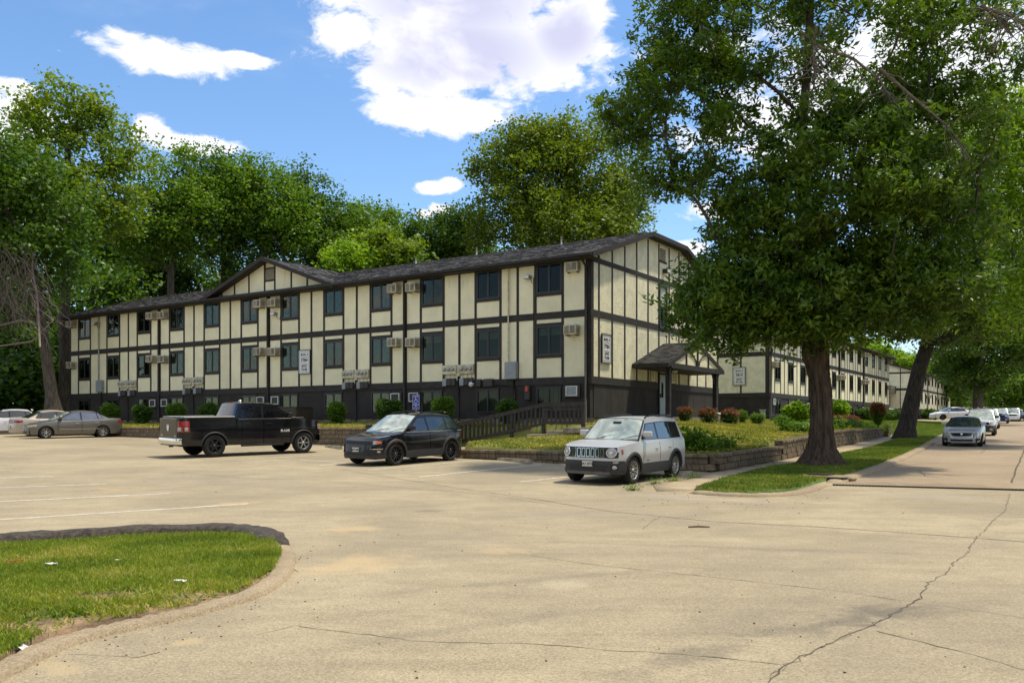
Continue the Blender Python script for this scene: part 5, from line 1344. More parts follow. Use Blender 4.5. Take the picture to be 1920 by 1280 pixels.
# --- street trees
YH = 28.4
def Eh(u, v, ru, rv, dm, w=None, dy=0): return E(u, v, YH + dy, ru, rv, dm, w)
henv = [Eh(1560, 360, 205, 180, 3.4, 215), Eh(1385, 565, 110, 92, 2.0, 105), Eh(1300, 175, 130, 105, 2.2, 36), Eh(1560, 60, 300, 170, 3.6, 95), Eh(1740, 330, 140, 190, 3.0, 90), Eh(1690, 545, 145, 88, 2.6, 140),
        Eh(1520, 560, 130, 88, 2.4, 110), Eh(1195, 190, 75, 75, 1.5, 24), Eh(1250, 330, 70, 60, 1.4, 14), Eh(1800, 120, 110, 130, 2.8, 55), Eh(1450, -80, 260, 120, 3, 60), Eh(1390, 440, 70, 80, 2, 26), Eh(1310, 60, 120, 90, 2, 34), Eh(1330, 580, 50, 60, 1.4, 12), Eh(1385, 320, 75, 80, 2.0, 16)]
hb = gp(1540, 872); hz = hp(*hb) + .05
def hero_extra(T_, A0, par, load, tips, rng):
    # dead grey branches hanging inside the crown
    r = random.Random(9); c = Vector(T_.location)
    for (pp) in ([(1500, 60), (1540, 90), (1600, 110), (1650, 150), (1670, 190), (1690, 240)], [(1650, 130), (1720, 190), (1780, 240), (1820, 300)], [(1530, 50), (1525, 100), (1530, 150)], [(1860, 20), (1900, 30), (1940, 70)], [(1840, 10), (1880, 40), (1900, 70)]):
        P3 = [at(u, v, YH - 2.6 + .1 * i) - c for i, (u, v) in enumerate(pp)]
        mb = MB(); mb.tube(P3, [.045 * (1 - i / len(P3)) + .008 for i in range(len(P3))], 6)
        for i in range(26):
            k = r.randrange(len(P3) - 1); p = P3[k].lerp(P3[k + 1], r.random()); pts = [p]; d = Vector((r.uniform(-1, 1), r.uniform(-.6, .6), r.uniform(-1, .6))).normalized() * .16
            for q in range(r.randint(4, 8)): p = p + d + Vector((r.uniform(-.07, .07), r.uniform(-.07, .07), r.uniform(-.11, .04))); pts.append(p)
            mb.tube(pts, [.014 * (1 - q / len(pts)) + .004 for q in range(len(pts))], 4, cap=False)
        mb.build("dead_branch", pm("dead_twig", (.20, .165, .125), .95, var=.3), T_)
tp = [at(1540, 885, YH), at(1540, 850, YH), at(1541, 800, YH), at(1541, 750, YH), at(1538, 700, YH), at(1530, 655, YH), at(1522, 600, YH), at(1512, 520, YH), at(1504, 430, YH), at(1500, 330, YH), at(1505, 230, YH), at(1515, 120, YH), at(1520, 0, YH), at(1520, -90, YH)]
HERO = tree('huge leafy street tree with a thick rough trunk in front of the second block', (tp[0].x, tp[0].y, tp[0].z), tp[-1], .40, henv, 880, 8, 25, 'ash', (.205, .076), .54, 71, name="street_tree", group=None, shell=.30, step=.55, r1=.10, trunkpts=tp, minr=.006, droop=.45, extra=hero_extra)
# proper lower trunk with flare, bark ridges and the fork
def hero_trunk():
    rng = np.random.default_rng(3); c = Vector(HERO.location); old = [o for o in HERO.children if o.name.startswith("trunk")][0]
    secs = [(-.25, .98), (0, .90), (.12, .76), (.3, .64), (.55, .50), (.9, .42), (1.5, .37), (2.2, .355), (2.9, .355), (3.3, .37), (3.7, .39), (4.1, .38), (4.6, .33), (5.2, .29), (6.0, .26)]
    n = 56; Pq = []; ph = rng.uniform(0, 6, 7)
    zz0 = [s_[0] for s_ in secs]; rr0 = [s_[1] for s_ in secs]
    zs_ = np.linspace(-.25, 6.0, 90)
    for z in zs_:
        r = np.interp(z, zz0, rr0); row = []
        cx = np.interp(z, [0, 1, 2.3, 3.9, 6.0], [0, .01, 0, -.17, -.34]); 
        for k in range(n + 1):
            th = 2 * math.pi * (k % n) / n
            root = max(0, 1 - (z + .1) / .9) ** 1.6 * .30 * (math.sin(5 * th + ph[0]) * .6 + math.sin(3 * th + ph[1]) * .6)
            ridge = .030 * math.sin(13 * th + ph[2] + 1.2 * math.sin(z * 1.7 + ph[3])) + .018 * math.sin(23 * th + z * 2.3 + ph[4]) + rng.normal(0, .010)
            burl = .14 * math.exp(-((z - 3.55) / .35) ** 2) * max(0, math.cos(th - math.pi)) ** 2
            q = r * .88 * (1 + root * .9) + ridge + burl; row.append((cx + q * math.cos(th), q * math.sin(th), z))
        row[-1] = row[0]; Pq.append(row)
    mb = MB(); mb.grid(Pq, True); o = mb.build("trunk_base", pm("rough_bark", (.165, .115, .072), .95, var=.5, ns=3, bump=1.5, bs=7, bdist=.12, streak=(2.6, 2.6, .4), col2=(.05, .034, .022)), HERO)
    o.location = (0, 0, hz - c.z)
hero_trunk()
Y2 = 52.
tp2 = [at(1696, 826, Y2), at(1700, 800, Y2), at(1706, 770, Y2), at(1714, 735, Y2), at(1724, 690, Y2), at(1738, 650, Y2), at(1750, 600, Y2), at(1762, 540, Y2), at(1775, 470, Y2), at(1785, 400, Y2), at(1790, 330, Y2)]
tree('second street tree whose thick trunk leans right beside the silver sedan', tuple(tp2[0]), tp2[-1], .57, [E(1800, 500, Y2, 130, 120, 5), E(1700, 560, Y2, 90, 60, 4), E(1850, 560, Y2, 85, 80, 4), E(1760, 600, Y2, 110, 45, 4), E(1790, 350, Y2, 110, 120, 4.5), E(1640, 560, Y2, 50, 45, 3)], 420, 8, 16, 'ash', (.25, .10), 1.05, 72, name="leaning_street_tree", shell=.3, step=.9, r1=.25, trunkpts=tp2, minr=.012, droop=.4, bark=M_barkd)
bt('sunlit yellow-green tree at the right edge behind the big street tree', 2010, 44, .4, [E(1880, 330, 44, 75, 120, 3), E(1920, 450, 44, 80, 110, 3), E(1850, 210, 44, 60, 60, 3), E(1930, 560, 44, 60, 60, 3), E(1960, 260, 44, 70, 90, 3)], 230, 'lime', 73, (.22, .11), ut=1985, vt=300, crad=1.0, per=16, z=.6, group=None, name="sunlit_tree")
bt('dark tree with a straight trunk behind the parked SUVs on the street', 1833, 92, .6, [E(1840, 690, 92, 75, 50, 4), E(1800, 650, 92, 55, 40, 4), E(1880, 640, 92, 70, 60, 4), E(1840, 600, 92, 70, 50, 4)], 200, 'dark', 74, (.34, .2), ut=1836, vt=640, per=15, z=1.9, group=None, name="dark_tree")
bt('mid green tree closing the view at the far end of the street', 1905, 118, .5, [E(1900, 720, 118, 60, 40, 5), E(1930, 670, 118, 50, 50, 5), E(1870, 735, 118, 30, 25, 4)], 120, 'mid', 75, (.42, .28), per=15, z=2.1, crad=1.5, group=None)
bt('soft green tree seen between the third block and the dark street tree', 1800, 150, .5, [E(1795, 705, 150, 34, 35, 5), E(1770, 690, 150, 30, 24, 5), E(1815, 740, 150, 18, 26, 4)], 90, 'mid', 76, (.5, .3), per=14, z=2.6, crad=1.7, group=None)
bt('lime tree top showing over the roof between the second and third blocks', 1640, 140, .4, [E(1640, 665, 140, 32, 22, 4), E(1615, 668, 140, 24, 22, 4), E(1700, 684, 140, 30, 16, 4)], 80, 'lime', 77, (.45, .3), per=14, z=2.2, crad=1.4, group=None)
bt('green wooded tree behind the third block to the right', 1755, 200, .5, [E(1755, 690, 200, 30, 30, 6), E(1730, 680, 200, 30, 20, 6), E(1830, 720, 200, 50, 40, 6), E(1900, 740, 200, 60, 40, 6), E(1960, 720, 200, 60, 60, 6)], 150, 'mid', 78, (.6, .4), per=14, z=3, crad=2.2, group=None)

# --- shrubs
def shrub(name, p, z, w, h, leaf, label, group, seed, d=None, LW=(.07, .045), flat=1., toplean=None, top_leaf=None, dens=1.):
    rng = np.random.default_rng(seed); d = d or w
    S = empty(name, (p.x, p.y, z), 0, label, 'shrub', group)
    n = int(260 * dens * max(.5, w * h)); q = rng.normal(0, 1, (n, 3)); q /= np.linalg.norm(q, axis=1, keepdims=True); q[:, 2] = np.abs(q[:, 2]) * rng.choice([1, 1, -.7], n)
    r = .72 + .28 * rng.random((n, 1)) + .05 * np.sin(q[:, :1] * 7 + seed) * np.cos(q[:, 1:2] * 6)
    sq = np.sign(q) * np.abs(q) ** flat
    r = r * (1 + .10 * np.sin(q[:, :1] * 4.3 + seed * 1.7 + 2 * q[:, 2:3]) + .07 * np.cos(q[:, 1:2] * 9 + seed))
    C = sq * r * np.array([w / 2, d / 2, h * .52]) + np.array([0, 0, h * .50])
    C[:, 2] = np.maximum(C[:, 2], .05); C[:, :2] *= np.clip(.60 + .62 * C[:, 2:3] / h, .6, 1.04)
    if top_leaf:
        m = (C[:, 2] + rng.normal(0, h * .10, n)) > h * .62
        link("tips", leaf_mesh("tips", C[m], 14, (.10, .10, .08), LW[0], LW[1], rng, droop=-.3), LF[top_leaf], S); C = C[~m]
    link("foliage", leaf_mesh("foliage", C, 10, (.11, .11, .09), LW[0], LW[1], rng, droop=-.1), LF[leaf], S)
    mb = MB()
    for k in range(7):
        a = 6.28 * k / 7; mb.tube([(0, 0, -.1), (math.cos(a) * w * .15, math.sin(a) * d * .15, h * .35), (math.cos(a) * w * .33, math.sin(a) * d * .33, h * .7)], [.03, .02, .01], 5)
    mb.build("stem", M_barkd, S)
    core = MB(); core.lathe([(.0, h * .14), (w * .16, h * .25), (w * .26, h * .5), (w * .24, h * .72), (0, h * .84)], n=12, axis='z'); core.build("shade_core", pm("inner_shade", (.018, .028, .008), .95, bump=1, bs=12), S)  # solid dark core, paints the shade inside the foliage
    return S
fb = [(190, 224, 757, 786, 'clipped green shrub behind the tail of the grey sedan'), (249, 285, 759, 792, 'clipped green shrub between the grey sedan and the pickup tail'), (314, 347, 756, 786, 'clipped green shrub above the pickup tailgate'),
      (373, 410, 757, 788, 'clipped green shrub just left of the pickup cab'), (614, 650, 754, 793, 'clipped green shrub between pickup and black SUV, left one of two'), (705, 753, 748, 790, 'clipped green shrub right above the black SUV bonnet'),
      (810, 851, 744, 784, 'clipped green shrub right of the accessible parking sign'), (933, 974, 749, 784, 'clipped green shrub behind the sloping railing')]
for i, (u0, u1, v0, v1, lab) in enumerate(fb):
    c = on_s((u0 + u1) / 2, 7.0 if i < 7 else 7.6); y = c.y; w = (u1 - u0) / F * y; zt_ = CAMZ + (CV - v0) / F * y; zb_ = hbed(*c) - .05
    shrub("clipped_shrub", c, zb_, w, zt_ - zb_, 'dark' if i % 2 else 'mid', lab, 'clipped shrubs along the long facade', 100 + i, flat=.8, LW=(.085, .05), dens=1.5)
rb = [(1271, 1297, 764, 785, 'red', 6.1, 'first red-tipped shrub from the left below the entrance porch'), (1311, 1343, 766, 790, 'red', 5.6, 'red-tipped shrub left of the short pale bollard'), (1349, 1388, 767, 791, 'red', 5.2, 'widest red-tipped shrub right of the short pale bollard'),
      (1384, 1400, 770, 790, None, 5.6, 'small green shrub tucked behind the widest red-tipped shrub'), (1407, 1433, 775, 795, None, 5.0, 'round green shrub left of the pale green pedestal'), (1453, 1479, 779, 803, None, 4.2, 'round green shrub in front of the second block corner'),
      (1560, 1579, 778, 788, 'red', 6.0, 'small red shrub just right of the thick trunk'), (1577, 1611, 778, 797, 'red', 4.5, 'low spreading red shrub right of the thick trunk')]
for i, (u0, u1, v0, v1, tl, t, lab) in enumerate(rb):
    c = on_t((u0 + u1) / 2, t); y = c.y; w = (u1 - u0) / F * y; zb_ = hlawn(*c) - .04; zt_ = CAMZ + (CV - v0) / F * y; h = max(.45, zt_ - zb_)
    shrub("barberry_shrub" if tl else "round_shrub", c, zb_, w, h, 'red' if i >= 6 else 'dark' if tl else 'mid', lab, 'low shrubs on the raised lawn', 120 + i, flat=.85, top_leaf=tl if i < 6 else None, dens=1.6, LW=(.06, .04))
c = on_t(1494, 4.8); zb_ = hlawn(*c); shrub("hydrangea", c, zb_, 1.55, CAMZ + 42 / F * c.y - zb_, 'lime', 'yellow-green flowering shrub left of the thick trunk', None, 140, LW=(.14, .10), dens=.8)
c = on_t(1575, 7.2); zb_ = hlawn(*c); shrub("hydrangea", c, zb_, 1.7, 1.7, 'lime', 'yellow-green flowering shrub right of the thick trunk in front of the second block', None, 141, LW=(.14, .10), dens=.8)
c = pe + dirw * .9 + Vector((-.2, .3)); shrub("orange_tipped_shrub", c, 1.35, .95, 1.75, 'mid', 'upright shrub with orange-red top at the end of the sidewalk wall', None, 142, top_leaf='red', dens=1.8, LW=(.08, .05))
for i in range(9):
    c = loc_b((18.3, 63.0), YAW2, 26 + i * 1.9, -1.1); shrub("hedge_shrub", c, hlawn(*c) - .1, 1.8, 1.3, 'dark', 'dark hedge shrub, number %s from the near end of the hedge along the second block' % ('one', 'two', 'three', 'four', 'five', 'six', 'seven', 'eight', 'nine')[i], 'hedge along the second block', 150 + i, LW=(.11, .07), dens=.7)
for i in range(8):
    c = loc_b((57.6, 126.0), YAW2, 4 + i * 3.6, -1.2); shrub("hedge_shrub", c, 2.2, 2.4, 1.7, 'dark', 'distant dark hedge shrub, number %s from the near end along the third block' % ('one', 'two', 'three', 'four', 'five', 'six', 'seven', 'eight')[i], 'hedge along the third block', 170 + i, LW=(.2, .13), dens=.4)
c = loc_b((18.3, 63.0), YAW2, 55, 1); 
shrub("conical_shrub", at(1789, 780, 165).to_2d(), 2.3, 3.2, 6.5, 'mid', 'dark conical evergreen by the farthest block', None, 190, LW=(.3, .2), dens=.15)

# ground cover and weeds
def scatter(name, poly, n, hf, L, W, leaf, label, seed, up_grass=True, dens=None, cat='grass', dz=0.):
    rng = np.random.default_rng(seed); xs = [p[0] for p in poly]; ys = [p[1] for p in poly]; P3 = np.zeros((0, 2))
    while len(P3) < n:
        q = np.stack([rng.uniform(min(xs), max(xs), n), rng.uniform(min(ys), max(ys), n)], 1); m = inpoly_np(q[:, 0], q[:, 1], poly)
        if dens is not None: m &= rng.random(n) < dens(q[:, 0], q[:, 1])
        if m.sum() < 10: break
        P3 = np.concatenate([P3, q[m]])
    P3 = P3[:n]; Z = np.array([hf(x, y) for x, y in P3]) + L * .30 + dz
    C = np.stack([P3[:, 0], P3[:, 1], Z], 1)
    me = leaf_mesh(name, C, 1, (.01, .01, .01), L, W, rng, droop=-1.3 if up_grass else .05, up=0. if up_grass else 1.4, fold=.02, sizevar=.5)
    o = link(name, me, leaf); return tag(o, label, None, None, 'stuff')
M_gr1 = leafmat("grass_blade", [(.060, .080, .010), (.085, .125, .010), (.12, .165, .012), (.19, .20, .030), (.36, .27, .12)], .35, .6, 1.7)
M_gr2 = leafmat("dry_grass_blade", [(.06, .085, .012), (.13, .15, .018), (.22, .21, .03), (.32, .27, .08), (.40, .32, .15)], .3, .7)
M_gr3 = leafmat("green_turf_blade", [(.045, .070, .008), (.065, .105, .010), (.095, .14, .012), (.15, .175, .018)], .35, .6)
def vn(X, Y, s, ph=0.):
    """smooth patchiness"""
    return (np.sin(X * s * 1.7 + ph + 1.3 * np.sin(Y * s * .9)) * np.cos(Y * s * 1.3 - ph + 1.1 * np.sin(X * s * 1.1)) + 1) / 2
vis = px([(-70, 1015), (560, 995), (580, 1060), (-70, 1300)])
bare = [(gp(500 / 2.743, 860 + 745 / 2.743), .60, .22), (gp(640 / 2.743, 860 + 720 / 2.743), .35, .2), (gp(300 / 2.743, 860 + 880 / 2.743), .5, .16), (gp(120 / 2.743, 860 + 830 / 2.743), .3, .12), (gp(60, 1192), .45, .22), (gp(150, 1172), .5, .20), (gp(270, 1153), .5, .16), (gp(400, 1126), .5, .18), (gp(470, 1098), .3, .14), (gp(1000 / 2.743, 860 + 760 / 2.743), .5, .18), (gp(900 / 2.743, 860 + 830 / 2.743), .4, .14)]
def disl(X, Y):
    d = .55 + .45 * vn(X, Y, 2.1) 
    for c, rx, ry in bare: d = d * (1 - .95 * np.exp(-(((X - c.x) / rx) ** 2 + ((Y - c.y) / ry) ** 2) ** 1.5))
    return np.clip(d, 0.02, 1)
ISL2 = [p for p in ISL]
scatter("grass", ISL2, 68000, hisl, .085, .0115, M_gr1, 'bright green grass growing on the island at the lower left', 201, dens=disl)
scatter("grass", ISL2, 30000, hisl, .065, .010, M_gr2, 'dry straw-coloured grass mixed into the island turf', 202, dens=lambda X, Y: (.3 + .7 * vn(X, Y, 3.3, 2.)) * np.clip(disl(X, Y) * 1.6, .12, 1))
scatter("clover", ISL2, 9000, hisl, .045, .035, LF['mid'], 'dark clover patches in the island turf', 203, up_grass=False, dens=lambda X, Y: (vn(X, Y, 2.7, 4.) > .72) * disl(X, Y))
near = [Vector(ts(t, s)) for t, s in [(.1, .2), (9.3, .2), (12.1, 4.6), (6.6, 4.6), (6.6, 8.9), (8.9, 9.), (8.9, 24), (9.5, 40), (3, 40)]] + [Vector(ts(wall_t(s) + .16, s)) for s in (31, 26, 20, 14, 9, 4)]
scatter("lawn_grass", near, 64000, hlawn, .14, .030, M_gr2, 'patchy yellow-green ground cover on the raised lawn', 204, dens=lambda X, Y: np.clip(1.25 - (Y - 26) / 45, .25, 1) * (.5 + .5 * vn(X, Y, 1.1)))
scatter("lawn_grass", near, 44000, hlawn, .11, .045, M_gr3, 'low green creepers on the raised lawn', 205, up_grass=False, dens=lambda X, Y: np.clip(vn(X, Y, .8, 1.) * 1.3 - .25, .03, 1))
scatter("strip_grass", STRIP, 62000, hstrip, .10, .017, M_gr3, 'green grass of the strip between sidewalk and street', 206, dens=lambda X, Y: np.clip(1.4 - (Y - 21) / 28, .2, 1) * (.45 + .55 * vn(X, Y, 1.3, 2.)))
scatter("strip_grass", STRIP, 26000, hstrip, .08, .016, M_gr2, 'dry blades in the strip between sidewalk and street', 207, dens=lambda X, Y: np.clip(1.4 - (Y - 21) / 28, .1, 1) * (vn(X, Y, 1.9, 5.) > .45))
scatter("bed_grass", BED, 36000, hbed, .17, .05, M_gr2, 'green and yellow grass along the top of the low wall', 208, dens=lambda X, Y: .4 + .6 * vn(X, Y, 1.))
farp = [Vector(ts(t, s)) for t, s in [(9.7, 36), (9.7, 82), (2.4, 82), (1.2, 50), (1.0, 36)]]
scatter("far_grass", farp, 22000, hlawn, .16, .05, M_gr3, 'smooth green lawn beyond the end of the block wall', 209)
# plants by the wall corner, weeds, ground cover in front of the second block
def weeds(p, z, w, h, leaf, label, seed, LW=(.12, .07), n=60, name="weed_clump", cat='plant'):
    rng = np.random.default_rng(seed); S = empty(name, (p.x, p.y, z), 0, label, cat)
    C = rng.normal(0, 1, (n, 3)) * np.array([w * .28, w * .2, h * .22]) + np.array([0, 0, h * .5]); C[:, 2] = np.maximum(.05, C[:, 2])
    link("foliage", leaf_mesh("foliage", C, 16, (.16, .16, .14), LW[0], LW[1], rng, droop=.0), LF[leaf], S)
    mb = MB()
    for c in C[:25]: mb.tube([(c[0] * .4, c[1] * .4, -.05), tuple(c)], .008, 4, cap=False)
    mb.build("stem", M_gr3, S); return S
for u, t, w, h, lab, s_ in ((1318, .9, 1.3, .55, 'leafy green weed clump spilling over the corner of the block wall', 1), (1296, 1.1, .9, .75, 'tallest leafy weed behind the rear of the silver compact SUV', 2), (1350, .9, 1.0, .35, 'low leafy weeds along the corner wall cap', 3)):
    c = on_t(u, t); weeds(c, hlawn(*c), w, h, 'mid', lab, 210 + s_)
for u, t, w, h, lab, s_ in ((1497, 1.6, 1.6, .5, 'spreading dark green plants left of the thick trunk', 5), (1590, 3.0, 2.4, .55, 'spreading ground cover below the red shrub right of the trunk', 6), (1625, 2.6, 2.4, .45, 'pale green ground cover near the end of the block wall', 7), (1555, 2.4, 1.6, .6, 'green plants just right of the thick trunk', 8)):
    c = on_t(u, t); weeds(c, hlawn(*c), w, h, 'mid' if s_ != 7 else 'lime', lab, 210 + s_, n=110)
for u, v, w, lab, s_ in ((1262, 903, .32, 'weed tuft in the crack beside the parked silver SUV', 11), (1231, 908, .22, 'small weed tuft at the left end of the sidewalk', 12), (1185, 919, .3, 'tiny weed tuft at the worn pavement edge', 13), (1420, 871, .5, 'weeds at the foot of the sidewalk wall', 14), (1448, 866, .4, 'more weeds at the foot of the sidewalk wall', 15), (1300, 898, .3, 'dry weeds between wheel stop and sidewalk', 16)):
    c = gp(u, v); weeds(c, hp(*c), w, .07, 'mid', lab, 210 + s_, LW=(.05, .02), n=16, name="weed_tuft")
# ================================================================== VEHICLES
def car_paint(name, col, metal=.0, rough=.10, flake=.0, spec=.5):
    mt = bpy.data.materials.new(name); mt.use_nodes = True; nt = mt.node_tree; b = nt.nodes['Principled BSDF']; g = G(nt)
    tcn = g.node('ShaderNodeTexCoord'); dirt = g.ramp(g.noise(tcn.outputs['Object'], 2.2, 5, .6), .35, .75)
    xyz = g.node('ShaderNodeSeparateXYZ'); g.L.new(tcn.outputs['Object'], xyz.inputs[0]); low = g.ramp(xyz.outputs[2], .75, .2)
    dst = (.22, .18, .13)
    f = g.m('MULTIPLY', g.m('ADD', g.m('MULTIPLY', low, .16), .01), dirt)
    g.L.new(g.mix(f, col, dst), b.inputs['Base Color'])
    b.inputs['Metallic'].default_value = metal; b.inputs['Specular IOR Level'].default_value = spec
    g.L.new(g.m('ADD', g.m('MULTIPLY', f, 1.2), rough), b.inputs['Roughness'])
    b.inputs['Coat Weight'].default_value = .0; b.inputs['Coat Roughness'].default_value = .04
    return mt
P_black = car_paint("black_paint", (.008, .008, .010)); P_silver = car_paint("silver_paint", (.50, .50, .49), .35, .28); P_grey = car_paint("warm_grey_paint", (.165, .158, .138), .6, .30)
P_white = car_paint("white_car_paint", (.72, .73, .74)); P_sand = car_paint("champagne_paint", (.46, .40, .32), .4, .32); P_blue = car_paint("dark_blue_paint", (.015, .035, .12), .3, .28); P_brt = car_paint("bright_silver_paint", (.56, .57, .58), .35, .25)
M_tyre = pm("tyre_rubber", (.013, .012, .011), .88, var=.3, ns=8, bump=.3, bs=40); M_rimS = pm("alloy_silver", (.52, .51, .48), .32, metal=.75, var=.12); M_rimB = pm("alloy_black", (.020, .020, .021), .3, metal=.2, var=.1, coat=.5)
M_plast = pm("black_plastic", (.030, .030, .032), .6, var=.2, ns=12); M_trim = pm("gloss_black_trim", (.010, .010, .011), .25, var=.05); M_chrome = pm("chrome", (.75, .74, .70), .12, metal=1., var=.05)
M_lampg = pm("headlamp_glass", (.42, .43, .42), .10, var=.35, ns=18, coat=1.); M_amber = pm("amber_lens", (.75, .16, .02), .2, coat=.6); M_redl = pm("red_lens", (.28, .012, .010), .18, coat=.8, var=.2, ns=14); M_plate = pm("licence_plate", (.62, .62, .56), .5, var=.08); M_under = pm("underbody", (.010, .010, .010), .9)
M_haze = pm("yellowed_lamp", (.42, .38, .24), .35, var=.2)
M_disc = pm("brake_disc", (.2, .19, .18), .4, metal=.8)
def car_glass(name, col=(.012, .016, .016), rough=.03, spec=1.0):
    mt = bpy.data.materials.new(name); mt.use_nodes = True; nt = mt.node_tree; b = nt.nodes['Principled BSDF']; g = G(nt)
    tcn = g.node('ShaderNodeTexCoord'); f = g.ramp(g.noise(tcn.outputs['Object'], 2.5, 4, .6, .5), .35, .7)
    g.L.new(g.mix(f, col, tuple(c * 2.2 + .004 for c in col)), b.inputs['Base Color']); b.inputs['Roughness'].default_value = rough
    b.inputs['Specular IOR Level'].default_value = spec; b.inputs['IOR'].default_value = 1.6
    b.inputs['Coat Weight'].default_value = .6; b.inputs['Coat Roughness'].default_value = .02; return mt
M_blackgl = car_glass("dark_rear_glass", (.004, .004, .005), .05, .25); M_cgl = car_glass("tinted_glass", (.008, .010, .010), .03, .6); M_wsh = car_glass("windscreen_glass", (.20, .235, .205), .06, .7); M_cgb = car_glass("blue_tint_glass", (.02, .035, .07), .04)  # windscreen: pale green-grey reflection put into the base colour

class Car:
    def __init__(s, name, label, pos, yaw, paint, L, W, H, wb, fo, R_, zs=.24, top=None, low=None, gh=None, tuck=.93, pfront=5., prear=6., belt=None, rim='silver', spokes=5, group=None, cat='car', flare=None, wy=None, clad=None, doors=None, lean=.10, rlean=.06, shoulder=.94, gy=(.88, .68), glass=None, wsglass=None, rimr=.66):
        s.L, s.W, s.H, s.wb, s.R = L, W, H, wb, R_; s.xf = wb / 2 + fo; s.xr = s.xf - L; s.xc = (s.xf + s.xr) / 2; s.zs = zs
        s.pf, s.pr = pfront, prear; s.tuck = tuck; s.sh = shoulder; s.lean = lean; s.rlean = rlean; s.top = top; s.paint = paint
        z = np.mean([hp(pos[0], pos[1])]); s.o = empty(name, (pos[0], pos[1], hp(pos[0], pos[1])), yaw, label, cat, group)
        gx_ = (hp(pos[0] + math.cos(yaw), pos[1] + math.sin(yaw)) - hp(pos[0] - math.cos(yaw), pos[1] - math.sin(yaw))) / 2
        gy_ = (hp(pos[0] - math.sin(yaw), pos[1] + math.cos(yaw)) - hp(pos[0] + math.sin(yaw), pos[1] - math.cos(yaw))) / 2
        s.o.rotation_euler = (math.atan(gy_), -math.atan(gx_), yaw)
        s.ghp = gh; s.Ra = R_ * 1.13 + .02
        s.body(doors or []); s.green(gh, gy, glass or M_cgl, wsglass or M_wsh)
        for x in (wb / 2, -wb / 2):
            for sy in (1, -1): s.wheel(x, sy, rim, spokes, rimr)
        # underbody and arch liners
        mb = MB(); mb.box(s.xr + .18, s.xf - .18, -W * .36, W * .36, zs - .03, zs + .30); mb.box(s.xr + .35, s.xf - .35, -W * .30, W * .30, zs + .3001, .80); mb.build("chassis", M_under, s.o)
        if flare: s.flares(flare)
        if clad: s.cladding(clad)
    def ztop(s, x): return interp(x, [p[0] for p in s.top], [p[1] for p in s.top])
    def plan(s, x):
        h = s.L / 2; q = (x - s.xc) / h; p = s.pf if q > 0 else s.pr
        return max(0., 1 - abs(q) ** p) ** (1 / p)
    def prof(s, zr):            # half-width factor over relative height 0..1
        return float(np.interp(zr, [0, .10, .35, .62, .88, 1.0], [s.tuck, s.tuck + .03, .985, 1.0, .975, s.sh]))
    def zbot(s, x, base=None):
        zb = s.zs if base is None else base
        e = max(0, (x - (s.xf - .55)) / .55); zb = zb + .0 * e
        for xw in (s.wb / 2, -s.wb / 2):
            d = abs(x - xw)
            if d < s.Ra: zb = max(zb, s.R + math.sqrt(max(0, s.Ra ** 2 - d * d)) - .02)
        return zb
    def xlean(s, x, z):
        zt = 1.0; f = max(0, (x - (s.xf - .5)) / .5); r = max(0, ((s.xr + .4) - x) / .4)
        zn = min(1.2, z / 1.0)
        return x - s.lean * f * f * abs(zn - .42) * 1.6 + s.rlean * r * r * abs(zn - .5) * 1.6
    def ysurf(s, x, z):
        zb = s.zs; zt = s.ztop(x); zr = min(1, max(0, (z - zb) / max(.05, zt - zb)))
        return s.W / 2 * s.prof(zr) * s.plan(x)
    def xfront(s, y, z, rear=False):
        zb = s.zs; x = s.xf - .2 if not rear else s.xr + .2
        zt = s.ztop(s.xf - .15 if not rear else s.xr + .1); zr = min(1, max(0, (z - zb) / max(.05, zt - zb)))
        w = s.W / 2 * s.prof(zr); q = min(.999, abs(y) / w); p = s.pf if not rear else s.pr
        h = s.L / 2 * (1 - q ** p) ** (1 / p); x = s.xc + (h if not rear else -h); return s.xlean(x, z)
    def body(s, doors):
        th = np.linspace(0, math.pi / 2, 26)
        xs = set()
        for t in th:
            if True:
                q = math.sin(t) ** (2 / s.pf); xs.add(round(s.xc + s.L / 2 * q, 4)) if q > .86 else None
                q = math.sin(t) ** (2 / s.pr); xs.add(round(s.xc - s.L / 2 * q, 4)) if q > .86 else None
        for q in (.9995, .998, .995, .99): xs.add(s.xc + s.L / 2 * q); xs.add(s.xc - s.L / 2 * q)
        xs |= set(np.round(np.arange(s.xr + .12, s.xf - .12, .07), 4).tolist())
        for xw in (s.wb / 2, -s.wb / 2):
            for k in range(-12, 13): xs.add(round(xw + s.Ra * math.sin(math.pi / 2 * k / 12) * .9999, 4))
            xs.add(xw + s.Ra + .001); xs.add(xw - s.Ra - .001)
        for d in doors:
            for x in d: xs |= {x - .006, x + .006}
        for p in s.top: xs.add(p[0]) if s.xr < p[0] < s.xf else None
        xs = sorted(x for x in xs if s.xr <= x <= s.xf); out = [xs[0]]
        for x in xs[1:]:
            if x - out[-1] > .0012: out.append(x)
        xs = [s.xr] + [x for x in out if s.xr < x < s.xf] + [s.xf]; zr = [0, .05, .12, .22, .35, .5, .62, .74, .84, .92, .97, 1.0]; nz = len(zr)
        ny = [1, .92, .8, .6, .4, .2, 0]
        gb = s.ghp
        sides = {}
        for sy in (1, -1):
            rows = []
            for x in xs:
                zb = s.zbot(x); zt = s.ztop(x); col = []
                for r in zr:
                    z = zb + (zt - zb) * r; y = s.ysurf(x, z) if True else 0
                    rr = 0.0
                    if r > .92: z = zt - (1 - r) * (zt - zb) * .9
                    col.append((s.xlean(x, z), sy * y, z))
                for q in ny[1:]:
                    y = s.ysurf(x, zt); cr = .035 * (1 - q ** 2) ** .8 * min(1, s.plan(x) * 1.0)
                    col.append((s.xlean(x, zt), sy * y * q, zt + cr))
                rows.append(col)
            sides[sy] = rows
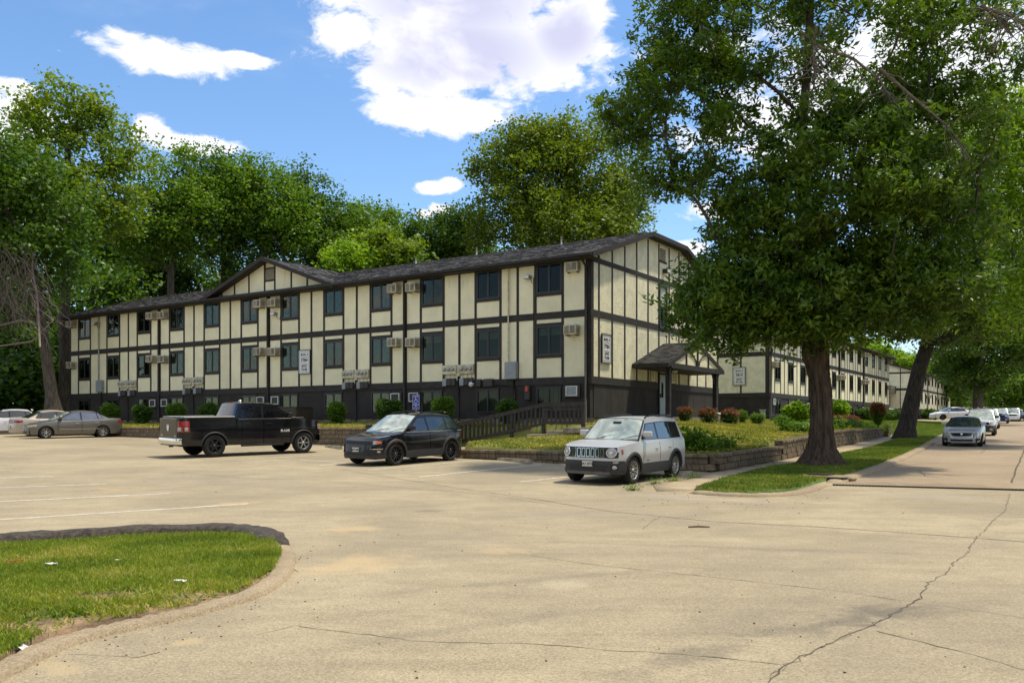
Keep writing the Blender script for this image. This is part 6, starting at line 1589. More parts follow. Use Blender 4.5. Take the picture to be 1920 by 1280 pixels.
        main = MB(); nd = len(doors)
        dm = {}
        for sy in (1, -1):
            rows = sides[sy]; c = len(rows[0]); V = [v for r_ in rows for v in r_]; Fm = []; Fd = [[] for _ in doors]
            for i in range(len(xs) - 1):
                xm = (xs[i] + xs[i + 1]) / 2; 
                for j in range(c - 1):
                    q = (i * c + j, (i + 1) * c + j, (i + 1) * c + j + 1, i * c + j + 1); q = q if sy < 0 else q[::-1]
                    if j < nz - 1:
                        zc = (rows[i][j][2] + rows[i][j + 1][2]) / 2; hit = None; gap = False
                        for k, (a, b) in enumerate(doors):
                            if zc > s.zs + .07:
                                if a + .006 < xm < b - .006: hit = k
                                elif a - .007 < xm < b + .007: gap = True
                        if hit is not None: Fd[hit].append(q); continue
                        if gap: continue
                    Fm.append(q)
            main.add(V, Fm, True)
            for k, fs in enumerate(Fd):
                if fs:
                    used = sorted({i for f in fs for i in f}); mp = {u: n for n, u in enumerate(used)}
                    d = MB(); d.add([V[u] for u in used], [tuple(mp[i] for i in f) for f in fs], True)
                    do = d.build("door", s.paint, s.o, fix=True, sharp=38); 
                    a, b = doors[k]; xh = a + .13 + .08; zt = s.ztop((a + b) / 2) ; zh = zt - .17; yh = s.ysurf(xh, zh)
                    h = MB(); h.bbox(xh - .09, xh + .09, min(sy * (yh - .01), sy * (yh + .028)), max(sy * (yh - .01), sy * (yh + .028)), zh - .014, zh + .016, .006); h.build("handle", s.handle if hasattr(s, 'handle') else s.paint, do)
        main.build("body", s.paint, s.o, fix=True, sharp=38)
    def green(s, gh, gy, glass, wsg):
        """gh: dict A,B,C,D (x,z) side profile points, pillars: list of (x at belt, x at roof, half width), frame material"""
        A, B_, C, D = gh['A'], gh['B'], gh['C'], gh['D']; W = s.W; zr_ = max(B_[1], C[1])
        yb, yt = W / 2 * gy[0], W / 2 * gy[1]; zb = min(A[1], D[1])
        def Y(z): return yb + (yt - yb) * (z - zb) / (zr_ - zb)
        fm = gh.get('frame', s.paint)
        n = 8; roofc = [(B_[0] + (C[0] - B_[0]) * k / n, B_[1] + (C[1] - B_[1]) * k / n + gh.get('arc', .03) * math.sin(math.pi * k / n)) for k in range(n + 1)]
        s.roofc = roofc
        # side shells
        for sy in (1, -1):
            prof = [(A[0], A[1] - .06)] + [A] + roofc + [D, (D[0], D[1] - .06)]
            mb = MB(); V = [(x, sy * (Y(z) - .004), z) for x, z in prof]
            mb.add(V, [tuple(range(len(V)))[::(1 if sy < 0 else -1)]]); mb.build("side_frame", fm, s.o)
        # roof: cross-section rounded
        qs = [1, .975, .9, .75, .5, .25, 0, -.25, -.5, -.75, -.9, -.975, -1]; crown = gh.get('crown', .05); rows = []
        for i, (x, z) in enumerate(roofc):
            rows.append([(x, Y(z) * q, z + crown * (1 - abs(q) ** 3)) for q in qs])
        mb = MB(); mb.grid(rows, True, flip=False); 
        ends = [(roofc[0], A, 'f'), (roofc[-1], D, 'r')]
        mb.build("roof", gh.get('roofmat', s.paint), s.o, fix=True)
        # windscreen and rear window surfaces (frame + pane)
        for nm, top_, bot, mat_, bulge, ins in (("windscreen", roofc[0], A, wsg, gh.get('bulge', .10), (.045, .04)), ("rear_window", roofc[-1], D, glass, -.05, (.07, .06))):
            sgn = 1 if nm == "windscreen" else -1
            for kind in (0, 1):
                rows = []; m = 7
                for k in range(m + 1):
                    f = k / m
                    f2 = f if not kind else ins[1] + f * (1 - 2 * ins[1])
                    x = bot[0] + (top_[0] - bot[0]) * f2; z = bot[1] + (top_[1] - bot[1]) * f2; row = []
                    for q in np.linspace(1, -1, 13):
                        qq = q if not kind else q * (1 - ins[0] * 1.2)
                        bl = bulge * (1 - abs(qq) ** 2.2) * (1 - f2 * .55)
                        zz = z + crown * (1 - abs(qq) ** 3) * f2
                        row.append((x + bl + sgn * (.012 if kind else 0), Y(z) * qq, zz + (.008 if kind else 0)))
                    rows.append(row)
                mb = MB(); mb.grid(rows, True, flip=(nm == "windscreen")); mb.build(nm if kind else nm + "_frame", mat_ if kind else (M_trim if nm == "windscreen" else gh.get('rearframe', s.paint)), s.o, fix=False)
        # side panes
        def xa(z):      # front edge on A line
            return A[0] + (B_[0] - A[0]) * (z - A[1]) / (B_[1] - A[1])
        def xd(z): return D[0] + (C[0] - D[0]) * (z - D[1]) / (C[1] - D[1])
        zbw = gh.get('zb', max(A[1], D[1]) + .03); zt = zr_ - gh.get('inset', .065)
        z0r = gh.get('zbr', zbw)
        for sy in (1, -1):
            zt_c = zr_ - gh.get('inset', .065)
            fr0 = gh['panes'][0][0]; e0 = (xa(zbw) - .09, xa(zt_c) - .05) if fr0 is None else fr0; rr0 = gh['panes'][-1][1]; e1 = (xd(z0r) + gh.get('rin', .22) - .04, xd(zt_c) + .08) if rr0 is None else (rr0[0] - .03, rr0[1] - .03)
            rws = []
            for k in range(9):
                f = k / 8; xb_ = e0[0] + (e1[0] - e0[0]) * f; xt_ = e0[1] + (e1[1] - e0[1]) * f
                zl_ = zbw - .012 + ((z0r - zbw) * max(0, min(1, (xb_ - gh['kx']) / (xd(z0r) - gh['kx']))) if gh.get('kx') is not None else 0)
                zu_ = np.interp(-xt_, [-p[0] for p in roofc], [p[1] for p in roofc]) - gh.get('inset', .065) + .022
                rws.append([(xb_ + (xt_ - xb_) * q, sy * (Y(zl_ + (zu_ - zl_) * q) + .003), zl_ + (zu_ - zl_) * q) for q in (0, .5, 1)])
            mb = MB(); mb.grid(rws, True, flip=sy > 0); mb.build("window_surround", M_trim, s.o)
            pl = gh['panes']           # each: [(x_bottom_front,x_top_front),(x_bottom_rear,x_top_rear)] with None = follow A / D
            for (fr, rr_) in pl:
                n_ = 7; rows = []
                for k in range(n_ + 1):
                    z0 = zbw; f = k / n_
                    row = []
                    xf0 = (xa(zbw) - .14) if fr is None else fr[0]; xf1 = (xa(zt) - .10) if fr is None else fr[1]
                    xr0 = (xd(z0r) + gh.get('rin', .22)) if rr_ is None else rr_[0]; xr1 = (xd(zt) + .12) if rr_ is None else rr_[1]
                    xb_ = xf0 + (xr0 - xf0) * f; xt_ = xf1 + (xr1 - xf1) * f
                    zlow = zbw + (z0r - zbw) * max(0, min(1, (xf0 + (xr0 - xf0) * f - gh.get('kx', -9)) / (xd(z0r) - gh.get('kx', -9)))) if gh.get('kx') is not None else zbw
                    ztl = np.interp(-xt_, [-p[0] for p in roofc], [p[1] for p in roofc]) - gh.get('inset', .065)
                    for j in range(4):
                        g_ = j / 3; x = xb_ + (xt_ - xb_) * g_; z = zlow + (ztl - zlow) * g_; row.append((x, sy * (Y(z) + .006), z))
                    rows.append(row)
                mb = MB(); mb.grid(rows, True, flip=sy > 0); mb.build("side_window", glass, s.o)
            if gh.get('trimline'):
                mb = MB(); x0_, x1_ = xa(zbw) - .05, xd(zbw) + .1
                mb.add([(x0_, sy * (Y(zbw) + .01), zbw - .025), (x1_, sy * (Y(zbw) + .01), zbw - .025), (x1_, sy * (Y(zbw) + .01), zbw), (x0_, sy * (Y(zbw) + .01), zbw)], [(0, 1, 2, 3)[::(1 if sy > 0 else -1)]]); mb.build("window_trim", gh['trimline'], s.o)
        # mirrors
        xm, zm = xa(zbw) - .25 + gh.get('mx', 0), zbw + .10
        for sy in (1, -1):
            y0_ = Y(zm); mb = MB(); a, b = sorted((sy * (y0_ + .02), sy * (y0_ + .26))); mb.bbox(xm - .06, xm + .09, a, b, zm - .05, zm + .11, .03); o = mb.build("wing_mirror", gh.get('mirror', s.paint), s.o)
            mb = MB(); a, b = sorted((sy * (y0_ - .03), sy * (y0_ + .06))); mb.bbox(xm - .03, xm + .05, a, b, zm - .09, zm - .02, .01); mb.build("mirror_stalk", M_plast, o)
        s.Y = Y
    def wheel(s, x, sy, rim, spokes, rimr):
        R_ = s.R; w = .215; wo = s.W / 2 * min(.985, s.plan(x) * .985); y0 = wo - w; E_ = empty("wheel", (x, 0, R_)); E_.parent = s.o
        a = sy
        mb = MB(); prof = [(R_ * .60, .0), (R_ * .66, -.012), (R_ * .90, -.012), (R_ * .975, .02), (R_, .06), (R_, w - .06), (R_ * .975, w - .02), (R_ * .90, w + .010), (R_ * .72, w + .012), (R_ * rimr, w - .005), (R_ * rimr * .97, w - .04)]
        mb.lathe([(r, a * (y0 + h)) for r, h in prof], n=36); mb.build("tyre", M_tyre, E_, fix=True)
        mat = M_rimS if rim == 'silver' else M_rimB
        rr = R_ * rimr
        mb = MB(); mb.lathe([(rr, a * (y0 + w - .004)), (rr * .965, a * (y0 + w + .004)), (rr * .93, a * (y0 + w - .012)), (rr * .90, a * (y0 + w - .09)), (rr * .88, a * (y0 + .04))], n=36)
        n_ = spokes
        for k in range(n_):
            for dlt in ((0,) if n_ != 5 else (-.17, .17)):
                th = 2 * math.pi * k / n_ + dlt * .8; th2 = 2 * math.pi * k / n_ + dlt * 1.9
                wd = rr * (.10 if n_ == 5 else .13); c, s_ = math.cos(th), math.sin(th); c2, s2 = math.cos(th2), math.sin(th2)
                p0 = Vector((rr * .16 * c, 0, rr * .16 * s_)); p1 = Vector((rr * .95 * c2, 0, rr * .95 * s2)); d = (p1 - p0).normalized(); nrm = Vector((-d.z, 0, d.x)) * wd / 2
                ya, yb_ = a * (y0 + w - .03), a * (y0 + w - .004); yc = a * (y0 + w - .065)
                V = [p0 - nrm * 1.3 + Vector((0, ya, 0)), p0 + nrm * 1.3 + Vector((0, ya, 0)), p1 + nrm + Vector((0, yb_, 0)), p1 - nrm + Vector((0, yb_, 0))]
                V += [v + Vector((0, -a * .035, 0)) for v in V]
                mb.add(V, [(0, 1, 2, 3), (7, 6, 5, 4), (0, 4, 5, 1), (1, 5, 6, 2), (2, 6, 7, 3), (3, 7, 4, 0)])
        mb.lathe([(0, a * (y0 + w - .012)), (rr * .12, a * (y0 + w - .014)), (rr * .20, a * (y0 + w - .03)), (rr * .22, a * (y0 + w - .07))], n=20)
        mb.build("rim", mat, E_, fix=True)
        mb = MB(); mb.lathe([(0, a * (y0 + w - .10)), (rr * .72, a * (y0 + w - .10)), (rr * .72, a * (y0 + w - .12))], n=24); mb.build("brake_disc", M_disc if rim == 'silver' else M_plast, E_)
        mb = MB(); yl0, yl1 = sorted((a * (y0 - .05), a * (y0 + .005))); mb.lathe([(0, a * (y0 + .04)), (rr * .9, a * (y0 + .04))], n=24); mb.build("hub", M_under, E_)
        # arch liner
        lin = MB(); n_ = 14; rows = []
        for k in range(n_ + 1):
            t = math.pi * k / n_; xx, zz = x + (s.Ra - .004) * math.cos(t), R_ + (s.Ra - .02) * math.sin(t) - .01
            rows.append([(xx, a * (s.W / 2 * min(.965, s.plan(xx) * .955)), zz), (xx, a * (s.W / 2 * .36), zz)])
        lin.grid(rows, True); lin.build("arch_liner", M_under, s.o)
    def flares(s, mat):
        w_ = .075 if mat != 'thin' else .04; m_ = M_plast
        for x in (s.wb / 2, -s.wb / 2):
            for sy in (1, -1):
                rows = []; n_ = 22
                for k in range(n_ + 1):
                    t = R(-8) + (math.pi + R(16)) * k / n_; row = []
                    for rad, off in ((s.Ra - .012, -.01), (s.Ra - .01, .028), (s.Ra + w_ * .6, .030), (s.Ra + w_, .004)):
                        xx, zz = x + rad * math.cos(t), s.R - .02 + rad * math.sin(t); xx = min(s.xf - .02, max(s.xr + .02, xx))
                        row.append((xx, sy * (s.ysurf(xx, zz) + off), max(s.zs - .02, zz)))
                    rows.append(row)
                mb = MB(); mb.grid(rows, True, flip=sy > 0); mb.build("wheel_arch_trim", m_, s.o)
    def cladding(s, h):
        x0, x1 = -s.wb / 2 + s.Ra + .02, s.wb / 2 - s.Ra - .02
        for sy in (1, -1):
            s.patch_side(x0, x1, s.zs - .03, s.zs + h, sy, M_plast, "sill_cladding", .014)
    def patch_side(s, x0, x1, z0, z1, sy, mat, name, off=.008, parent=None, nx=8, nz=4):
        rows = [[(s.xlean(x, z), sy * (s.ysurf(x, z) + off), z) for z in np.linspace(z0, z1, nz)] for x in np.linspace(x0, x1, nx)]
        mb = MB(); mb.grid(rows, True, flip=sy > 0); return mb.build(name, mat, parent or s.o)
    def patch_end(s, poly, mat, name, off=.008, rear=False, parent=None, n=5, smooth=True):
        """poly: (y,z) quads' corner list [(y0,z0),(y1,z0b),(y1,z1b),(y0,z1)] bilinear patch lying on the nose or tail"""
        (a, b, c, d) = poly; rows = []
        for i in np.linspace(0, 1, n):
            row = []
            for j in np.linspace(0, 1, max(n + 4, int(abs(b[0] - a[0]) / .05) + 1)):
                lo = (a[0] + (b[0] - a[0]) * j, a[1] + (b[1] - a[1]) * j); hi = (d[0] + (c[0] - d[0]) * j, d[1] + (c[1] - d[1]) * j)
                y, z = lo[0] + (hi[0] - lo[0]) * i, lo[1] + (hi[1] - lo[1]) * i
                row.append((s.xfront(y, z, rear) + (off if not rear else -off), y, z))
            rows.append(row)
        mb = MB(); mb.grid(rows, smooth, flip=rear); return mb.build(name, mat, parent or s.o)
    def both(s, poly, mat, name, **k):
        for sg in (1, -1): o = s.patch_end([(y * sg, z) for y, z in poly], mat, name, **k)
        return o
    def disc(s, y, z, r, mat, name, off=.01, rear=False, ring=None, parent=None):
        mb = MB(); n = 20
        V = [(s.xfront(y, z, rear) + (off + .02 if not rear else -off - .02), y, z)]
        for rr in (r * .6, r):
            for k in range(n):
                t = 2 * math.pi * k / n; yy, zz = y + rr * math.cos(t), z + rr * math.sin(t); V.append((s.xfront(yy, zz, rear) + ((off + (.013 if rr < r else 0)) if not rear else -off), yy, zz))
        Fc = [(0, 1 + k, 1 + (k + 1) % n) for k in range(n)] + [(1 + k, 1 + n + k, 1 + n + (k + 1) % n, 1 + (k + 1) % n) for k in range(n)]
        mb.add(V, Fc, True); o = mb.build(name, mat, parent or s.o)
        if ring:
            mb = MB(); pts = [(s.xfront(y + r * math.cos(2 * math.pi * k / n), z + r * math.sin(2 * math.pi * k / n), rear) + (off + .008 if not rear else -off - .008), y + r * math.cos(2 * math.pi * k / n), z + r * math.sin(2 * math.pi * k / n)) for k in range(n + 1)]
            mb.tube(pts, .012, 6, cap=False); mb.build("lamp_ring", ring, o)
        return o
    def plate(s, z, txt, rear=False, y=0., w=.31, h=.155):
        x = s.xfront(y, z, rear); sg = -1 if rear else 1
        E_ = MB(); a, b = sorted((x + sg * .012, x + sg * .028)); E_.bbox(a, b, y - w / 2, y + w / 2, z - h / 2, z + h / 2, .004); o = E_.build("licence_plate", M_plate, s.o)
        mb = MB(); t = .012
        a2, b2 = sorted((x + sg * .0285, x + sg * .032))
        for q in ((y - w / 2, y + w / 2, z - h / 2, z - h / 2 + t), (y - w / 2, y + w / 2, z + h / 2 - t, z + h / 2), (y - w / 2, y - w / 2 + t, z - h / 2 + t, z + h / 2 - t), (y + w / 2 - t, y + w / 2, z - h / 2 + t, z + h / 2 - t)): mb.box(a2, b2, *q)
        mb.build("plate_frame", M_plast, o)
        if txt: s.text(txt, .088, (x + sg * .033, y, z - .006), o, M_black, rear)
        return o
    def text(s, txt, size, loc, parent, mat, rear=False, side=0, sx=1.):
        o = text_obj(txt, size, (0, 0, 0), parent, mat, extr=.002, sx=sx)
        if side: o.rotation_euler = (0, 0, R(180) if side > 0 else 0)
        else: o.rotation_euler = (0, 0, R(-90) if rear else R(90))
        o.location = loc; return o
    def bar(s, pts, rad, mat, name, sides=6):
        mb = MB(); mb.tube(pts, rad, sides); return mb.build(name, mat, s.o)
    def wiper(s):
        A = s.ghp['A']
        for y in (-.35, .35): s.bar([(A[0] + .12, y, A[1] + .035), (A[0] - .01, y + .25, A[1] + .11), (A[0] - .06, y + .52, A[1] + .15)], .009, M_trim, "wiper")

def yaw_of(d): return math.atan2(d[1], d[0])
def wheelpos(u, v): return gp(u, v)
YF = yaw_of((-.551, -.834))                     # nose towards the camera, parallel to the bays

# ---- white-silver compact SUV with seven-slot grille
cpos = Vector((2.98, 22.1)) + Vector((.551, .834)) * 1.29 + Vector((-.834, .551)) * .80
RN = Car("compact_suv", 'boxy silver compact SUV with round headlights and seven-slot grille, parked nearest the camera', cpos, YF, P_silver, 4.24, 1.81, 1.69, 2.57, .82, .345, zs=.26,
         top=[(-2.2, 1.02), (-2.0, 1.06), (-.9, 1.03), (.55, 1.02), (.95, 1.05), (1.5, 1.00), (1.88, .955), (2.0, .90), (2.2, .84)], pfront=5.5, prear=16, tuck=.95, shoulder=.955,
         gh=dict(A=(.88, 1.06), B=(.28, 1.58), C=(-1.72, 1.60), D=(-2.02, 1.06), panes=[(None, (-.22, -.20)), ((-.32, -.30), (-1.12, -1.10)), ((-1.18, -1.16), None)], frame=P_silver, zb=1.10, inset=.10, rin=.22, arc=.03, mirror=P_silver, rearframe=P_silver),
         doors=[(-.26, .78), (-1.12, -.27)], rim='silver', spokes=5, flare='fat', clad=.24, lean=.05, gy=(.90, .74), rimr=.68, cat='SUV')
c = RN
c.patch_end([(-.76, .67), (.76, .67), (.76, .93), (-.76, .93)], M_trim, "grille_panel", off=.006)
for k in range(7):
    y = (k - 3) * .128; o = c.patch_end([(y - .048, .69), (y + .048, .69), (y + .048, .905), (y - .048, .905)], M_chrome, "grille_slot_frame", off=.013, n=3)
    c.patch_end([(y - .034, .705), (y + .034, .705), (y + .034, .89), (y - .034, .89)], M_black, "grille_slot", off=.019, n=3, parent=o)
for sg in (1, -1):
    c.disc(sg * .62, .80, .108, M_lampg, "headlight", off=.014, ring=M_chrome)
    c.disc(sg * .62, .80, .035, M_chrome, "projector_lens", off=.036)
    c.patch_side(1.78, 1.84, .76, .88, sg, M_redl, "side_marker", .010); c.patch_side(1.285 + c.Ra + .03, 2.06, .27, .58, sg, M_plast, "bumper_corner", .012)
c.patch_end([(-.87, .26), (.87, .26), (.86, .60), (-.86, .60)], M_plast, "front_bumper", off=.012, n=9)
c.patch_end([(-.50, .36), (.50, .36), (.56, .50), (-.56, .50)], M_black, "lower_intake", off=.018)
c.patch_end([(-.62, .26), (.62, .26), (.60, .33), (-.60, .33)], pm("skid_grey", (.10, .10, .105), .5), "skid_plate", off=.022)
for sg in (1, -1):
    c.patch_end([(sg * .60, .38), (sg * .80, .38), (sg * .80, .50), (sg * .60, .50)], M_trim, "fog_lamp_bezel", off=.02, n=3); c.disc(sg * .70, .44, .045, M_lampg, "fog_lamp", off=.028)
    c.patch_end([(sg * .66, .545), (sg * .80, .545), (sg * .79, .585), (sg * .67, .585)], M_lampg, "daytime_lamp", off=.018, n=3)
c.plate(.52, "DA1 HT38"); c.wiper(); c.text("RENEGADE", .055, (.62, .925, .56), c.o, M_black, side=1) if False else None
for sy in (1, -1):
    rr = [(x, sy * .60, z) for x, z in ((.12, 1.63), (.0, 1.675), (-.5, 1.705), (-1.1, 1.705), (-1.55, 1.68), (-1.7, 1.64))]
    c.bar(rr, .022, M_trim, "roof_rail")
    o = c.patch_end([(sy * .66, .80), (sy * .83, .80), (sy * .83, .98), (sy * .66, .98)], M_redl, "taillight", off=.01, rear=True, n=4)
    c.patch_side(.43, .60, .555, .575, sy, M_black, "badge_strip", .008)
mb = MB(); mb.bbox(.36, .52, -.12, .12, 1.44, 1.54, .02); mb.build("sensor_housing", M_trim, c.o)

# ---- black compact SUV
p0_ = gp(738, 872.5); cpos = p0_ + Vector((.551, .834)) * 1.32 + Vector((-.834, .551)) * .82 + Vector((.10, .05))
CP = Car("compact_suv", 'glossy black SUV with black wheels and orange corner lights, parked between pickup and steps', cpos, yaw_of((-.58, -.815)), P_black, 4.48, 1.90, 1.66, 2.70, .90, .36, zs=.25,
         top=[(-2.2, 1.00), (-1.9, 1.06), (-.9, 1.03), (.55, .98), (1.02, 1.01), (1.55, .95), (1.95, .88), (2.08, .80), (2.25, .72)], pfront=4.2, prear=6, tuck=.95, shoulder=.95,
         gh=dict(A=(.98, 1.01), B=(.12, 1.55), C=(-1.55, 1.54), D=(-2.05, 1.06), panes=[(None, (-.20, -.18)), ((-.29, -.27), (-1.18, -1.14)), ((-1.24, -1.20), None)], frame=P_black, zb=1.05, zbr=1.16, kx=-.9, inset=.085, rin=.20, arc=.045, mirror=P_black, rearframe=P_black, trimline=M_chrome),
         doors=[(-.24, .86), (-1.22, -.25)], rim='black', spokes=5, flare='fat', clad=.22, lean=.12, gy=(.92, .70), rimr=.72, cat='SUV')
c = CP
c.patch_end([(-.62, .68), (.62, .68), (.60, .80), (-.60, .80)], M_trim, "grille_panel", off=.008)
for k in range(7):
    y = (k - 3) * .155; c.patch_end([(y - .06, .695), (y + .06, .695), (y + .055, .785), (y - .055, .785)], M_black, "grille_slot", off=.016, n=3)
for sg in (1, -1):
    c.patch_end([(sg * .62, .68), (sg * .86, .73), (sg * .86, .82), (sg * .62, .80)], M_lampg, "headlight", off=.012, n=5)
    c.patch_end([(sg * .80, .70), (sg * .90, .73), (sg * .905, .81), (sg * .84, .79)], M_amber, "indicator", off=.020, n=4); c.patch_side(1.93, 2.12, .715, .79, sg, M_amber, "indicator_wrap", .012, nx=5)
    c.patch_end([(sg * .56, .535), (sg * .82, .535), (sg * .82, .555), (sg * .56, .555)], M_chrome, "lamp_strip", off=.016, n=3)
    c.patch_end([(sg * .60, .40), (sg * .80, .42), (sg * .80, .51), (sg * .60, .51)], M_black, "fog_lamp_bezel", off=.014, n=3); c.disc(sg * .76, .46, .03, M_lampg, "fog_lamp", off=.022)
    c.patch_end([(sg * .55, .88), (sg * .86, .86), (sg * .86, 1.0), (sg * .60, .98)], M_redl, "taillight", off=.01, rear=True, n=4); c.patch_side(-2.12, -1.86, .88, 1.0, sg, M_redl, "taillight_wrap", .008, nx=4)
c.patch_end([(-.86, .24), (.86, .24), (.87, .36), (-.87, .36)], M_plast, "lower_bumper", off=.014, n=7); c.patch_end([(-.5, .37), (.5, .37), (.55, .46), (-.55, .46)], M_black, "lower_intake", off=.012)
c.plate(.52, "8AP H01"); c.wiper()
for sy in (1, -1): c.bar([(x, sy * .60, z) for x, z in ((.0, 1.595), (-.15, 1.645), (-.7, 1.675), (-1.2, 1.665), (-1.5, 1.625))], .018, M_trim, "roof_rail")

# ---- black pickup
hd = Vector((.74, .672)).normalized(); rw = gp(406.6, 856.6); cpos = rw + hd * (3.57 / 2 - .12) + Vector((-hd.y, hd.x)) * .88
TK = Car("pickup_truck", 'glossy black crew cab pickup with chrome rear bumper and red tail lights', cpos, yaw_of(hd), P_black, 5.82, 2.03, 1.96, 3.57, .97, .415, zs=.44,
         top=[(-3.0, 1.40), (-2.9, 1.42), (-.98, 1.42), (-.93, 1.36), (1.25, 1.34), (1.42, 1.36), (2.0, 1.31), (2.5, 1.23), (2.62, 1.14), (2.8, 1.06)], pfront=5, prear=16, tuck=.95, shoulder=.965,
         gh=dict(A=(1.42, 1.33), B=(.62, 1.90), C=(-.72, 1.92), D=(-.95, 1.35), panes=[(None, (.16, .18)), ((.07, .09), (-.76, -.72))], frame=P_black, zb=1.38, inset=.085, arc=.03, crown=.05, mirror=P_black, trimline=M_chrome, mx=.05, bulge=.08), glass=M_blackgl,
         doors=[(.12, 1.22), (-.74, .11)], rim='black', spokes=6, flare='thin', lean=.05, rlean=.0, gy=(.90, .76), rimr=.60, cat='pickup truck')
c = TK
# front wheels carry bright alloys
for w_ in [o for o in c.o.children if o.name.startswith("wheel") and not o.name.startswith("wheel_") and o.location.x > 0]:
    for r_ in w_.children:
        if r_.name.startswith("rim"): r_.data.materials.clear(); r_.data.materials.append(M_rimS)
mb = MB(); mb.box(-2.80, -.99, -.80, .80, 1.44, 1.468); mb.build("bed_cover", pm("bed_cover_vinyl", (.09, .088, .085), .45), c.o)
for sy in (1, -1):
    mb = MB(); a, b = sorted((sy * .84, sy * .965)); mb.bbox(-2.90, -.99, a, b, 1.425, 1.475, .015); mb.build("bed_rail_cap", pm("rail_cap_grey", (.20, .20, .19), .45), c.o)
mb = MB(); mb.bbox(-2.905, -2.82, -.84, .84, 1.425, 1.475, .012); mb.build("tailgate_cap", MATS["rail_cap_grey"], c.o)
tgp = car_paint("bronze_reflecting_paint", (.020, .016, .012)); tg = c.patch_end([(-.80, .72), (.80, .72), (.80, 1.385), (-.80, 1.385)], P_black, "tailgate", off=.012, rear=True, n=5)
for sg in (1, -1):
    c.patch_end([(sg * .835, .93), (sg * .995, .93), (sg * .985, 1.32), (sg * .835, 1.32)], M_redl, "taillight", off=.018, rear=True, n=4)
    c.patch_end([(sg * .85, .97), (sg * .96, .97), (sg * .96, 1.10), (sg * .85, 1.10)], M_lampg, "reverse_lamp", off=.024, rear=True, n=3)
    o = c.patch_side(-2.90, -2.70, .93, 1.32, sg, M_redl, "taillight_wrap", .010, nx=4)
    c.patch_side(-2.88, -2.76, .97, 1.10, sg, M_lampg, "reverse_lamp_wrap", .015, nx=3)
    c.patch_end([(sg * .60, .92), (sg * .95, .95), (sg * .95, 1.15), (sg * .62, 1.13)], M_lampg, "headlight", off=.015, n=5); c.patch_side(2.52, 2.72, .98, 1.12, sg, M_amber, "indicator", .012, nx=4)
def bumper(c, rear, z0, z1, mat, nm, reach=.14):
    rows = []
    for y in np.linspace(-c.W / 2 * .985, c.W / 2 * .985, 17):
        q = abs(y) / (c.W / 2); x = (c.xr - reach + .22 * q ** 6) if rear else (c.xf + reach - .35 * q ** 4); sg = -1 if rear else 1
        rows.append([(x - sg * .16, y, z1), (x - sg * .02, y, z1), (x, y, (z0 + z1) / 2 + .03), (x - sg * .02, y, z0), (x - sg * .14, y, z0)])
    mb = MB(); mb.grid(rows, True, flip=not rear); return mb.build(nm, mat, c.o, fix=True, sharp=50)
bumper(c, True, .50, .71, M_chrome, "rear_bumper"); bumper(c, False, .48, .72, M_chrome, "front_bumper", .05)
mb = MB(); mb.bbox(-3.03 - .04, -2.86, -.24, .24, .53, .715, .01); mb.build("step_pad", M_plast, c.o)
pl = MB(); pl.bbox(-3.09, -3.075, -.16, .16, .56, .70, .003); plo = pl.build("licence_plate", M_plate, c.o); c.text("2DN 468", .08, (-3.0925, 0, .625), plo, M_black, rear=True)
mb = MB(); mb.tube([(-2.9, 0, .42), (-3.05, 0, .42)], .045, 8); mb.build("tow_hitch", M_plast, c.o)
xr_ = c.xfront(0, 1.08, True)
mb = MB(); mb.prism([(-.085, .98 + .06), (.085, .98 + .06), (.10, 1.19), (.045, 1.155), (0, 1.20), (-.045, 1.155), (-.10, 1.19)], 'x', xr_ - .03, xr_ - .012); mb.prism([(-.045, .96), (.045, .96), (.07, 1.039), (-.07, 1.039)], 'x', xr_ - .03, xr_ - .012); mb.build("ram_head_emblem", M_white, c.o)
c.text("4x4", .08, (c.xfront(-.6, .80, True) - .016, -.64, .80), c.o, M_chrome, rear=True, sx=1.2); c.patch_end([(.50, .785), (.68, .785), (.68, .815), (.50, .815)], M_chrome, "tailgate_badge", off=.018, rear=True, n=3)
c.text("RAM", .135, (.98, -(c.ysurf(.98, .93) + .010), .90), c.o, M_white, side=-1, sx=1.35)
mb = MB(); mb.bbox(-.76, -.68, -.14, .14, 1.94, 1.975, .01); mb.build("brake_light", M_redl, c.o)
mb = MB(); mb.lathe([(0, .09), (.05, .08), (.07, .02), (.07, 0)], (-.35, 0, 1.985), 'z', 12); mb.build("roof_antenna", M_rimS, c.o)
for sy in (1, -1): mb = MB(); mb.tube([(-.75, sy * .93, .40), (.95, sy * .93, .40)], .05, 8); mb.build("side_step", M_plast, c.o)
c.wiper(); mb = MB(); mb.bbox(1.75, 2.1, .2, .45, 1.36, 1.385, .01); mb.bbox(1.75, 2.1, -.45, -.2, 1.36, 1.385, .01); mb.build("bonnet_vent", M_trim, c.o, kind='stuff')
mb = MB(); mb.box(1.88 - .04, -1.88 + 3.8, -.3, .3, .5, .9) if False else None

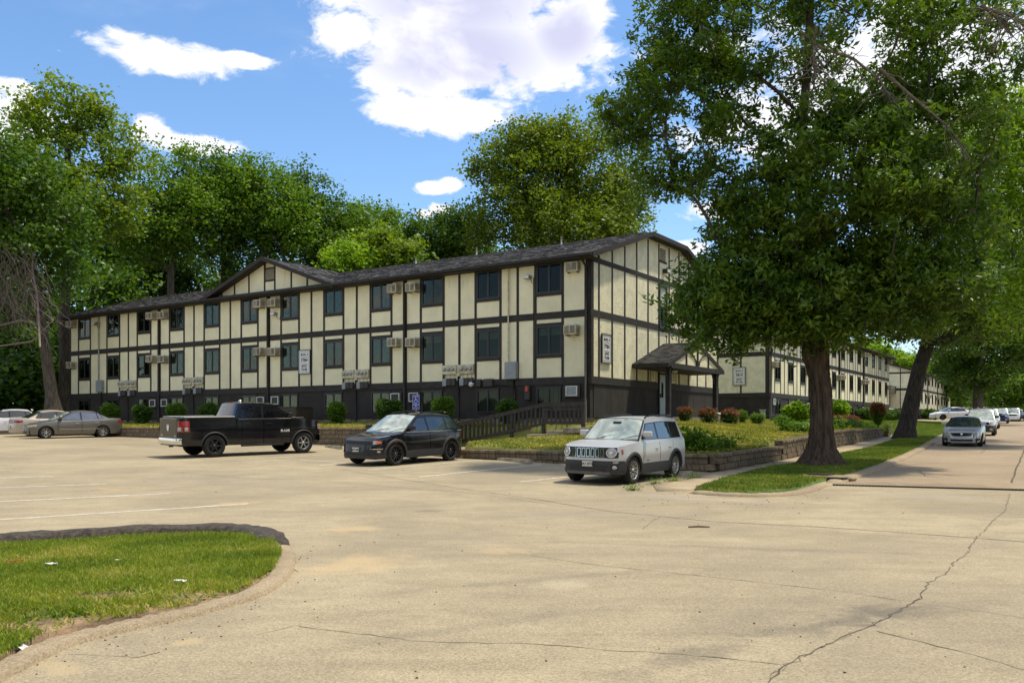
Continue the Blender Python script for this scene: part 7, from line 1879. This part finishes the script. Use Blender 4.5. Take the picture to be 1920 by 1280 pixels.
# ---- sedans
def sedan(name, label, pos, yaw, paint, L=4.85, W=1.82, H=1.45, wb=2.78, R_=.325, rim='silver', spokes=6, cat='sedan', glass=None, fo=.95, ws=None, coupe=False, group=None, frame=None, lampmat=None, **k):
    d = 1.0 if not coupe else 1.12
    xr = wb / 2 + fo - L
    return Car(name, label, pos, yaw, paint, L, W, H, wb, fo, R_, zs=.21,
        top=[(xr, .93), (xr + .12, 1.0), (xr + .75, 1.02), (-.9, .98), (.5, .93), (1.0, .94), (1.55, .86), (wb / 2 + fo - .35, .76), (wb / 2 + fo - .12, .70), (wb / 2 + fo, .62)], pfront=3.9, prear=4.8, tuck=.94, shoulder=.92,
        gh=dict(A=(1.05, .93), B=(.12, 1.38), C=(-1.05, 1.37), D=(-1.85 if not coupe else -2.2, 1.0), panes=[(None, (-.30, -.28)), ((-.38, -.36), (-1.18, -1.08)), ((-1.24, -1.13), (-1.45, -1.22))], frame=frame or paint, zb=.985, inset=.06, arc=.055, crown=.05, mirror=paint, bulge=.16, mx=-.02),
        doors=[(-.34, .82), (-1.30, -.35)], rim=rim, spokes=spokes, lean=.14, rlean=.12, gy=(.87, .64), glass=glass, wsglass=ws, rimr=.66, cat=cat, group=group, **k)
hd = Vector((-.80, -.60)); fw = gp(86, 822); cpos = fw - hd * 1.4 + Vector((-hd.y, hd.x)) * -.0 + Vector((hd.y, -hd.x)) * .78
S1 = sedan("sedan", 'warm grey four-door sedan at the left, nose to the left with hazy headlights', cpos, yaw_of(hd), P_grey, L=4.88, spokes=7, glass=M_cgb); c = S1
for sg in (1, -1):
    c.patch_end([(sg * .45, .60), (sg * .78, .62), (sg * .80, .74), (sg * .50, .70)], M_haze, "headlight", off=.010, n=5); c.patch_side(1.82, 2.12, .63, .74, sg, M_haze, "headlight_wrap", .008, nx=5)
    c.patch_end([(sg * .45, .80), (sg * .82, .80), (sg * .82, .93), (sg * .50, .93)], M_redl, "taillight", off=.01, rear=True, n=4); c.patch_side(-2.43, -2.2, .80, .93, sg, M_redl, "taillight_wrap", .008, nx=4)
    c.patch_side(-1.2, .75, .47, .50, sg, P_sand, "door_moulding", .012)
c.patch_end([(-.36, .58), (.36, .58), (.40, .69), (-.40, .69)], M_trim, "grille", off=.010); c.patch_end([(-.45, .28), (.45, .28), (.48, .40), (-.48, .40)], M_black, "lower_intake", off=.010); c.disc(0, .635, .05, M_chrome, "emblem", off=.018); c.plate(.47, "", w=.30)
hd2 = Vector((.72, .69)).normalized()
cpos = at(82, 800, 51.5).to_2d() + Vector((-1.2, .9))
S2 = sedan("sedan", 'champagne sedan with red tail lights parked behind the grey sedan', Vector((-26.1, 50.9)), yaw_of(hd2), P_sand, L=4.9); c = S2
for sg in (1, -1): c.patch_end([(sg * .42, .78), (sg * .80, .78), (sg * .80, .93), (sg * .46, .93)], M_redl, "taillight", off=.012, rear=True, n=4); c.patch_side(-2.43, -2.1, .80, .93, sg, M_redl, "taillight_wrap", .010, nx=4)
c.patch_end([(-.42, .74), (.42, .74), (.46, .93), (-.46, .93)], pm("trunk_bronze", (.16, .10, .05), .35), "boot_panel", off=.008, rear=True); c.plate(.52, "", rear=True)
S3 = Car("hatchback", 'white hatchback at the far left edge partly outside the frame', Vector((-30.6, 53.2)), yaw_of((-.86, -.50)), P_white, 4.36, 1.82, 1.47, 2.65, .88, .325, zs=.21,
         top=[(-2.2, .95), (-1.9, 1.03), (-.9, 1.0), (.5, .95), (1.0, .96), (1.5, .88), (1.95, .78), (2.2, .66)], pfront=3.4, prear=4.5,
         gh=dict(A=(1.05, .95), B=(.10, 1.40), C=(-1.25, 1.40), D=(-2.0, 1.02), panes=[(None, (-.25, -.23)), ((-.33, -.31), (-1.15, -1.05)), ((-1.22, -1.12), None)], zb=1.0, inset=.06, rin=.3, arc=.05, mirror=P_white, bulge=.14), doors=[(-.3, .82), (-1.25, -.31)], lean=.14, rlean=.12, gy=(.88, .66), cat='hatchback')
for sg in (1, -1): S3.patch_end([(sg * .5, .64), (sg * .80, .66), (sg * .80, .78), (sg * .52, .76)], M_lampg, "headlight", off=.01, n=4); S3.patch_side(-2.1, -1.85, .86, 1.0, sg, M_redl, "taillight", .008, nx=4)

# ---- cars on the street
rd = Vector((.5, .866)); YR = yaw_of(-rd)
def street(pl_, pr_, wb=2.78):
    """front wheels' contact pixels -> centre"""
    a, b = gp(*pl_), gp(*pr_); c = (a + b) / 2; return c + rd * wb / 2
S4 = sedan("sedan", 'silver sedan facing the camera on the street, first in the parked line', street((1771, 836), (1838, 836)), YR, P_brt, L=4.86, W=1.84, ws=car_glass("reflective_windscreen", (.03, .04, .04), .02)); c = S4
for sg in (1, -1):
    c.patch_end([(sg * .50, .60), (sg * .86, .66), (sg * .86, .80), (sg * .60, .72)], M_lampg, "headlight", off=.012, n=5); c.patch_end([(sg * .60, .30), (sg * .80, .32), (sg * .78, .42), (sg * .60, .40)], M_black, "fog_lamp", off=.012, n=3)
    c.patch_end([(sg * .46, .47), (sg * .52, .47), (sg * .60, .68), (sg * .50, .68)], M_chrome, "grille_wing", off=.016, n=3)
c.patch_end([(-.40, .52), (.40, .52), (.50, .68), (-.50, .68)], M_trim, "grille", off=.010); c.patch_end([(-.46, .27), (.46, .27), (.50, .36), (-.50, .36)], M_black, "lower_intake", off=.010); c.disc(0, .61, .055, M_chrome, "emblem", off=.02)
def suv(label, pos, yaw, paint, lowblack=True, rack=True, name="suv", cat='SUV'):
    c = Car(name, label, pos, yaw, paint, 4.45, 1.84, 1.75, 2.62, .88, .36, zs=.27,
        top=[(-2.2, 1.02), (-2.0, 1.08), (-.9, 1.06), (.6, 1.04), (1.0, 1.06), (1.6, 1.02), (1.98, .95), (2.12, .88), (2.25, .80)], pfront=5, prear=8,
        gh=dict(A=(.98, 1.06), B=(.25, 1.66), C=(-1.8, 1.68), D=(-2.05, 1.08), panes=[(None, (-.22, -.2)), ((-.32, -.3), (-1.15, -1.12)), ((-1.22, -1.2), None)], zb=1.12, inset=.08, arc=.03, mirror=M_plast), doors=[(-.26, .84), (-1.2, -.27)], clad=.25 if lowblack else None, gy=(.93, .76), lean=.06, cat=cat)
    for sg in (1, -1): c.patch_end([(sg * .55, .78), (sg * .84, .78), (sg * .84, .93), (sg * .58, .93)], M_lampg, "headlight", off=.014, n=4); c.patch_end([(sg * .58, .38), (sg * .74, .38), (sg * .74, .5), (sg * .58, .5)], M_lampg, "fog_lamp", off=.02, n=3)
    c.patch_end([(-.52, .74), (.52, .74), (.54, .92), (-.54, .92)], M_trim, "grille", off=.012)
    if lowblack: c.patch_end([(-.86, .28), (.86, .28), (.87, .68), (-.87, .68)], M_plast, "front_bumper", off=.010, n=8)
    if rack:
        for sy in (1, -1): c.bar([(.1, sy * .66, 1.72), (-.1, sy * .66, 1.80), (-1.5, sy * .66, 1.80), (-1.7, sy * .66, 1.74)], .02, M_trim, "roof_rail")
        c.bar([(-.2, -.66, 1.82), (-.2, .66, 1.82)], .02, M_trim, "roof_bar"); c.bar([(-1.3, -.66, 1.82), (-1.3, .66, 1.82)], .02, M_trim, "roof_bar")
    return c
suv('silver SUV with black bumper and roof rack directly behind the silver sedan', gp(1838, 816) + rd * 1.0, YR, P_silver)
suv('pale grey SUV third in the parked line mostly hidden by the one in front', gp(1851, 803.5) + rd * 1.5, YR, P_brt, False, False)
suv('dark blue compact car fourth in the parked line on the street', gp(1879, 793.5) + rd * 1.2 + Vector((-.3, 0)), YR, P_blue, False, False)
suv('white and black SUV behind the dark blue car in the parked line', Vector((.5665 * 112, 112.)) + rd * 1.0, YR, P_white, False, False)
sedan("sedan", 'small white car at the far right edge beside the white van', Vector((.5735 * 122, 122.)), YR, P_white, L=4.4)
# van
VN = Car("van", 'white high-roofed van at the far right end of the street', Vector((.581 * 121, 118.)) + Vector((.5, 1)), YR, P_white, 5.6, 2.0, 2.5, 3.4, .95, .36, zs=.3, top=[(-3.0, 1.3), (-2.8, 1.35), (1.5, 1.3), (2.2, 1.12), (2.65, .95)], pfront=5, prear=12,
         gh=dict(A=(1.95, 1.22), B=(1.15, 2.35), C=(-2.7, 2.42), D=(-2.9, 1.3), panes=[(None, (.35, .4))], zb=1.35, inset=.4, arc=.03, mirror=M_plast), doors=[(.3, 1.35)], gy=(.97, .88), cat='van')
VN.patch_end([(-.5, .6), (.5, .6), (.52, .8), (-.52, .8)], M_trim, "grille", off=.01)
for sg in (1, -1): VN.patch_end([(sg * .6, .75), (sg * .88, .78), (sg * .88, .95), (sg * .62, .93)], M_lampg, "headlight", off=.01, n=3)
# side-on white cars on the drives between the blocks
c = sedan("sedan", 'white fastback parked side-on on the drive beyond the lawn, nose to the left', Vector(((1782 - CU) / F * 100, 100.)), yaw_of((-1, -.10)), P_white, L=4.75, coupe=True, rim='black', ws=M_cgl, glass=M_cgl)
c.o.location.z = 2.20
c = sedan("sedan", 'white car roof showing between the end of the second block and the leaning trunk', Vector(((1672 - CU) / F * 116, 116.)), yaw_of((1, -.12)), P_white, L=4.5); c.o.location.z = 2.35
